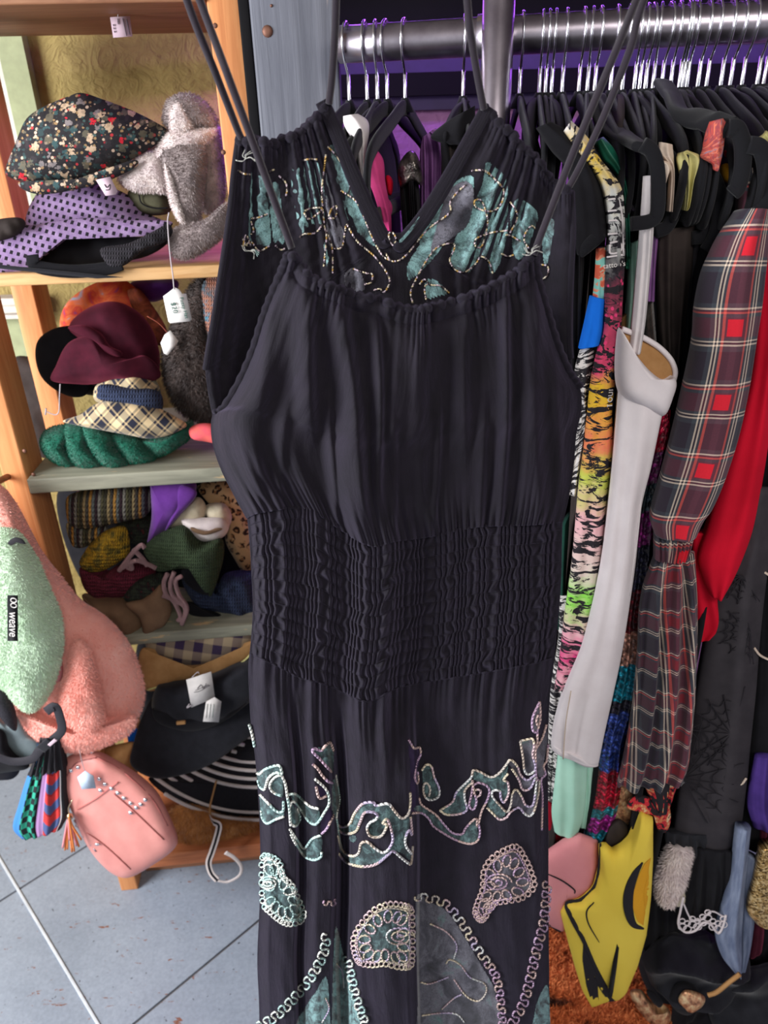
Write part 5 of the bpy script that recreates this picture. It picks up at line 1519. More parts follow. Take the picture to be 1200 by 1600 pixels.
garment('charcoal_trousers', 'charcoal trousers between the white garment and the plaid sleeve', 'trousers', [
    ('leg', [((1026, 360), (1084, 352)), ((1024, 430), (1080, 425)), ((1026, 500), (1070, 500)), ((1030, 560), (1062, 560)), ((1030, 640), (1050, 640))], .885, .02, 'brown_dark', dict(folds=2, amp=.004)),
    ('side', [((1062, 345), (1120, 380)), ((1060, 430), (1104, 430)), ((1056, 520), (1092, 520)), ((1050, 620), (1076, 620)), ((1030, 760), (1056, 760))], .895, .02, 'black_cloth', dict(folds=2, amp=.004))])
garment('taupe_knit', 'taupe fuzzy knit edge behind the white cuffed trousers', 'jumper', [
    ('edge', [((1008, 470), (1018, 450)), ((1006, 520), (1024, 520)), ((1006, 552), (1026, 552))], .890, .014, 'brown_fur', dict(folds=1, amp=.002))])

# white cuffed trousers
wt = garment('white_trousers', 'white denim trousers with a deep turned-down waistband', 'trousers', [
    ('leg', [((966, 606), (1034, 640)), ((962, 660), (1028, 668)), ((957, 720), (1016, 726)), ((950, 790), (1000, 794)), ((940, 870), (992, 874)), ((926, 940), (982, 946)), ((908, 1010), (970, 1020)), ((882, 1076), (956, 1086)), ((866, 1130), (944, 1140)), ((861, 1166), (934, 1190))], .832, .026, 'white_denim', dict(folds=1, amp=.004, sq=.5)),
    ('waistband', [(966, 514), (974, 524), (984, 540), (998, 560), (1016, 580), (1036, 594), (1051, 588), (1056, 598), (1052, 616), (1038, 648), (1016, 644), (990, 632), (966, 612), (961, 570)], .828, .034, 'white_denim', dict(kind='puff', pw=4, wr=.003, ws=30)),
    ('lining', [(974, 520), (1000, 530), (1030, 546), (1050, 566), (1055, 590), (1040, 602), (1012, 590), (986, 560)], .836, .006, 'tan', dict(kind='puff', lab='tan lining inside the waistband')),
    ('hem', [((862, 1160), (936, 1180)), ((862, 1168), (934, 1192))], .831, .0275, 'white_denim', dict(folds=1, amp=.003, m=10))])
part('back_rim', line([(972, 514), (985, 519), (1006, 528), (1030, 543), (1048, 562), (1055, 580), (1053, 594)], .832, .0032, k=40, n=8), M['white_denim'], wt)
part('side_seam', line([(1036, 600), (1034, 606), (1026, 640), (1016, 690), (1004, 760), (994, 850), (982, 930)], .817, .0016, k=50), M['white_cloth'], wt)
part('hem_seam', line([(892, 1080), (884, 1130), (880, 1186)], .806, .0009, k=16), M['cream_cloth'], wt)
garment('mint_skirt', 'mint green cloth hanging below the white trousers', 'skirt', [
    ('panel', [((872, 1178), (918, 1186)), ((866, 1230), (916, 1232)), ((862, 1270), (912, 1272)), ((866, 1298), (900, 1306))], .855, .016, 'mint_cloth', dict(folds=1, amp=.004)),
    ('side', [((908, 1180), (932, 1180)), ((908, 1240), (926, 1240)), ((904, 1290), (920, 1290))], .868, .012, 'mint_cloth', dict(folds=1, amp=.002))])
garment('red_lining', 'deep red cloth showing between the black dress and the mint skirt', 'cloth', [
    ('fold', [((854, 1250), (866, 1256)), ((856, 1290), (882, 1300)), ((860, 1322), (890, 1310))], .875, .012, 'red_deep', dict(folds=1, amp=.002))])
garment('sequin_skirt', 'rainbow striped sequin garment behind the plaid dress', 'skirt', [
    ('sequin_panel', [((1024, 642), (1046, 640)), ((1012, 690), (1044, 690)), ((1000, 740), (1034, 740)), ((990, 800), (1026, 800)), ((984, 850), (1022, 850)), ((976, 910), (1016, 910)), ((970, 960), (1006, 960)), ((968, 1010), (1002, 1010)), ((960, 1060), (996, 1060)), ((948, 1110), (988, 1110)), ((938, 1160), (974, 1160)), ((930, 1220), (970, 1224)), ((918, 1280), (960, 1276)), ((912, 1308), (938, 1314))],
     .858, .018, 'sequins', dict(folds=2, amp=.004, m=80))])
garment('jewelled_top', 'dark beaded garment with gold glints below the sequin skirt', 'top', [
    ('hem', [(960, 1230), (980, 1226), (1004, 1244), (1000, 1268), (984, 1290), (976, 1320), (960, 1316), (940, 1316), (948, 1280)], .868, .02, 'gold_foil', dict(kind='puff', wr=.004)),
    ('shade', [(944, 1290), (962, 1270), (980, 1290), (976, 1322), (956, 1326), (944, 1320)], .880, .02, 'black_cloth', dict(kind='puff'))])

# plaid dress
pd = garment('plaid_dress', 'red and grey plaid dress with a gathered flared sleeve', 'dress', [
    ('shoulder', [((1160, 262), (1176, 262)), ((1152, 292), (1190, 300)), ((1150, 330), (1202, 330)), ((1142, 360), (1206, 360))], .850, .018, 'plaid_red', dict(folds=1, amp=.003)),
    ('sleeve', [((1152, 328), (1198, 330)), ((1124, 368), (1198, 366)), ((1108, 400), (1196, 400)), ((1096, 430), (1193, 430)), ((1086, 480), (1188, 478)), ((1082, 530), (1180, 528)), ((1066, 610), (1168, 606)), ((1050, 680), (1152, 680)), ((1034, 740), (1132, 740)), ((1020, 790), (1112, 786)), ((1016, 812), (1098, 806)), ((1022, 832), (1086, 830))], .815, .034, 'plaid_red', dict(folds=1, amp=.004, m=90, wr=.004, ws=22)),
    ('cuff', [((1022, 828), (1084, 824)), ((1022, 840), (1082, 838)), ((1022, 856), (1078, 854)), ((1022, 872), (1072, 872))], .815, .024, 'plaid_red', dict(folds=9, amp=.004, m=30, lab='gathered elastic cuff')),
    ('flounce', [((1022, 868), (1072, 868)), ((1014, 890), (1080, 884)), ((1004, 920), (1086, 914)), ((998, 960), (1088, 955)), ((996, 1010), (1088, 1005)), ((990, 1080), (1086, 1080)), ((980, 1150), (1080, 1150)), ((970, 1200), (1074, 1196)), ((964, 1226), (1066, 1216))], .820, .024, 'plaid_red_b', dict(folds=3, amp=.011, m=90, seed=6)),
    ('back_layer', [((1060, 865), (1085, 862)), ((1064, 940), (1089, 940)), ((1058, 1040), (1088, 1040)), ((1046, 1150), (1080, 1150)), ((1030, 1225), (1070, 1220))], .842, .012, 'plaid_red_b', dict(folds=2, amp=.004))])
garment('floral_cuff_top', 'black floral sleeve cuff with red and orange flowers under the plaid dress', 'top', [
    ('sleeve', [((1004, 1222), (1060, 1216)), ((1012, 1240), (1054, 1236)), ((1018, 1262), (1044, 1258))], .832, .018, 'ruffle', dict(folds=3, amp=.004)),
    ('dark_cuff', [((1016, 1216), (1048, 1214)), ((1016, 1250), (1044, 1250)), ((1020, 1266), (1042, 1266))], .828, .016, 'charcoal', dict(folds=1, amp=.002)),
    ('ruffle', [(990, 1246), (1010, 1244), (1030, 1262), (1044, 1256), (1048, 1282), (1040, 1300), (1028, 1298), (1024, 1278), (1004, 1262), (980, 1262)], .826, .014, 'ruffle', dict(kind='puff', wr=.004, ws=60))])
garment('red_cardigan', 'plain red garment with a curved hem beside the plaid sleeve', 'cardigan', [
    ('front', [((1184, 330), (1214, 330)), ((1180, 420), (1222, 420)), ((1174, 520), (1220, 520)), ((1164, 600), (1206, 600)), ((1142, 680), (1200, 680)), ((1120, 760), (1188, 760)), ((1104, 820), (1176, 820)), ((1090, 866), (1160, 866)), ((1096, 900), (1144, 900)), ((1106, 924), (1126, 928))], .846, .026, 'red_cloth', dict(folds=1, amp=.004, m=70)),
    ('back', [((1080, 830), (1130, 830)), ((1080, 890), (1120, 880)), ((1082, 940), (1126, 930)), ((1084, 980), (1132, 968)), ((1084, 1002), (1112, 988))], .862, .018, 'red_cloth', dict(folds=1, amp=.004))])
lw = garment('cobweb_dress', 'sheer black dress with a cobweb pattern below the red garment', 'dress', [
    ('body', [((1150, 760), (1206, 760)), ((1136, 840), (1204, 840)), ((1118, 920), (1194, 920)), ((1100, 1000), (1186, 1000)), ((1086, 1080), (1180, 1080)), ((1076, 1150), (1172, 1156)), ((1062, 1220), (1164, 1236)), ((1052, 1290), (1152, 1310)), ((1044, 1316), (1130, 1330))], .860, .026, 'cobweb', dict(folds=1, amp=.004, m=60)),
    ('scalloped_hem', [((1040, 1296), (1106, 1300)), ((1040, 1316), (1108, 1322)), ((1050, 1328), (1098, 1334))], .848, .016, 'black_felt', dict(folds=4, amp=.004))])
rw = random.Random(4)
for (cx, cy, R_w, a0, a1) in ((1142, 1146, 74, 100, 290), (1068, 1216, 96, -75, 62), (1172, 985, 52, 80, 250), (1160, 900, 50, 60, 200)):
    sp_ = []
    nrad = 8
    for k in range(nrad):
        a = math.radians(a0 + (a1 - a0) * k / (nrad - 1) + rw.uniform(-5, 5))
        r = R_w * rw.uniform(.8, 1.05)
        sp_.append((a, r))
        part('web_thread', line([(cx, cy), (cx + math.cos(a) * r * .5, cy + math.sin(a) * r * .5 + 1), (cx + math.cos(a) * r, cy + math.sin(a) * r)], .8335, .0009, k=10, n=5), M['black_line'], lw)
    for t_ in (.35, .6, .85):
        pts = []
        for k in range(nrad - 1):
            (a, r), (a2, r2) = sp_[k], sp_[k + 1]
            am, rm_ = (a + a2) / 2, (r + r2) / 2 * .86
            pts += [(cx + math.cos(a) * r * t_, cy + math.sin(a) * r * t_), (cx + math.cos(am) * rm_ * t_, cy + math.sin(am) * rm_ * t_)]
        part('web_thread', line(pts, .8335, .0008, k=60, n=5), M['black_line'], lw)
garment('black_lace_dress', 'black dress with thin cream cords at the right edge', 'dress', [
    ('body', [((1186, 700), (1240, 700)), ((1184, 900), (1240, 900)), ((1176, 1100), (1240, 1100)), ((1160, 1260), (1240, 1260)), ((1150, 1320), (1230, 1320))], .872, .02, 'black_cloth', dict(folds=2, amp=.005))])
o = bpy.data.objects['black_lace_dress']
part('cord', line([(1178, 1012), (1188, 1024), (1204, 1032)], .845, .0018, k=12), M['cream_cloth'], o)
part('cord', line([(1166, 1216), (1160, 1224), (1154, 1226)], .842, .0018, k=12), M['cream_cloth'], o)
part('cord', line([(1194, 894), (1204, 900)], .845, .0018, k=6), M['cream_cloth'], o)
garment('purple_dress', 'shiny purple cloth at the right edge below the cobweb dress', 'dress', [
    ('body', [((1180, 1180), (1230, 1170)), ((1168, 1250), (1230, 1250)), ((1176, 1290), (1230, 1294))], .850, .018, 'purple_cloth', dict(folds=2, amp=.005))])

garment('dark_fill_panel', 'dark fill panel added between the yellow garment and the white fluffy scarf', 'skirt', [
    ('panel', [((1004, 1180), (1066, 1180)), ((1004, 1260), (1066, 1260)), ((1006, 1350), (1068, 1350)), ((1002, 1440), (1070, 1440)), ((1000, 1480), (1070, 1480))], .905, .018, 'black_cloth', dict(folds=3, amp=.005))])  # black panel added to keep the gap behind dark

# yellow and pink printed garment
yl = garment('yellow_print_garment', 'yellow garment with bold black curves hanging above the fur rug', 'dress', [
    ('body', [(1002, 1268), (1020, 1276), (1020, 1340), (1017, 1400), (1010, 1458), (996, 1510), (978, 1552), (968, 1562), (946, 1566), (925, 1574), (910, 1548), (898, 1510), (886, 1466), (875, 1424), (884, 1410), (906, 1404), (926, 1384), (936, 1352), (936, 1320), (946, 1316), (956, 1326), (972, 1318), (986, 1304)], .822, .030, 'yellow_print', dict(kind='puff', sharp=True, n=120, pw=5, wr=.005, ws=16, tilt=.004))])
PKO = [(846, 1336), (880, 1312), (906, 1302), (934, 1312), (937, 1345), (930, 1380), (908, 1404), (884, 1412), (876, 1424), (880, 1456), (860, 1448), (846, 1440)]
pk = garment('pink_print_garment', 'pink cloth panel hanging between the black dress and the yellow garment', 'dress', [
    ('body', PKO, .840, .022, 'salmon_cloth', dict(kind='puff', sharp=True, n=90, pw=5, wr=.004, ws=16))])

def surf_lookup(o, n=14 * 90):
    V = np.array([v.co[:] for v in o.data.vertices])[:n] + np.array(ORIGIN[o.parent])
    pr = np.array([proj(p) for p in V])

    def f(x, y, lift):
        k = np.argsort((pr[:, 0] - x) ** 2 + (pr[:, 1] - y) ** 2)[:4]
        return at(x, y, V[k, 1].mean() - lift)
    return f

fy = surf_lookup([c for c in yl.children][0], 14 * 120)
fp = surf_lookup([c for c in pk.children][0], 14 * 90)

def printed(fn, pts, w0, w1, parent, name='printed_line', k=40):
    P = spline(np.array(pts, float), k)
    R = w0 + (w1 - w0) * np.sin(np.linspace(0, math.pi, k)) ** .8
    part(name, tube([fn(x, y, .0012) for x, y in P], R, 8, flat=(1.0, .0011, (0, -1, .4))), M['black_line'], parent)

printed(fy, [(938, 1318), (937, 1350), (930, 1384), (908, 1406), (886, 1412), (894, 1436), (912, 1470), (930, 1510), (952, 1550)], .0018, .0042, yl)
printed(fy, [(1004, 1348), (992, 1366), (983, 1392), (982, 1420), (990, 1444), (1007, 1452)], .001, .0085, yl)
printed(fy, [(928, 1410), (917, 1424), (920, 1444), (936, 1472)], .0006, .0012, yl)
printed(fp, [(852, 1364), (878, 1376), (897, 1390), (898, 1396)], .0006, .0014, pk)
printed(fp, [(852, 1440), (866, 1450), (876, 1456)], .0012, .0022, pk)

def printed_patch(fn, poly, parent, mat, lift=.0012, name='printed_patch'):
    pts = resample(np.array(poly + poly[:1], float), 5)[:-1]
    c = pts.mean(0)
    V = []
    Rg = [0.02, .35, .7, 1.0]
    for r in Rg:
        for p in pts:
            q = c + (p - c) * r
            V.append(tuple(fn(q[0], q[1], lift)))
    return part(name, (np.array(V), grid_faces(len(Rg), len(pts), True), np.zeros((len(V), 2))), mat, parent)

printed_patch(fy, [(912, 1462), (930, 1506), (952, 1548), (962, 1564), (950, 1566), (934, 1540), (936, 1568), (926, 1571), (916, 1540), (910, 1500)], yl, M['black_line'])
printed_patch(fy, [(1007, 1350), (1017, 1340), (1016, 1400), (1008, 1448), (996, 1440), (989, 1420), (990, 1394), (998, 1368)], yl, M['amber_print'])
garment('black_fringe', 'black tasselled hem tucked into the top of the yellow garment', 'cloth', [
    ('hem', [(944, 1316), (950, 1290), (968, 1280), (984, 1296), (978, 1318), (966, 1328), (956, 1330)], .845, .016, 'brown_dark', dict(kind='puff', wr=.004))])

# lower right corner
garment('white_fluffy_scarf', 'white fluffy scarf end hanging below the cobweb dress', 'scarf', [
    ('scarf', [((1050, 1318), (1078, 1322)), ((1034, 1350), (1074, 1350)), ((1027, 1380), (1066, 1380)), ((1030, 1402), (1054, 1398)), ((1036, 1408), (1044, 1408))], .838, .022, 'white_fur', dict(folds=1, amp=.003, fur=(3500, .008, .0006))),
    ('end', [(1048, 1396), (1060, 1386), (1072, 1398), (1070, 1412), (1058, 1416), (1050, 1408)], .845, .014, 'beige_fleece', dict(kind='puff'))])
lt = garment('lace_slip', 'black slip dress with a white lace hem in the lower right', 'dress', [
    ('body', [((1080, 1318), (1150, 1324)), ((1074, 1360), (1150, 1360)), ((1068, 1400), (1144, 1400)), ((1064, 1430), (1132, 1432))], .846, .022, 'black_cloth', dict(folds=3, amp=.006)),
    ('lace_band', [((1066, 1400), (1134, 1432)), ((1060, 1430), (1132, 1440)), ((1062, 1448), (1132, 1450))], .838, .003, 'black_cloth', dict(folds=3, amp=.004))])
for k in range(9):
    x = 1066 + k * 8
    y = 1448 + 4 * math.sin(k * 2.1) - (10 if 3 < k < 6 else 0)
    a = np.linspace(0, 2 * math.pi, 16)
    for r, yy in ((6, y), (4.5, y - 9)):
        part('lace_loop', line(np.stack([x + np.cos(a) * r, yy + np.sin(a) * r * .8], 1), .812, .0012, k=30, n=5), M['lace'], lt)
part('lace_edge', line([(1068, 1402), (1063, 1424), (1060, 1444), (1070, 1456), (1086, 1454), (1098, 1442), (1110, 1444), (1122, 1458), (1130, 1446), (1134, 1430)], .812, .0022, k=60), M['lace'], lt)
part('lace_edge', line([(1068, 1412), (1080, 1436), (1096, 1436), (1112, 1424), (1130, 1432)], .813, .0016, k=40), M['lace'], lt)
garment('denim_skirt', 'faded blue denim hanging to a point in the lower right', 'skirt', [
    ('front', [((1150, 1290), (1172, 1290)), ((1140, 1370), (1164, 1370)), ((1122, 1430), (1160, 1436)), ((1118, 1462), (1158, 1466)), ((1128, 1494), (1158, 1496)), ((1148, 1518), (1156, 1520))], .826, .018, 'denim', dict(folds=1, amp=.004)),
    ('side', [((1164, 1330), (1184, 1340)), ((1158, 1420), (1180, 1420)), ((1156, 1480), (1172, 1480)), ((1154, 1516), (1164, 1510))], .838, .014, 'denim', dict(folds=1, amp=.002))])
garment('red_check_hem', 'dark red hem peeking out beside the denim', 'cloth', [('hem', [((1188, 1290), (1198, 1290)), ((1178, 1450), (1194, 1440)), ((1172, 1496), (1190, 1480))], .85, .012, 'maroon', dict(folds=1, amp=.002))])
garment('gold_sequin_top', 'gold sequin garment at the right edge of the picture', 'top', [
    ('body', [((1186, 1322), (1230, 1310)), ((1176, 1370), (1236, 1370)), ((1166, 1418), (1236, 1420)), ((1180, 1440), (1234, 1450))], .822, .022, 'gold_sequin', dict(folds=1, amp=.004))])
def fold_lump(a, k, h):
    def f(loc):
        q = loc[..., 0] * math.cos(a) + loc[..., 1] * math.sin(a)
        r = -loc[..., 0] * math.sin(a) + loc[..., 1] * math.cos(a)
        w = np.sin(k * q + 2.5 * np.sin(9 * r + k))
        return h * (1 - np.abs(w)) ** 1.3 + .4 * h * np.sin(.6 * k * q + 14 * r)
    return f

folds_3, folds_4, folds_5 = fold_lump(1.25, 38, .045), fold_lump(1.0, 30, .05), fold_lump(.3, 50, .03)
garment('black_heap', 'black clothes heaped low on the floor in the right corner', 'clothes', [
    ('upper_fold', [(1002, 1500), (1020, 1478), (1048, 1462), (1080, 1466), (1106, 1458), (1130, 1474), (1150, 1492), (1172, 1500), (1168, 1530), (1140, 1548), (1104, 1556), (1066, 1552), (1040, 1546), (1014, 1530)], .88, .05, 'black_felt', dict(kind='puff', sharp=True, n=110, rings=26, pw=3, wr=.010, ws=40, lump=folds_3, seed=3)),
    ('lower_fold', [(1098, 1560), (1124, 1540), (1158, 1516), (1188, 1512), (1230, 1500), (1290, 1530), (1300, 1640), (1200, 1680), (1130, 1640), (1112, 1600)], .87, .05, 'black_felt', dict(kind='puff', sharp=True, n=110, rings=26, pw=3, wr=.010, ws=40, lump=folds_4, seed=4)),
    ('middle_fold', [(1056, 1552), (1084, 1546), (1106, 1548), (1118, 1580), (1120, 1640), (1060, 1650), (1048, 1600)], .89, .04, 'black_cloth', dict(kind='puff', sharp=True, n=90, rings=22, pw=3, wr=.01, ws=40, lump=folds_5, seed=5)),
    ('back_mass', [(1000, 1420), (1060, 1410), (1140, 1420), (1220, 1430), (1260, 1540), (1200, 1560), (1060, 1550), (1010, 1540), (994, 1480)], .96, .04, 'black_cloth', dict(kind='puff', rings=22, wr=.012, ws=30, lump=folds_4))])
part('leather_cord', line([(1106, 1555), (1120, 1550), (1140, 1534), (1156, 1522)], .80, .0042, k=20), M['tan'], bpy.data.objects['black_heap'])
garment('gold_shoe', 'copper foil shoe lying on the fur rug beside the yellow garment', 'shoe', [
    ('upper', [(984, 1552), (1000, 1548), (1016, 1566), (1030, 1578), (1044, 1576), (1048, 1592), (1036, 1604), (1016, 1598), (996, 1576)], .84, .022, 'gold_foil', dict(kind='puff', wr=.004)),
    ('opening', [(1010, 1548), (1022, 1550), (1036, 1566), (1030, 1574), (1018, 1564)], .828, .008, 'black_cloth', dict(kind='puff'))])
garment('gold_pouch', 'gold foil patch on a black garment beside the copper shoe', 'pouch', [
    ('foil', [(1060, 1562), (1072, 1548), (1100, 1556), (1098, 1570), (1080, 1582), (1066, 1572)], .812, .014, 'gold_foil', dict(kind='puff', wr=.003)),
    ('body', [(1044, 1560), (1060, 1538), (1084, 1540), (1096, 1560), (1080, 1584), (1058, 1580)], .83, .02, 'black_cloth', dict(kind='puff', wr=.004))])

# fur rug with dark stripes
ro = [on_floor(x, y) for x, y in ((842, 1425), (905, 1432), (985, 1470), (1090, 1530), (1260, 1600), (1280, 1720), (1000, 1760), (840, 1720))]
P = spline(np.array([p[:2] for p in ro]), 80, True)
c = P.mean(0)
rings = [.05, .3, .55, .8, .95, 1.0]
hts = [.014, .014, .014, .013, .010, .001]
V = np.array([[*(c + (p - c) * r), h] for r, h in zip(rings, hts) for p in P])
rg = (V, grid_faces(6, 80, True).tolist() + [list(range(80))], V[:, :2].copy())
rug = thing('fur_rug', 'orange-brown fur rug with dark stripes on the floor under the clothes rail', 'rug', (c[0], c[1], 0))
ro_ = part('hide', rg, M['rug'], rug)
part('fur', tuft(rg, 26000, .016, .0011, seed=9, droop=.2, front_only=False, curl=.7), M['rug'], ro_, smooth=False, kind='stuff', recalc=False)

# ---------------------------------------------------------------- the black dress in front
DY = 0.700
dress = thing('halter_dress', 'black halter dress with smocked waist, teal appliques and pale embroidery', 'dress', at(630, 1760, DY))

def curve_u(ctrl):
    """smooth function through (u, value) points"""
    c = np.array(ctrl, float)
    return lambda u: np.interp(u, *_dense(c))

_dc = {}

def _dense(c):
    k = c.tobytes()
    if k not in _dc:
        s_ = spline(c, 400)
        s_[:, 0] = np.maximum.accumulate(s_[:, 0])
        _dc[k] = (s_[:, 0], s_[:, 1])
    return _dc[k]

class Surf:
    """a cloth panel sampled on a pixel net with its own relief"""

    def __init__(s, px, py, Y):
        s.px, s.py, s.Y = px, py, Y
        s.P = at_np(px, py, Y)

    def geo(s, wrap_back=None):
        nv, nu = s.px.shape
        du = np.linalg.norm(np.diff(s.P, axis=1), axis=2).mean(1).mean() * (nu - 1)
        dv = np.linalg.norm(np.diff(s.P, axis=0), axis=2).mean(1).sum()
        U = np.stack(np.broadcast_arrays(np.linspace(0, du, nu)[None], -np.linspace(0, dv, nv)[:, None]), -1)
        if wrap_back is None:
            return s.P.reshape(-1, 3), grid_faces(nv, nu), U.reshape(-1, 2)
        nb = 24
        t = np.linspace(0, 1, nb + 2)[1:-1]
        Ym = (s.Y[:, -1:] * (1 - t) + s.Y[:, :1] * t) + wrap_back * np.sin(math.pi * t) ** .6
        px = s.px[:, -1:] * (1 - t) + s.px[:, :1] * t
        py = s.py[:, -1:] * (1 - t) + s.py[:, :1] * t
        B = at_np(px, py, s.Y[:, -1:] * (1 - t) + s.Y[:, :1] * t)
        B = B + np.array([0, 1.0, 0]) * (wrap_back * np.sin(math.pi * t) ** .6)[None, :, None]
        P = np.concatenate([s.P, B], axis=1)
        Ub = np.stack(np.broadcast_arrays(np.linspace(du, du * 1.8, nb)[None], -np.linspace(0, dv, nv)[:, None]), -1)
        return P.reshape(-1, 3), grid_faces(nv, nu + nb, True), np.concatenate([U, Ub], axis=1).reshape(-1, 2)

    def Yat(s, x, y):
        d = (s.px - x) ** 2 + (s.py - y) ** 2
        k = np.argpartition(d.ravel(), 5)[:5]
        w = 1 / (d.ravel()[k] + .3)
        return (s.Y.ravel()[k] * w).sum() / w.sum()

    def drape(s, pts, lift=.0012):
        Y = np.array([s.Yat(x, y) for x, y in pts])
        if len(Y) > 4:
            Y = np.minimum(Y, np.convolve(np.r_[Y[0], Y[0], Y, Y[-1], Y[-1]], np.ones(5) / 5, 'valid'))
        return at_np(pts[:, 0], pts[:, 1], Y - lift)

    def patch(s, polys, holes=(), lift=.0009):
        nv, nu = s.px.shape
        cx = (s.px[:-1, :-1] + s.px[1:, 1:]) / 2
        cy = (s.py[:-1, :-1] + s.py[1:, 1:]) / 2
        mk = np.zeros(cx.shape, bool)
        for p in polys:
            mk |= inside(cx, cy, spline(np.array(p, float), len(p) * 8, True))
        for p in holes:
            mk &= ~inside(cx, cy, spline(np.array(p, float), len(p) * 8, True))
        F_ = grid_faces(nv, nu)[mk.ravel()]
        used = np.unique(F_)
        if not len(used):
            return None
        rm = np.full(nv * nu, -1)
        rm[used] = np.arange(len(used))
        V = at_np(s.px, s.py, s.Y - lift).reshape(-1, 3)[used]
        g = s.geo()
        return V, rm[F_], g[2][used]

def threads(surf, name, lists, r, mat, parent, step=2.2, smooth=True, lift=.0012, closed=False):
    gs = []
    for q in lists:
        q = np.array(q, float)
        if smooth and len(q) > 2:
            q = spline(q, len(q) * 10)
        q = resample(q, step)
        if len(q) < 2:
            continue
        gs.append(tube(surf.drape(q, lift), r, 6))
    if gs:
        return part(name, join(*gs), mat, parent)

def add_patch(surf, name, polys, mat, parent, holes=(), lift=.0009, label=None):
    g = surf.patch(polys, holes, lift)
    if g is not None:
        return part(name, g, mat, parent, recalc=False, label=label)

def crop(q, ox, oy, k):
    return [(ox + x / k, oy + y / k) for x, y in q]

# ---- relief of the body: the same folds run through bodice, smocking and skirt
LOW = [(0, 0), (.04, -.012), (.10, -.018), (.16, -.012), (.22, -.020), (.30, -.012), (.37, -.034), (.44, -.034), (.50, -.012), (.56, -.006), (.64, -.012), (.74, -.014), (.85, -.016), (.94, -.011), (1, 0)]
SK = [(0, 0), (.04, -.020), (.09, -.024), (.122, -.022), (.138, .012), (.150, .008), (.164, -.020), (.20, -.028), (.245, -.024), (.264, -.002), (.284, .034), (.300, .022), (.314, -.036), (.36, -.048), (.44, -.054), (.51, -.048),
      (.543, -.034), (.556, -.004), (.575, -.002), (.65, -.012), (.75, -.020), (.86, -.022), (.95, -.014), (1, 0)]
YL = [(760, 378, 886), (800, 385, 880), (850, 390, 878), (900, 393, 877), (950, 395, 874), (1000, 392, 869), (1040, 388, 865), (1080, 389, 860), (1130, 392, 857), (1200, 400, 856), (1300, 406, 857), (1400, 406, 857), (1500, 402, 858), (1600, 405, 860), (1800, 400, 872)]
_yl = np.array(YL, float)
edL = lambda y: np.interp(y, *_dense(_yl[:, [0, 1]]))
edR = lambda y: np.interp(y, *_dense(_yl[:, [0, 2]]))
top_seam = curve_u([(0, 806), (.05, 797), (.19, 791), (.27, 816), (.385, 849), (.47, 842), (.59, 834), (.73, 820), (.89, 817), (1, 812)])
bot_seam = curve_u([(0, 1021), (.09, 1040), (.18, 1061), (.27, 1072), (.39, 1096), (.50, 1074), (.69, 1058), (.91, 1039), (1, 1027)])

# ---- smocked waist
nu, nv = 560, 150
u = np.linspace(0, 1, nu)[None]
v = np.linspace(0, 1, nv)[:, None]
py = top_seam(u) * (1 - v) + bot_seam(u) * v
px = edL(py) * (1 - u) + edR(py) * u
rs = np.random.RandomState(11)
rows = 13
rv = v * rows
ph = np.zeros((nv, nu))
base = u * 54 + .35 * np.sin(u * 37) + .3 * np.sin(u * 91 + 1)
for k in range(3):
    ph += .10 * np.sin(2 * math.pi * (rv * (.31 + .17 * k)) + u * (20 + 31 * k) + k)
rowi = np.floor(rv)
rnd = rs.uniform(-.16, .16, rows + 2)[np.clip(rowi, 0, rows).astype(int)]
nxt = rs.uniform(-.16, .16, rows + 2)[np.clip(rowi + 1, 0, rows).astype(int)]
fr = rv - rowi
ph += rnd * (1 - fr) + nxt * fr
rib = np.sin(2 * math.pi * (base + ph))
rib2 = np.sin(2 * math.pi * (base * 1.73 + 1.3 * ph) + 1)
puffy = np.abs(np.sin(math.pi * rv)) ** .6
amp_ = 1 + .15 * np.sin(u * 211) * np.sin(u * 67 + 2)
rel = .0030 * amp_ * (np.abs(rib) ** .8 * np.sign(rib)) * (.35 + .65 * puffy) + .0022 * puffy
edge = np.minimum(1, np.minimum(u, 1 - u) * 30)
Yw = DY + cos_interp(u, LOW) - rel * edge
Yw = np.broadcast_to(Yw, px.shape)
waist = Surf(px, py, Yw)
ws_ = part('smocked_waist', waist.geo(.045), M['dress'], dress)
# elastic rows
for k in range(1, rows):
    vi = int(k / rows * (nv - 1))
    P = np.stack([px[vi], py[vi]], 1)[4:-4:2]
    part('elastic_row', tube(at_np(P[:, 0], P[:, 1], Yw[vi][4:-4:2] - .0004), .0005, 4), M['dress'], ws_)

# ---- skirt
nu, nv = 440, 300
u = np.linspace(0, 1, nu)[None]
v = np.linspace(0, 1, nv)[:, None] ** 1.0
py = bot_seam(u) * (1 - v) + 1770 * v
px = edL(py) * (1 - u) + edR(py) * u
bl = np.clip(v / .22, 0, 1)
bl = bl * bl * (3 - 2 * bl)
prof = cos_interp(u, LOW) * (1 - bl) + cos_interp(u, SK) * bl
gath = np.sin(2 * math.pi * (u * 40 + .3 * np.sin(u * 50))) * .0022 * np.exp(-v / .05) + np.sin(2 * math.pi * (u * 17 + .4 * np.sin(u * 23 + 1) + v * .4)) * .0036 * np.exp(-v / .11) * (1 + .6 * np.sin(u * 31 + 1))
gath = gath + .0010 * np.sin(u * 43 + 9 * u * u + 3 * np.sin(v * 5)) * np.exp(-((v - .3) / .3) ** 2)
edge = np.minimum(1, np.minimum(u, 1 - u) * 25)
fine = wnoise(np.stack(np.broadcast_arrays(u * 3.0, v * 1.2), -1), 14, 5) * .0011
Ys = DY + prof - (gath + fine) * edge
skirt = Surf(px, np.broadcast_to(py, px.shape), np.broadcast_to(Ys, px.shape))
sk_ = part('skirt', skirt.geo(.06), M['dress'], dress)
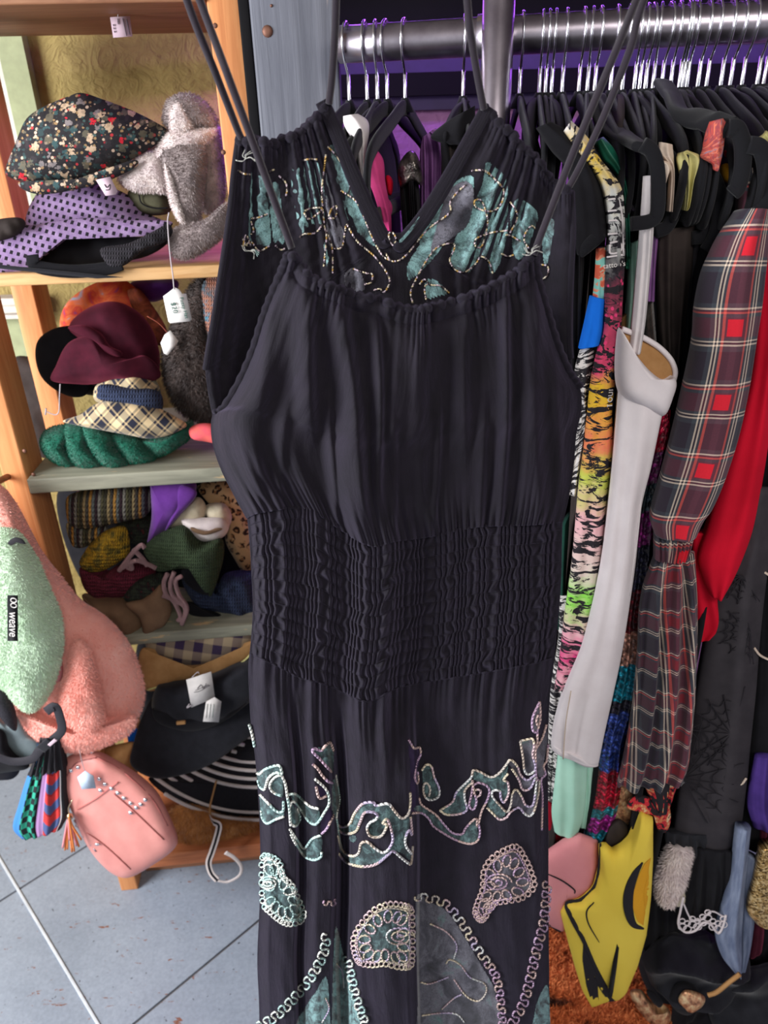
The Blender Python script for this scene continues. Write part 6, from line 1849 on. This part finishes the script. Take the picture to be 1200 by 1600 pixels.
P = np.stack([px[0], py[0]], 1)[2:-2:2]
part('waist_seam', tube(at_np(P[:, 0], P[:, 1], Ys[0][2:-2:2] - .0006), .0011, 5), M['dress'], dress)

# ---- front bodice
nu, nv = 420, 190
u = np.linspace(0, 1, nu)
v = np.linspace(0, 1, nv)
TOP = spline([(450, 398), (462, 402), (478, 424), (500, 440), (530, 450), (560, 461), (592, 466), (622, 478), (650, 483), (668, 480), (692, 474), (726, 464), (760, 450), (790, 434), (812, 420), (826, 404), (836, 400)], nu)
BOT = np.stack([edL(top_seam(u)) * (1 - u) + edR(top_seam(u)) * u, top_seam(u) + 4], 1)
LFT = spline([(450, 398), (440, 424), (424, 462), (410, 500), (396, 545), (376, 592), (350, 636), (332, 652), (332, 690), (345, 732), (365, 772), tuple(BOT[0])], nv)
RGT = spline([(836, 400), (842, 440), (856, 490), (872, 540), (890, 582), (906, 606), (908, 640), (900, 680), (896, 730), (888, 780), tuple(BOT[-1])], nv)

def coons(T, B, L, R):
    nu_, nv_ = len(T), len(L)
    U, V_ = np.meshgrid(np.linspace(0, 1, nu_), np.linspace(0, 1, nv_))
    U, V_ = U[..., None], V_[..., None]
    return (1 - V_) * T[None] + V_ * B[None] + (1 - U) * L[:, None] + U * R[:, None] \
        - ((1 - U) * (1 - V_) * T[0] + U * (1 - V_) * T[-1] + (1 - U) * V_ * B[0] + U * V_ * B[-1])

Q = coons(TOP, BOT, LFT, RGT)
U_, V_ = np.meshgrid(u, v)
ridge = np.zeros_like(U_)
X_, Y_ = Q[..., 0], Q[..., 1]
for xc, w, a, sl, y0, y1 in [(410, 26, .009, -.05, 450, 900), (446, 14, .006, -.04, 600, 870), (486, 17, .016, .05, 430, 690), (517, 8, .007, .03, 600, 860), (546, 19, .019, .12, 450, 840), (590, 8, .010, .03, 480, 790), (613, 7, .005, 0, 640, 870),
                             (654, 38, .018, 0, 488, 840), (683, 7, .006, -.02, 600, 870), (726, 14, .009, -.03, 480, 730), (753, 9, .006, 0, 620, 870), (790, 8, .013, -.04, 440, 840), (838, 22, .012, -.01, 440, 850), (870, 12, .007, .02, 560, 790)]:
    d_ = X_ - (xc + sl * (Y_ - 600) + 4 * np.sin(Y_ / 70 + xc))
    win = 1 / (1 + np.exp(-(Y_ - y0 - 25) / 14)) / (1 + np.exp((Y_ - y1 + 20) / 22))
    ridge += a * np.exp(-(d_ / np.where(d_ < 0, w * 1.3, w * .6)) ** 2) * win
g1 = np.sin(2 * math.pi * (U_ * 29 + .9 * np.sin(U_ * 23 + 1) + .12 * np.sin(V_ * 30))) * (1 + .6 * np.sin(U_ * 37)) * .0046 * np.exp(-(V_ / .11) ** 1.5)
g2 = np.sin(2 * math.pi * (U_ * 46 + .5 * np.sin(U_ * 29))) * .0030 * np.exp(-((1 - V_) / .09) ** 1.5)
g3 = np.sin(2 * math.pi * (U_ * 21 + .35 * np.sin(V_ * 4 + U_ * 20))) * .0014 * np.exp(-((V_ - .9) / .16) ** 2)
casing = .0030 * np.exp(-((V_ - .035) / .03) ** 2) - .0028 * np.exp(-((V_ - .088) / .012) ** 2)
wr_ = wnoise(np.stack([U_ * 3, V_ * 1.2], -1), 16, 9) * .0013
edge = np.minimum(1, np.minimum(U_, 1 - U_) * 22)
side = .030 * np.exp(-(U_ / .05) ** 2) * np.clip(V_ / .4, 0, 1) + .020 * np.exp(-((1 - U_) / .05) ** 2) * np.clip(V_ / .4, 0, 1)
lowf = cos_interp(U_, LOW) * np.clip(V_ * 1.3, 0, 1) + (1 - np.clip(V_ * 1.3, 0, 1)) * (-.012 * np.sin(math.pi * U_))
Yb = DY + lowf + side * (1 - np.clip((V_ - .6) / .4, 0, 1)) - (1.15 * ridge + g1 + g2 + g3 + casing + wr_) * edge
front = Surf(Q[..., 0], Q[..., 1], Yb)
fb_ = part('front_bodice', front.geo(), M['dress'], dress, recalc=False)
sm = fb_.modifiers.new('thickness', 'SOLIDIFY')
sm.thickness = .0016
sm.offset = 0
# rolled hems of the armholes and the neckline roll
for edge_, nm in ((LFT[: int(nv * .62)], 'armhole_hem'), (RGT[: int(nv * .5)], 'armhole_hem')):
    k = 3 if edge_ is not RGT and edge_[0, 0] < 600 else nu - 4
    Yv = Yb[:len(edge_), k]
    part(nm, tube(at_np(edge_[:, 0], edge_[:, 1], Yv), .0042 + .0005 * np.sin(np.arange(len(edge_)) * .9), 8), M['dress'], dress)
Tr = TOP[4:-4]
rr = .0042 + .0012 * np.sin(np.arange(len(Tr)) * 2 * math.pi * 33 / nu + 1)
part('neckline_roll', tube(at_np(Tr[:, 0], Tr[:, 1] + 2, Yb[2, 4:-4] + .002), rr, 8), M['dress'], dress)

# ---- back bodice: two halves above a V slit
BY = 0.768
halves = []
for sg, T, IN, OUT, B0_, B1_ in (
        (0, [(373, 217), (388, 220), (404, 217), (424, 224), (442, 216), (460, 211), (474, 202), (486, 190), (500, 176), (512, 158)],
         [(512, 158), (534, 206), (556, 262), (580, 318), (606, 372), (613, 386), (614, 520), (614, 690)],
         [(373, 217), (366, 270), (360, 330), (350, 400), (336, 490), (324, 560), (322, 590), (334, 660)], (334, 660), (614, 690)),
        (1, [(754, 166), (770, 180), (784, 196), (800, 208), (812, 226), (828, 238), (842, 252), (858, 276), (876, 290), (893, 300)],
         [(893, 300), (895, 360), (892, 430), (890, 500), (892, 560), (906, 612)],
         [(754, 166), (728, 214), (690, 282), (652, 342), (620, 380), (613, 386), (614, 520), (614, 690)], (614, 690), (906, 612))):
    nu, nv = 170, 230
    T_ = spline(T, nu)
    L_ = spline(OUT, nv)
    R_2 = spline(IN, nv)
    Bt = np.linspace(B0_, B1_, nu)
    Q = coons(T_, Bt, L_, R_2)
    U_, V_ = np.meshgrid(np.linspace(0, 1, nu), np.linspace(0, 1, nv))
    pl = np.sin(2 * math.pi * (U_ * 7 + .55 * np.sin(U_ * 9 + 2 * sg) + .1 * np.sin(V_ * 6)))
    f_ = .0065 * pl * (.45 + .55 * np.exp(-(V_ / .15) ** 2)) + .0016 * np.sin(2 * math.pi * U_ * 23) * np.exp(-(V_ / .12) ** 2) + wnoise(np.stack([U_ * 2, V_ * 2], -1), 16, 3 + sg) * .002
    inn = (1 - U_) if sg == 0 else U_
    fl = np.clip(inn / .22, 0, 1)
    cas = .0035 * np.exp(-((V_ - .03) / .03) ** 2)
    Yh = BY - (f_ * (.12 + .88 * fl) + cas) * np.minimum(1, np.minimum(U_, 1 - U_) * 14 + .15)
    out_ = U_ if sg == 0 else (1 - U_)
    Yh = Yh - .03 * np.exp(-(out_ / .12) ** 2) * np.clip(V_ / .6, 0, 1)
    S_ = Surf(Q[..., 0], Q[..., 1], Yh)
    halves.append(S_)
    o = part('back_panel', S_.geo(), M['dress'], dress, recalc=False)
    sm = o.modifiers.new('thickness', 'SOLIDIFY')
    sm.thickness = .0016
    sm.offset = 0
    inl = R_2 if sg == 0 else L_
    ix = -1 if sg == 0 else 0
    n_ = int(nv * .70)
    inl = inl[:n_]
    off = -9 if sg == 0 else 9
    pts = at_np(inl[:, 0] + off, inl[:, 1], Yh[:n_, ix] - .0010)
    part('neck_band', tube(pts, np.linspace(.75, 1.0, n_), 10, flat=(.0085, .0022, (0, -1, .2))), M['dress'], dress, label='flat black band edging the V slit')
    ol = (L_ if sg == 0 else R_2)[: int(nv * .8)]
    part('armhole_hem', tube(at_np(ol[:, 0], ol[:, 1], Yh[:len(ol), 0 if sg == 0 else -1]), .0034, 8), M['dress'], dress)
    rr = .0042 + .0012 * np.sin(np.arange(nu) * 2 * math.pi * 12 / nu)
    part('neckline_roll', tube(at_np(T_[:, 0], T_[:, 1] + 2, Yh[2] + .001), rr, 8), M['dress'], dress)
bl_, br_ = halves
C1 = lambda q: crop(q, 300, 0, 2.857)
C2 = lambda q: crop(q, 600, 0, 3.0)
for q in ([(250, 790), (285, 785), (322, 800), (338, 900), (350, 1085), (300, 1090), (256, 1070)], [(338, 810), (360, 812), (388, 840), (412, 1070), (385, 1075), (362, 1060)], [(440, 775), (465, 760), (492, 765), (500, 1030), (480, 1040), (466, 960)],
          [(500, 735), (530, 725), (575, 740), (590, 860), (588, 985), (540, 1000), (502, 990)], [(608, 668), (640, 640), (668, 625), (680, 700), (715, 790), (760, 900), (810, 1020), (850, 1105), (800, 1090), (745, 1040), (700, 985), (665, 870), (630, 760)], [(590, 1085), (610, 1070), (618, 1120), (600, 1190), (585, 1180)]):
    add_patch(bl_, 'applique', [C1(q)], M['teal'], dress, lift=.0010)
add_patch(bl_, 'applique', [C1([(600, 760), (640, 880), (672, 1000), (676, 1080), (640, 1112), (610, 1095), (600, 1000)])], M['grey_batik'], dress, lift=.0012)
add_patch(bl_, 'applique', [C1([(680, 1230), (720, 1195), (760, 1230), (770, 1290), (720, 1300), (690, 1280)])], M['grey_batik'], dress, lift=.0012)
for q in ([(100, 1110), (180, 1010), (260, 930), (350, 842), (418, 832), (405, 950), (330, 1070), (240, 1200), (150, 1290), (112, 1305), (112, 1240), (170, 1130)], [(455, 880), (480, 765), (530, 790), (574, 850), (582, 1000), (568, 1170), (510, 1282), (480, 1215), (448, 1195), (400, 1275), (340, 1262), (312, 1215), (330, 1130), (370, 1040)],
          [(592, 990), (625, 935), (660, 940), (720, 1000), (700, 1090), (655, 1200), (610, 1195)], [(745, 1050), (795, 1030), (790, 1120), (762, 1240), (745, 1200)], [(195, 1320), (240, 1315), (298, 1372), (240, 1390), (205, 1400)]):
    add_patch(br_, 'applique', [C2(q)], M['teal'], dress, lift=.0012)
add_patch(br_, 'applique', [C2([(300, 900), (380, 850), (420, 900), (400, 1040), (340, 1100), (280, 1140), (220, 1180), (250, 1050)])], M['grey_batik'], dress, lift=.0018)
add_patch(br_, 'applique', [C2([(72, 1130), (120, 1040), (186, 940), (160, 1030), (100, 1120)])], M['teal'], dress, lift=.0050)
for q in ([(605, 655), (640, 690), (680, 750), (705, 820), (700, 860)], [(665, 850), (740, 910), (800, 1050), (850, 1140), (898, 1168)], [(690, 1000), (740, 1080), (820, 1150), (880, 1240), (870, 1290), (850, 1305), (840, 1290), (810, 1295)],
          [(388, 785), (418, 815), (424, 850), (418, 880)], [(500, 945), (530, 930), (580, 930), (560, 955), (520, 978), (500, 950)], [(598, 690), (580, 850), (590, 1000), (600, 1060), (588, 1190)], [(480, 1060), (500, 1045), (550, 1040), (585, 1000)],
          [(262, 975), (300, 970), (338, 955)], [(262, 985), (275, 1030), (262, 1045)], [(222, 1060), (240, 1090), (265, 1080), (300, 1120), (345, 1098)], [(225, 1110), (240, 1050), (262, 1100), (230, 1090)], [(372, 1095), (395, 1115), (415, 1110)], [(610, 965), (625, 930), (645, 920), (640, 970), (610, 975)],
          [(635, 1110), (670, 1100), (686, 1010)], [(498, 715), (530, 710), (558, 712)], [(205, 760), (230, 775), (262, 780)], [(345, 768), (368, 756)], [(600, 1030), (625, 1110), (628, 1220)], [(720, 1200), (780, 1220), (805, 1225), (800, 1260), (770, 1270)]):
    threads(bl_, 'embroidery', [C1(q)], .00085, M['thread_fine'], dress, step=1.5, lift=.0024)
for q in ([(5, 1185), (40, 1225), (100, 1200), (200, 1080), (305, 1000), (310, 950), (340, 905), (385, 865)], [(410, 800), (470, 800), (520, 840), (560, 890), (552, 950), (520, 985), (480, 990), (430, 970), (426, 940), (455, 940), (475, 985), (485, 1050), (460, 1150), (430, 1155), (432, 1120), (500, 1092), (580, 1080)],
          [(590, 945), (618, 985), (622, 1030), (590, 1092)], [(570, 1100), (600, 1108), (640, 1132)], [(135, 1420), (125, 1370), (150, 1310), (200, 1220), (250, 1160), (320, 1140), (330, 1165), (308, 1220), (335, 1265), (380, 1275), (430, 1235), (455, 1203), (490, 1225), (510, 1282)],
          [(552, 1190), (580, 1202), (606, 1195)], [(712, 1072), (690, 1060), (662, 1095), (658, 1130), (680, 1165)], [(165, 1335), (190, 1310), (220, 1335), (265, 1340), (306, 1374)], [(198, 1412), (190, 1350), (205, 1330)], [(735, 1240), (768, 1250), (765, 1290), (735, 1310), (712, 1300)], [(20, 1095), (40, 1090), (56, 1120), (42, 1150), (25, 1120), (22, 1098)]):
    threads(br_, 'embroidery', [C2(q)], .00085, M['thread_fine'], dress, step=1.5, lift=.0026)

# ---- skirt appliques and embroidery
C6 = lambda q: crop(q, 380, 1080, 4.286)
C7 = lambda q: crop(q, 620, 1080, 4.615)
C8 = lambda q: crop(q, 380, 1310, 2.4)
PT = M['teal_dark']
for q in ([(92, 545), (150, 522), (235, 497), (258, 530), (255, 562), (215, 548), (168, 590), (140, 662), (112, 640), (95, 590)], [(250, 562), (195, 600), (180, 650), (220, 690), (262, 705), (270, 640)], [(110, 692), (160, 742), (220, 800), (268, 805), (265, 842), (215, 862), (160, 886), (125, 850)],
          [(310, 685), (350, 690), (400, 730), (450, 772), (505, 790), (508, 862), (480, 892), (440, 872), (390, 810), (340, 742)], [(320, 760), (360, 790), (382, 850), (350, 902), (318, 888)], [(312, 925), (370, 1012), (412, 1052), (462, 990), (522, 965), (525, 1060), (480, 1130), (420, 1112), (350, 1020)],
          [(470, 392), (540, 372), (580, 345), (606, 400), (600, 540), (570, 505), (520, 458)], [(596, 620), (625, 600), (640, 720), (635, 830), (600, 820)]):
    add_patch(skirt, 'applique', [C6(q)], PT, dress)
for q in ([(520, 860), (560, 790), (600, 800), (600, 840), (560, 920), (525, 955)], [(488, 640), (540, 640), (565, 690), (540, 720), (500, 715)]):
    add_patch(skirt, 'applique', [C6(q)], M['purple_dim'], dress)
mid = [(632, 895), (662, 910), (712, 890), (745, 820), (800, 755), (870, 745), (895, 762), (970, 755), (1012, 800), (1060, 850), (1108, 825), (1112, 910), (1085, 990), (1092, 1040), (1118, 1090), (1112, 1130), (1060, 1085), (1000, 1075), (950, 1120), (850, 1160), (750, 1165), (680, 1110), (640, 1040)]
hole = [(640, 965), (690, 948), (752, 940), (782, 880), (812, 818), (870, 812), (896, 830), (850, 872), (828, 920), (852, 970), (920, 972), (958, 920), (980, 870), (1002, 990), (970, 1060), (932, 1078), (880, 1050), (832, 1012), (792, 1022), (776, 1080), (742, 1102), (692, 1088), (652, 1040)]
add_patch(skirt, 'applique', [C6(mid)], PT, dress, holes=[C6(hole)])
add_patch(skirt, 'applique', [C6([(850, 872), (890, 845), (935, 880), (945, 930), (910, 965), (860, 965), (832, 920)])], PT, dress)
add_patch(skirt, 'applique', [C6([(708, 985), (735, 962), (758, 985), (735, 1012)])], PT, dress)
thr = dict(step=1.6)
EMB = [(C6, M['thread_mint'], [
    [(90, 545), (110, 555), (150, 522), (235, 497), (255, 530), (258, 560), (230, 545), (195, 558), (165, 590), (150, 640), (140, 660), (112, 642), (98, 600)],
    [(252, 560), (215, 575), (185, 610), (180, 650), (210, 682), (255, 700)], [(110, 690), (160, 742), (220, 802), (265, 805), (270, 740)], [(270, 840), (215, 860), (160, 885), (128, 850), (120, 800)],
    [(306, 690), (350, 690), (400, 730), (450, 772), (505, 788)], [(310, 780), (325, 742), (350, 748), (400, 815), (440, 872), (480, 892), (508, 870), (545, 810), (575, 755), (570, 690), (540, 640), (480, 588)],
    [(360, 790), (382, 850), (352, 902), (318, 885), (312, 840)], [(312, 925), (372, 1012), (410, 1052), (462, 990), (522, 965)], [(320, 960), (350, 1020), (405, 1100), (440, 1122), (480, 1130), (520, 1110), (525, 1080)],
    [(255, 560), (282, 620), (295, 700), (310, 800), (318, 900)], [(40, 225), (60, 290), (75, 370)], [(620, 565), (640, 680), (645, 740), (625, 830), (632, 900), (645, 1000), (660, 1060)]]),
    (C6, M['thread_pink'], [
        [(605, 400), (582, 345), (545, 372), (520, 398), (480, 385), (465, 405), (520, 460), (590, 540)], [(465, 488), (500, 520), (530, 565), (570, 605), (600, 615)], [(488, 640), (510, 715), (560, 700)], [(605, 830), (560, 920), (525, 955)]]),
    (C6, M['thread'], [
        [(632, 895), (662, 910), (712, 890), (745, 820), (800, 755), (870, 745), (892, 765), (970, 755), (1012, 800), (1060, 850), (1105, 822), (1118, 750), (1118, 680)],
        [(635, 930), (680, 955), (752, 940), (782, 880), (812, 815), (870, 810), (900, 830), (888, 860), (850, 880), (830, 920), (852, 970), (920, 972), (956, 920), (960, 890), (935, 885), (965, 858), (992, 930), (1002, 1000), (970, 1062), (932, 1080), (880, 1050), (832, 1010), (790, 1020), (775, 1080), (740, 1104), (690, 1090), (650, 1040), (632, 965)],
        [(1120, 840), (1130, 960), (1110, 930), (1085, 990), (1092, 1040), (1128, 1090)]]),
    (C8, M['thread'], [[(358, 58), (375, 80), (400, 96), (450, 106), (500, 96), (545, 60), (562, 48), (590, 70), (618, 92), (630, 92), (636, 30)]]),
    (C7, M['thread_pink'], [
        [(85, 350), (105, 385), (125, 412), (165, 408), (170, 460), (142, 520), (130, 620), (145, 665), (156, 640), (150, 580)], [(110, 880), (180, 880), (230, 920), (260, 970), (330, 1020), (420, 1070), (520, 1100), (580, 1080), (600, 1020), (592, 960)],
        [(160, 770), (180, 820), (280, 890), (340, 960), (400, 1020), (470, 1030), (495, 990), (540, 940), (575, 920), (578, 975)], [(590, 955), (612, 865), (650, 790), (668, 720), (645, 680), (590, 660), (555, 675)],
        [(545, 640), (555, 720), (575, 790), (562, 842), (542, 852), (522, 822), (538, 750), (548, 690)], [(1030, 75), (1035, 180), (1012, 288), (980, 280), (980, 190), (1030, 78)], [(1015, 290), (1012, 370), (1000, 420), (1005, 620), (1022, 640)], [(1080, 240), (1048, 340), (1000, 420)],
        [(1092, 385), (1080, 500), (1058, 540), (1072, 600), (1040, 640), (1050, 760), (1045, 1000)], [(1018, 170), (1035, 200), (1020, 250), (1005, 215), (1018, 170)]]),
    (C7, M['thread'], [
        [(180, 570), (212, 530), (250, 545), (270, 620), (305, 700), (300, 760), (250, 785), (210, 770), (190, 720), (198, 668), (225, 670), (240, 710), (232, 755)],
        [(310, 860), (400, 800), (430, 730), (500, 660), (538, 620), (552, 570), (600, 582), (680, 620), (740, 590), (790, 530), (820, 495), (868, 540), (890, 600), (940, 640), (1000, 600)], [(310, 860), (360, 890), (450, 885), (505, 855), (490, 780), (490, 720), (520, 680), (552, 655)],
        [(802, 595), (770, 640), (802, 660), (806, 740), (772, 802), (750, 770), (742, 720), (695, 718), (690, 760), (740, 820), (792, 870), (822, 820), (832, 740), (862, 710), (900, 760), (930, 822), (980, 822), (1000, 720), (1008, 620)],
        [(650, 840), (690, 880), (740, 925), (792, 910), (822, 870), (880, 840), (920, 882), (960, 900), (992, 860), (1020, 740), (1030, 640)], [(890, 360), (930, 350), (980, 345), (990, 400), (980, 460), (1000, 560), (950, 600), (920, 570), (910, 480), (890, 362)], [(830, 560), (880, 640), (900, 700), (930, 715), (970, 690), (1000, 620)],
        [(565, 710), (600, 712), (602, 745), (572, 765)]])]
for fn, mt, L_ in EMB:
    for q in L_:
        threads(skirt, 'embroidery', [fn(q)], .00185 if fn is not C7 else .0016, mt, dress, lift=.0016, **thr)
for q in ([(85, 400), (130, 410), (168, 430), (160, 520), (135, 620), (150, 700), (165, 780), (200, 850), (110, 870), (100, 700), (95, 520)],):
    add_patch(skirt, 'applique', [C7(q)], M['purple_dim'], dress, lift=.0006)
for q in ([(120, 850), (180, 822), (280, 892), (340, 962), (400, 1022), (470, 1032), (495, 990), (560, 925), (580, 980), (580, 1078), (520, 1098), (420, 1068), (330, 1018), (262, 968), (230, 918), (180, 878)], [(185, 575), (215, 535), (250, 548), (270, 620), (302, 700), (296, 758), (250, 780), (212, 766), (192, 720)],
          [(315, 860), (400, 802), (430, 732), (500, 662), (540, 622), (540, 665), (500, 700), (490, 780), (500, 850), (450, 882), (360, 886)], [(545, 620), (552, 572), (600, 584), (680, 622), (740, 592), (800, 525), (790, 600), (772, 640), (800, 664), (802, 740), (772, 798), (750, 768), (742, 720), (692, 720), (690, 762), (740, 822), (790, 870), (740, 922), (690, 878), (652, 836), (668, 720), (646, 678), (590, 658)],
          [(805, 510), (825, 498), (868, 542), (890, 602), (940, 640), (995, 608), (985, 680), (930, 712), (890, 680), (850, 600)], [(815, 830), (835, 745), (862, 712), (900, 762), (930, 824), (980, 824), (1000, 740), (1018, 740), (992, 858), (960, 898), (920, 880), (880, 838)], [(895, 365), (930, 352), (978, 350), (985, 400), (978, 460), (995, 556), (950, 596), (922, 568), (912, 480)],
          [(1030, 85), (1032, 180), (1012, 284), (984, 276), (984, 190)], [(1005, 420), (1048, 342), (1078, 250), (1085, 380), (1060, 520), (1068, 600), (1030, 620), (1010, 560)], [(530, 820), (545, 760), (570, 800), (558, 840)]):
    add_patch(skirt, 'applique', [C7(q)], M['grey_batik'] if q[0][0] > 800 else PT, dress)
# big crackled panels
for q, mt in (([(648, 235), (700, 240), (765, 275), (830, 370), (895, 480), (940, 560), (960, 640), (985, 760), (985, 1000), (660, 1000), (655, 600)], 'grey_batik'), ([(318, 545), (270, 580), (230, 640), (195, 720), (180, 1000), (318, 1000)], 'teal'),
              ([(346, 340), (372, 420), (392, 500), (420, 620), (450, 760), (460, 1000), (338, 1000), (334, 620)], 'teal'), ([(1142, 555), (1112, 590), (1092, 660), (1080, 800), (1150, 1000), (1152, 700)], 'teal')):
    add_patch(skirt, 'applique', [C8(q)], M[mt], dress, lift=.0007)

def scallop(q, amp, per):
    c = resample(spline(np.array(q, float), 200), 0.8)
    T = np.gradient(c, axis=0)
    T /= np.linalg.norm(T, axis=1)[:, None]
    N = np.stack([-T[:, 1], T[:, 0]], 1)
    s_ = np.arange(len(c)) * .8
    return c + N * (amp * np.sin(2 * math.pi * s_ / per))[:, None] - T * (amp * .42 * np.sin(4 * math.pi * s_ / per))[:, None]

for q, mt, am, pr in (([(312, 362), (302, 430), (255, 520), (195, 595), (125, 665), (60, 705)], 'thread_mint', 7.0, 15), ([(388, 445), (406, 520), (425, 600), (455, 690), (480, 780)], 'thread_mint', 6.5, 15),
                      ([(645, 218), (700, 226), (765, 250), (825, 325), (870, 400), (915, 465)], 'thread', 6.0, 18), ([(915, 465), (945, 510), (962, 580), (972, 690), (975, 790)], 'thread_pink', 6.0, 14),
                      ([(1140, 165), (1128, 310), (1105, 400), (1078, 520), (1050, 620), (1005, 700), (980, 760)], 'thread_pink', 7.0, 15), ([(305, 235), (322, 246), (350, 236)], 'thread_pink', 4, 12)):
    threads(skirt, 'scalloped_edging', [scallop(C8(q), am, pr)], .0015, M[mt], dress, step=1.2, smooth=False, lift=.0018)
for q in ([(760, 470), (775, 455), (815, 475), (850, 520), (905, 545), (910, 580), (880, 610), (835, 590), (790, 530)], [(665, 540), (700, 545), (770, 520)], [(670, 665), (740, 655), (800, 660), (830, 690)], [(745, 640), (790, 600), (820, 585)], [(700, 320), (760, 350), (800, 400), (790, 450)],
          [(310, 600), (322, 640), (296, 690)], [(350, 470), (372, 500), (378, 560)]):
    threads(skirt, 'embroidery', [C8(q)], .0012, M['thread'], dress, step=1.5, lift=.0018)

def paisley(out, spiral_c, spiral_r, mat, seed):
    O = spline(np.array(out, float), 160, True)
    c = O.mean(0)
    T = np.roll(O, -1, 0) - np.roll(O, 1, 0)
    per = np.linalg.norm(np.diff(np.vstack([O, O[:1]]), axis=0), axis=1).sum()
    add_patch(skirt, 'applique', [c + (O[::8] - c) * .86], M['grey_batik'] if seed == 2 else M['teal_dark'], dress, lift=.0007)
    n = int(per / 8.2)
    idx = np.linspace(0, 160, n, endpoint=False).astype(int)
    lists = [np.vstack([c + (O[::4] - c) * .84, c + (O[:1] - c) * .84])]
    a = np.linspace(0, 2 * math.pi, 14)
    for i in idx:
        lists.append(O[i] + (c - O[i]) * .05 + np.stack([np.cos(a), np.sin(a)], 1) * 4.0)
    n2_ = max(7, int(per / 24))
    idx = np.linspace(0, 160, n2_, endpoint=False).astype(int)
    for i in idx:
        q_ = c + (O[i] - c) * .62
        d_ = (O[i] - c) / np.linalg.norm(O[i] - c)
        e_ = np.array([-d_[1], d_[0]])
        lists.append(q_ + d_ * (np.cos(a) * 9.5)[:, None] + e_ * (np.sin(a) * 6.2)[:, None])
    b = np.linspace(0, 5.2 * math.pi, 60)
    r_ = spiral_r * (1 - b / (5.8 * math.pi))
    lists.append(np.array(spiral_c) + np.stack([np.cos(b) * r_ * 1.15, -np.sin(b) * r_ * .75], 1))
    threads(skirt, 'paisley_embroidery', lists, .00125, mat, dress, step=1.5, smooth=False, lift=.0018)

paisley(C8([(885, 312), (866, 285), (875, 245), (895, 190), (900, 120), (930, 70), (985, 35), (1030, 25), (1062, 70), (1085, 120), (1098, 180), (1050, 225), (985, 238), (935, 250), (905, 300)]), C8([(955, 165)])[0], 19, M['thread_pink'], 2)
paisley(C8([(432, 470), (412, 430), (408, 375), (440, 315), (490, 262), (550, 240), (605, 245), (634, 262), (640, 340), (640, 430), (632, 482), (590, 488), (530, 475), (480, 480)]), C8([(585, 370)])[0], 21, M['thread'], 1)
paisley(C8([(70, 65), (100, 62), (135, 85), (150, 140), (185, 175), (210, 230), (232, 285), (215, 318), (170, 326), (135, 310), (100, 280), (72, 245), (66, 150)]), C8([(95, 168)])[0], 15, M['thread_mint'], 3)

# ---- drawstring cords and the bar hanger above the frame
HZY = DY + .03
cords = [([(456, 388), (400, 236), (356, 118), (312, 0), (218, -250)], [DY - .004, DY - .004, DY, HZY, HZY]),
         ([(377, 216), (372, 205), (335, 110), (292, 0), (212, -250)], [BY - .006, BY - .006, BY - .03, HZY + .01, HZY + .01]),
         ([(514, 162), (519, 120), (523, 60), (525, 0), (530, -250)], [BY - .004, BY - .01, BY - .02, HZY + .01, HZY]),
         ([(756, 170), (750, 140), (738, 70), (730, 0), (712, -250)], [BY - .004, BY - .01, BY - .02, HZY + .01, HZY]),
         ([(834, 398), (852, 350), (900, 228), (962, 80), (994, 0), (1095, -250)], [DY - .004, DY - .004, DY, DY + .01, HZY, HZY]),
         ([(889, 292), (905, 262), (944, 180), (985, 75), (1006, 0), (1102, -250)], [BY - .006, BY - .006, BY - .02, DY + .03, HZY + .012, HZY + .012])]
for pts, Yv in cords:
    P = spline(np.array(pts, float), 60)
    Yi = np.interp(np.linspace(0, 1, 60), np.linspace(0, 1, len(Yv)), Yv)
    part('cord', tube(at_np(P[:, 0], P[:, 1], Yi), .0033, 8), M['cord'], dress)
# little tufts of loose thread where the cords leave the casing
for (x, y, Y_) in ((384, 248, BY - .012), (390, 392, BY - .014), (832, 395, DY - .01)):
    rs_ = random.Random(int(x))
    gs = []
    for k in range(7):
        a = rs_.uniform(0, 6.28)
        gs.append(line([(x, y), (x + 8 * math.cos(a), y + 6 * math.sin(a)), (x + 16 * math.cos(a + .6), y + 14 * math.sin(a + .6))], Y_, .00035, k=10, n=4))
    part('loose_threads', join(*gs), M['thread_mint'], dress)
hb = thing('bar_hanger', 'straight wooden bar hanger holding up the black dress above the picture', 'hanger', at(655, -250, HZY))
p0, p1 = at(195, -254, HZY + .005), at(1118, -254, HZY + .005)
zc = (p0.z + p1.z) / 2
part('bar', tube([Vector((p0.x + (p1.x - p0.x) * k / 8, HZY + .005, zc)) for k in range(9)], .009, 14), M['pine_x'], hb)
mx = (p0.x + p1.x) / 2
part('hook', tube(spline([(mx, HZY + .005, zc), (mx, HZY + .005, zc + .06), (mx + .03, HZY + .005, zc + .09), (mx + .02, HZY + .005, zc + .13), (mx - .02, HZY + .005, zc + .13)], 30), .002, 8), M['chrome'], hb)
part('ceiling_wire', tube([(mx, HZY + .005, zc + .135), (mx, HZY + .005, 2.6)], .0015, 6), M['chrome'], hb)
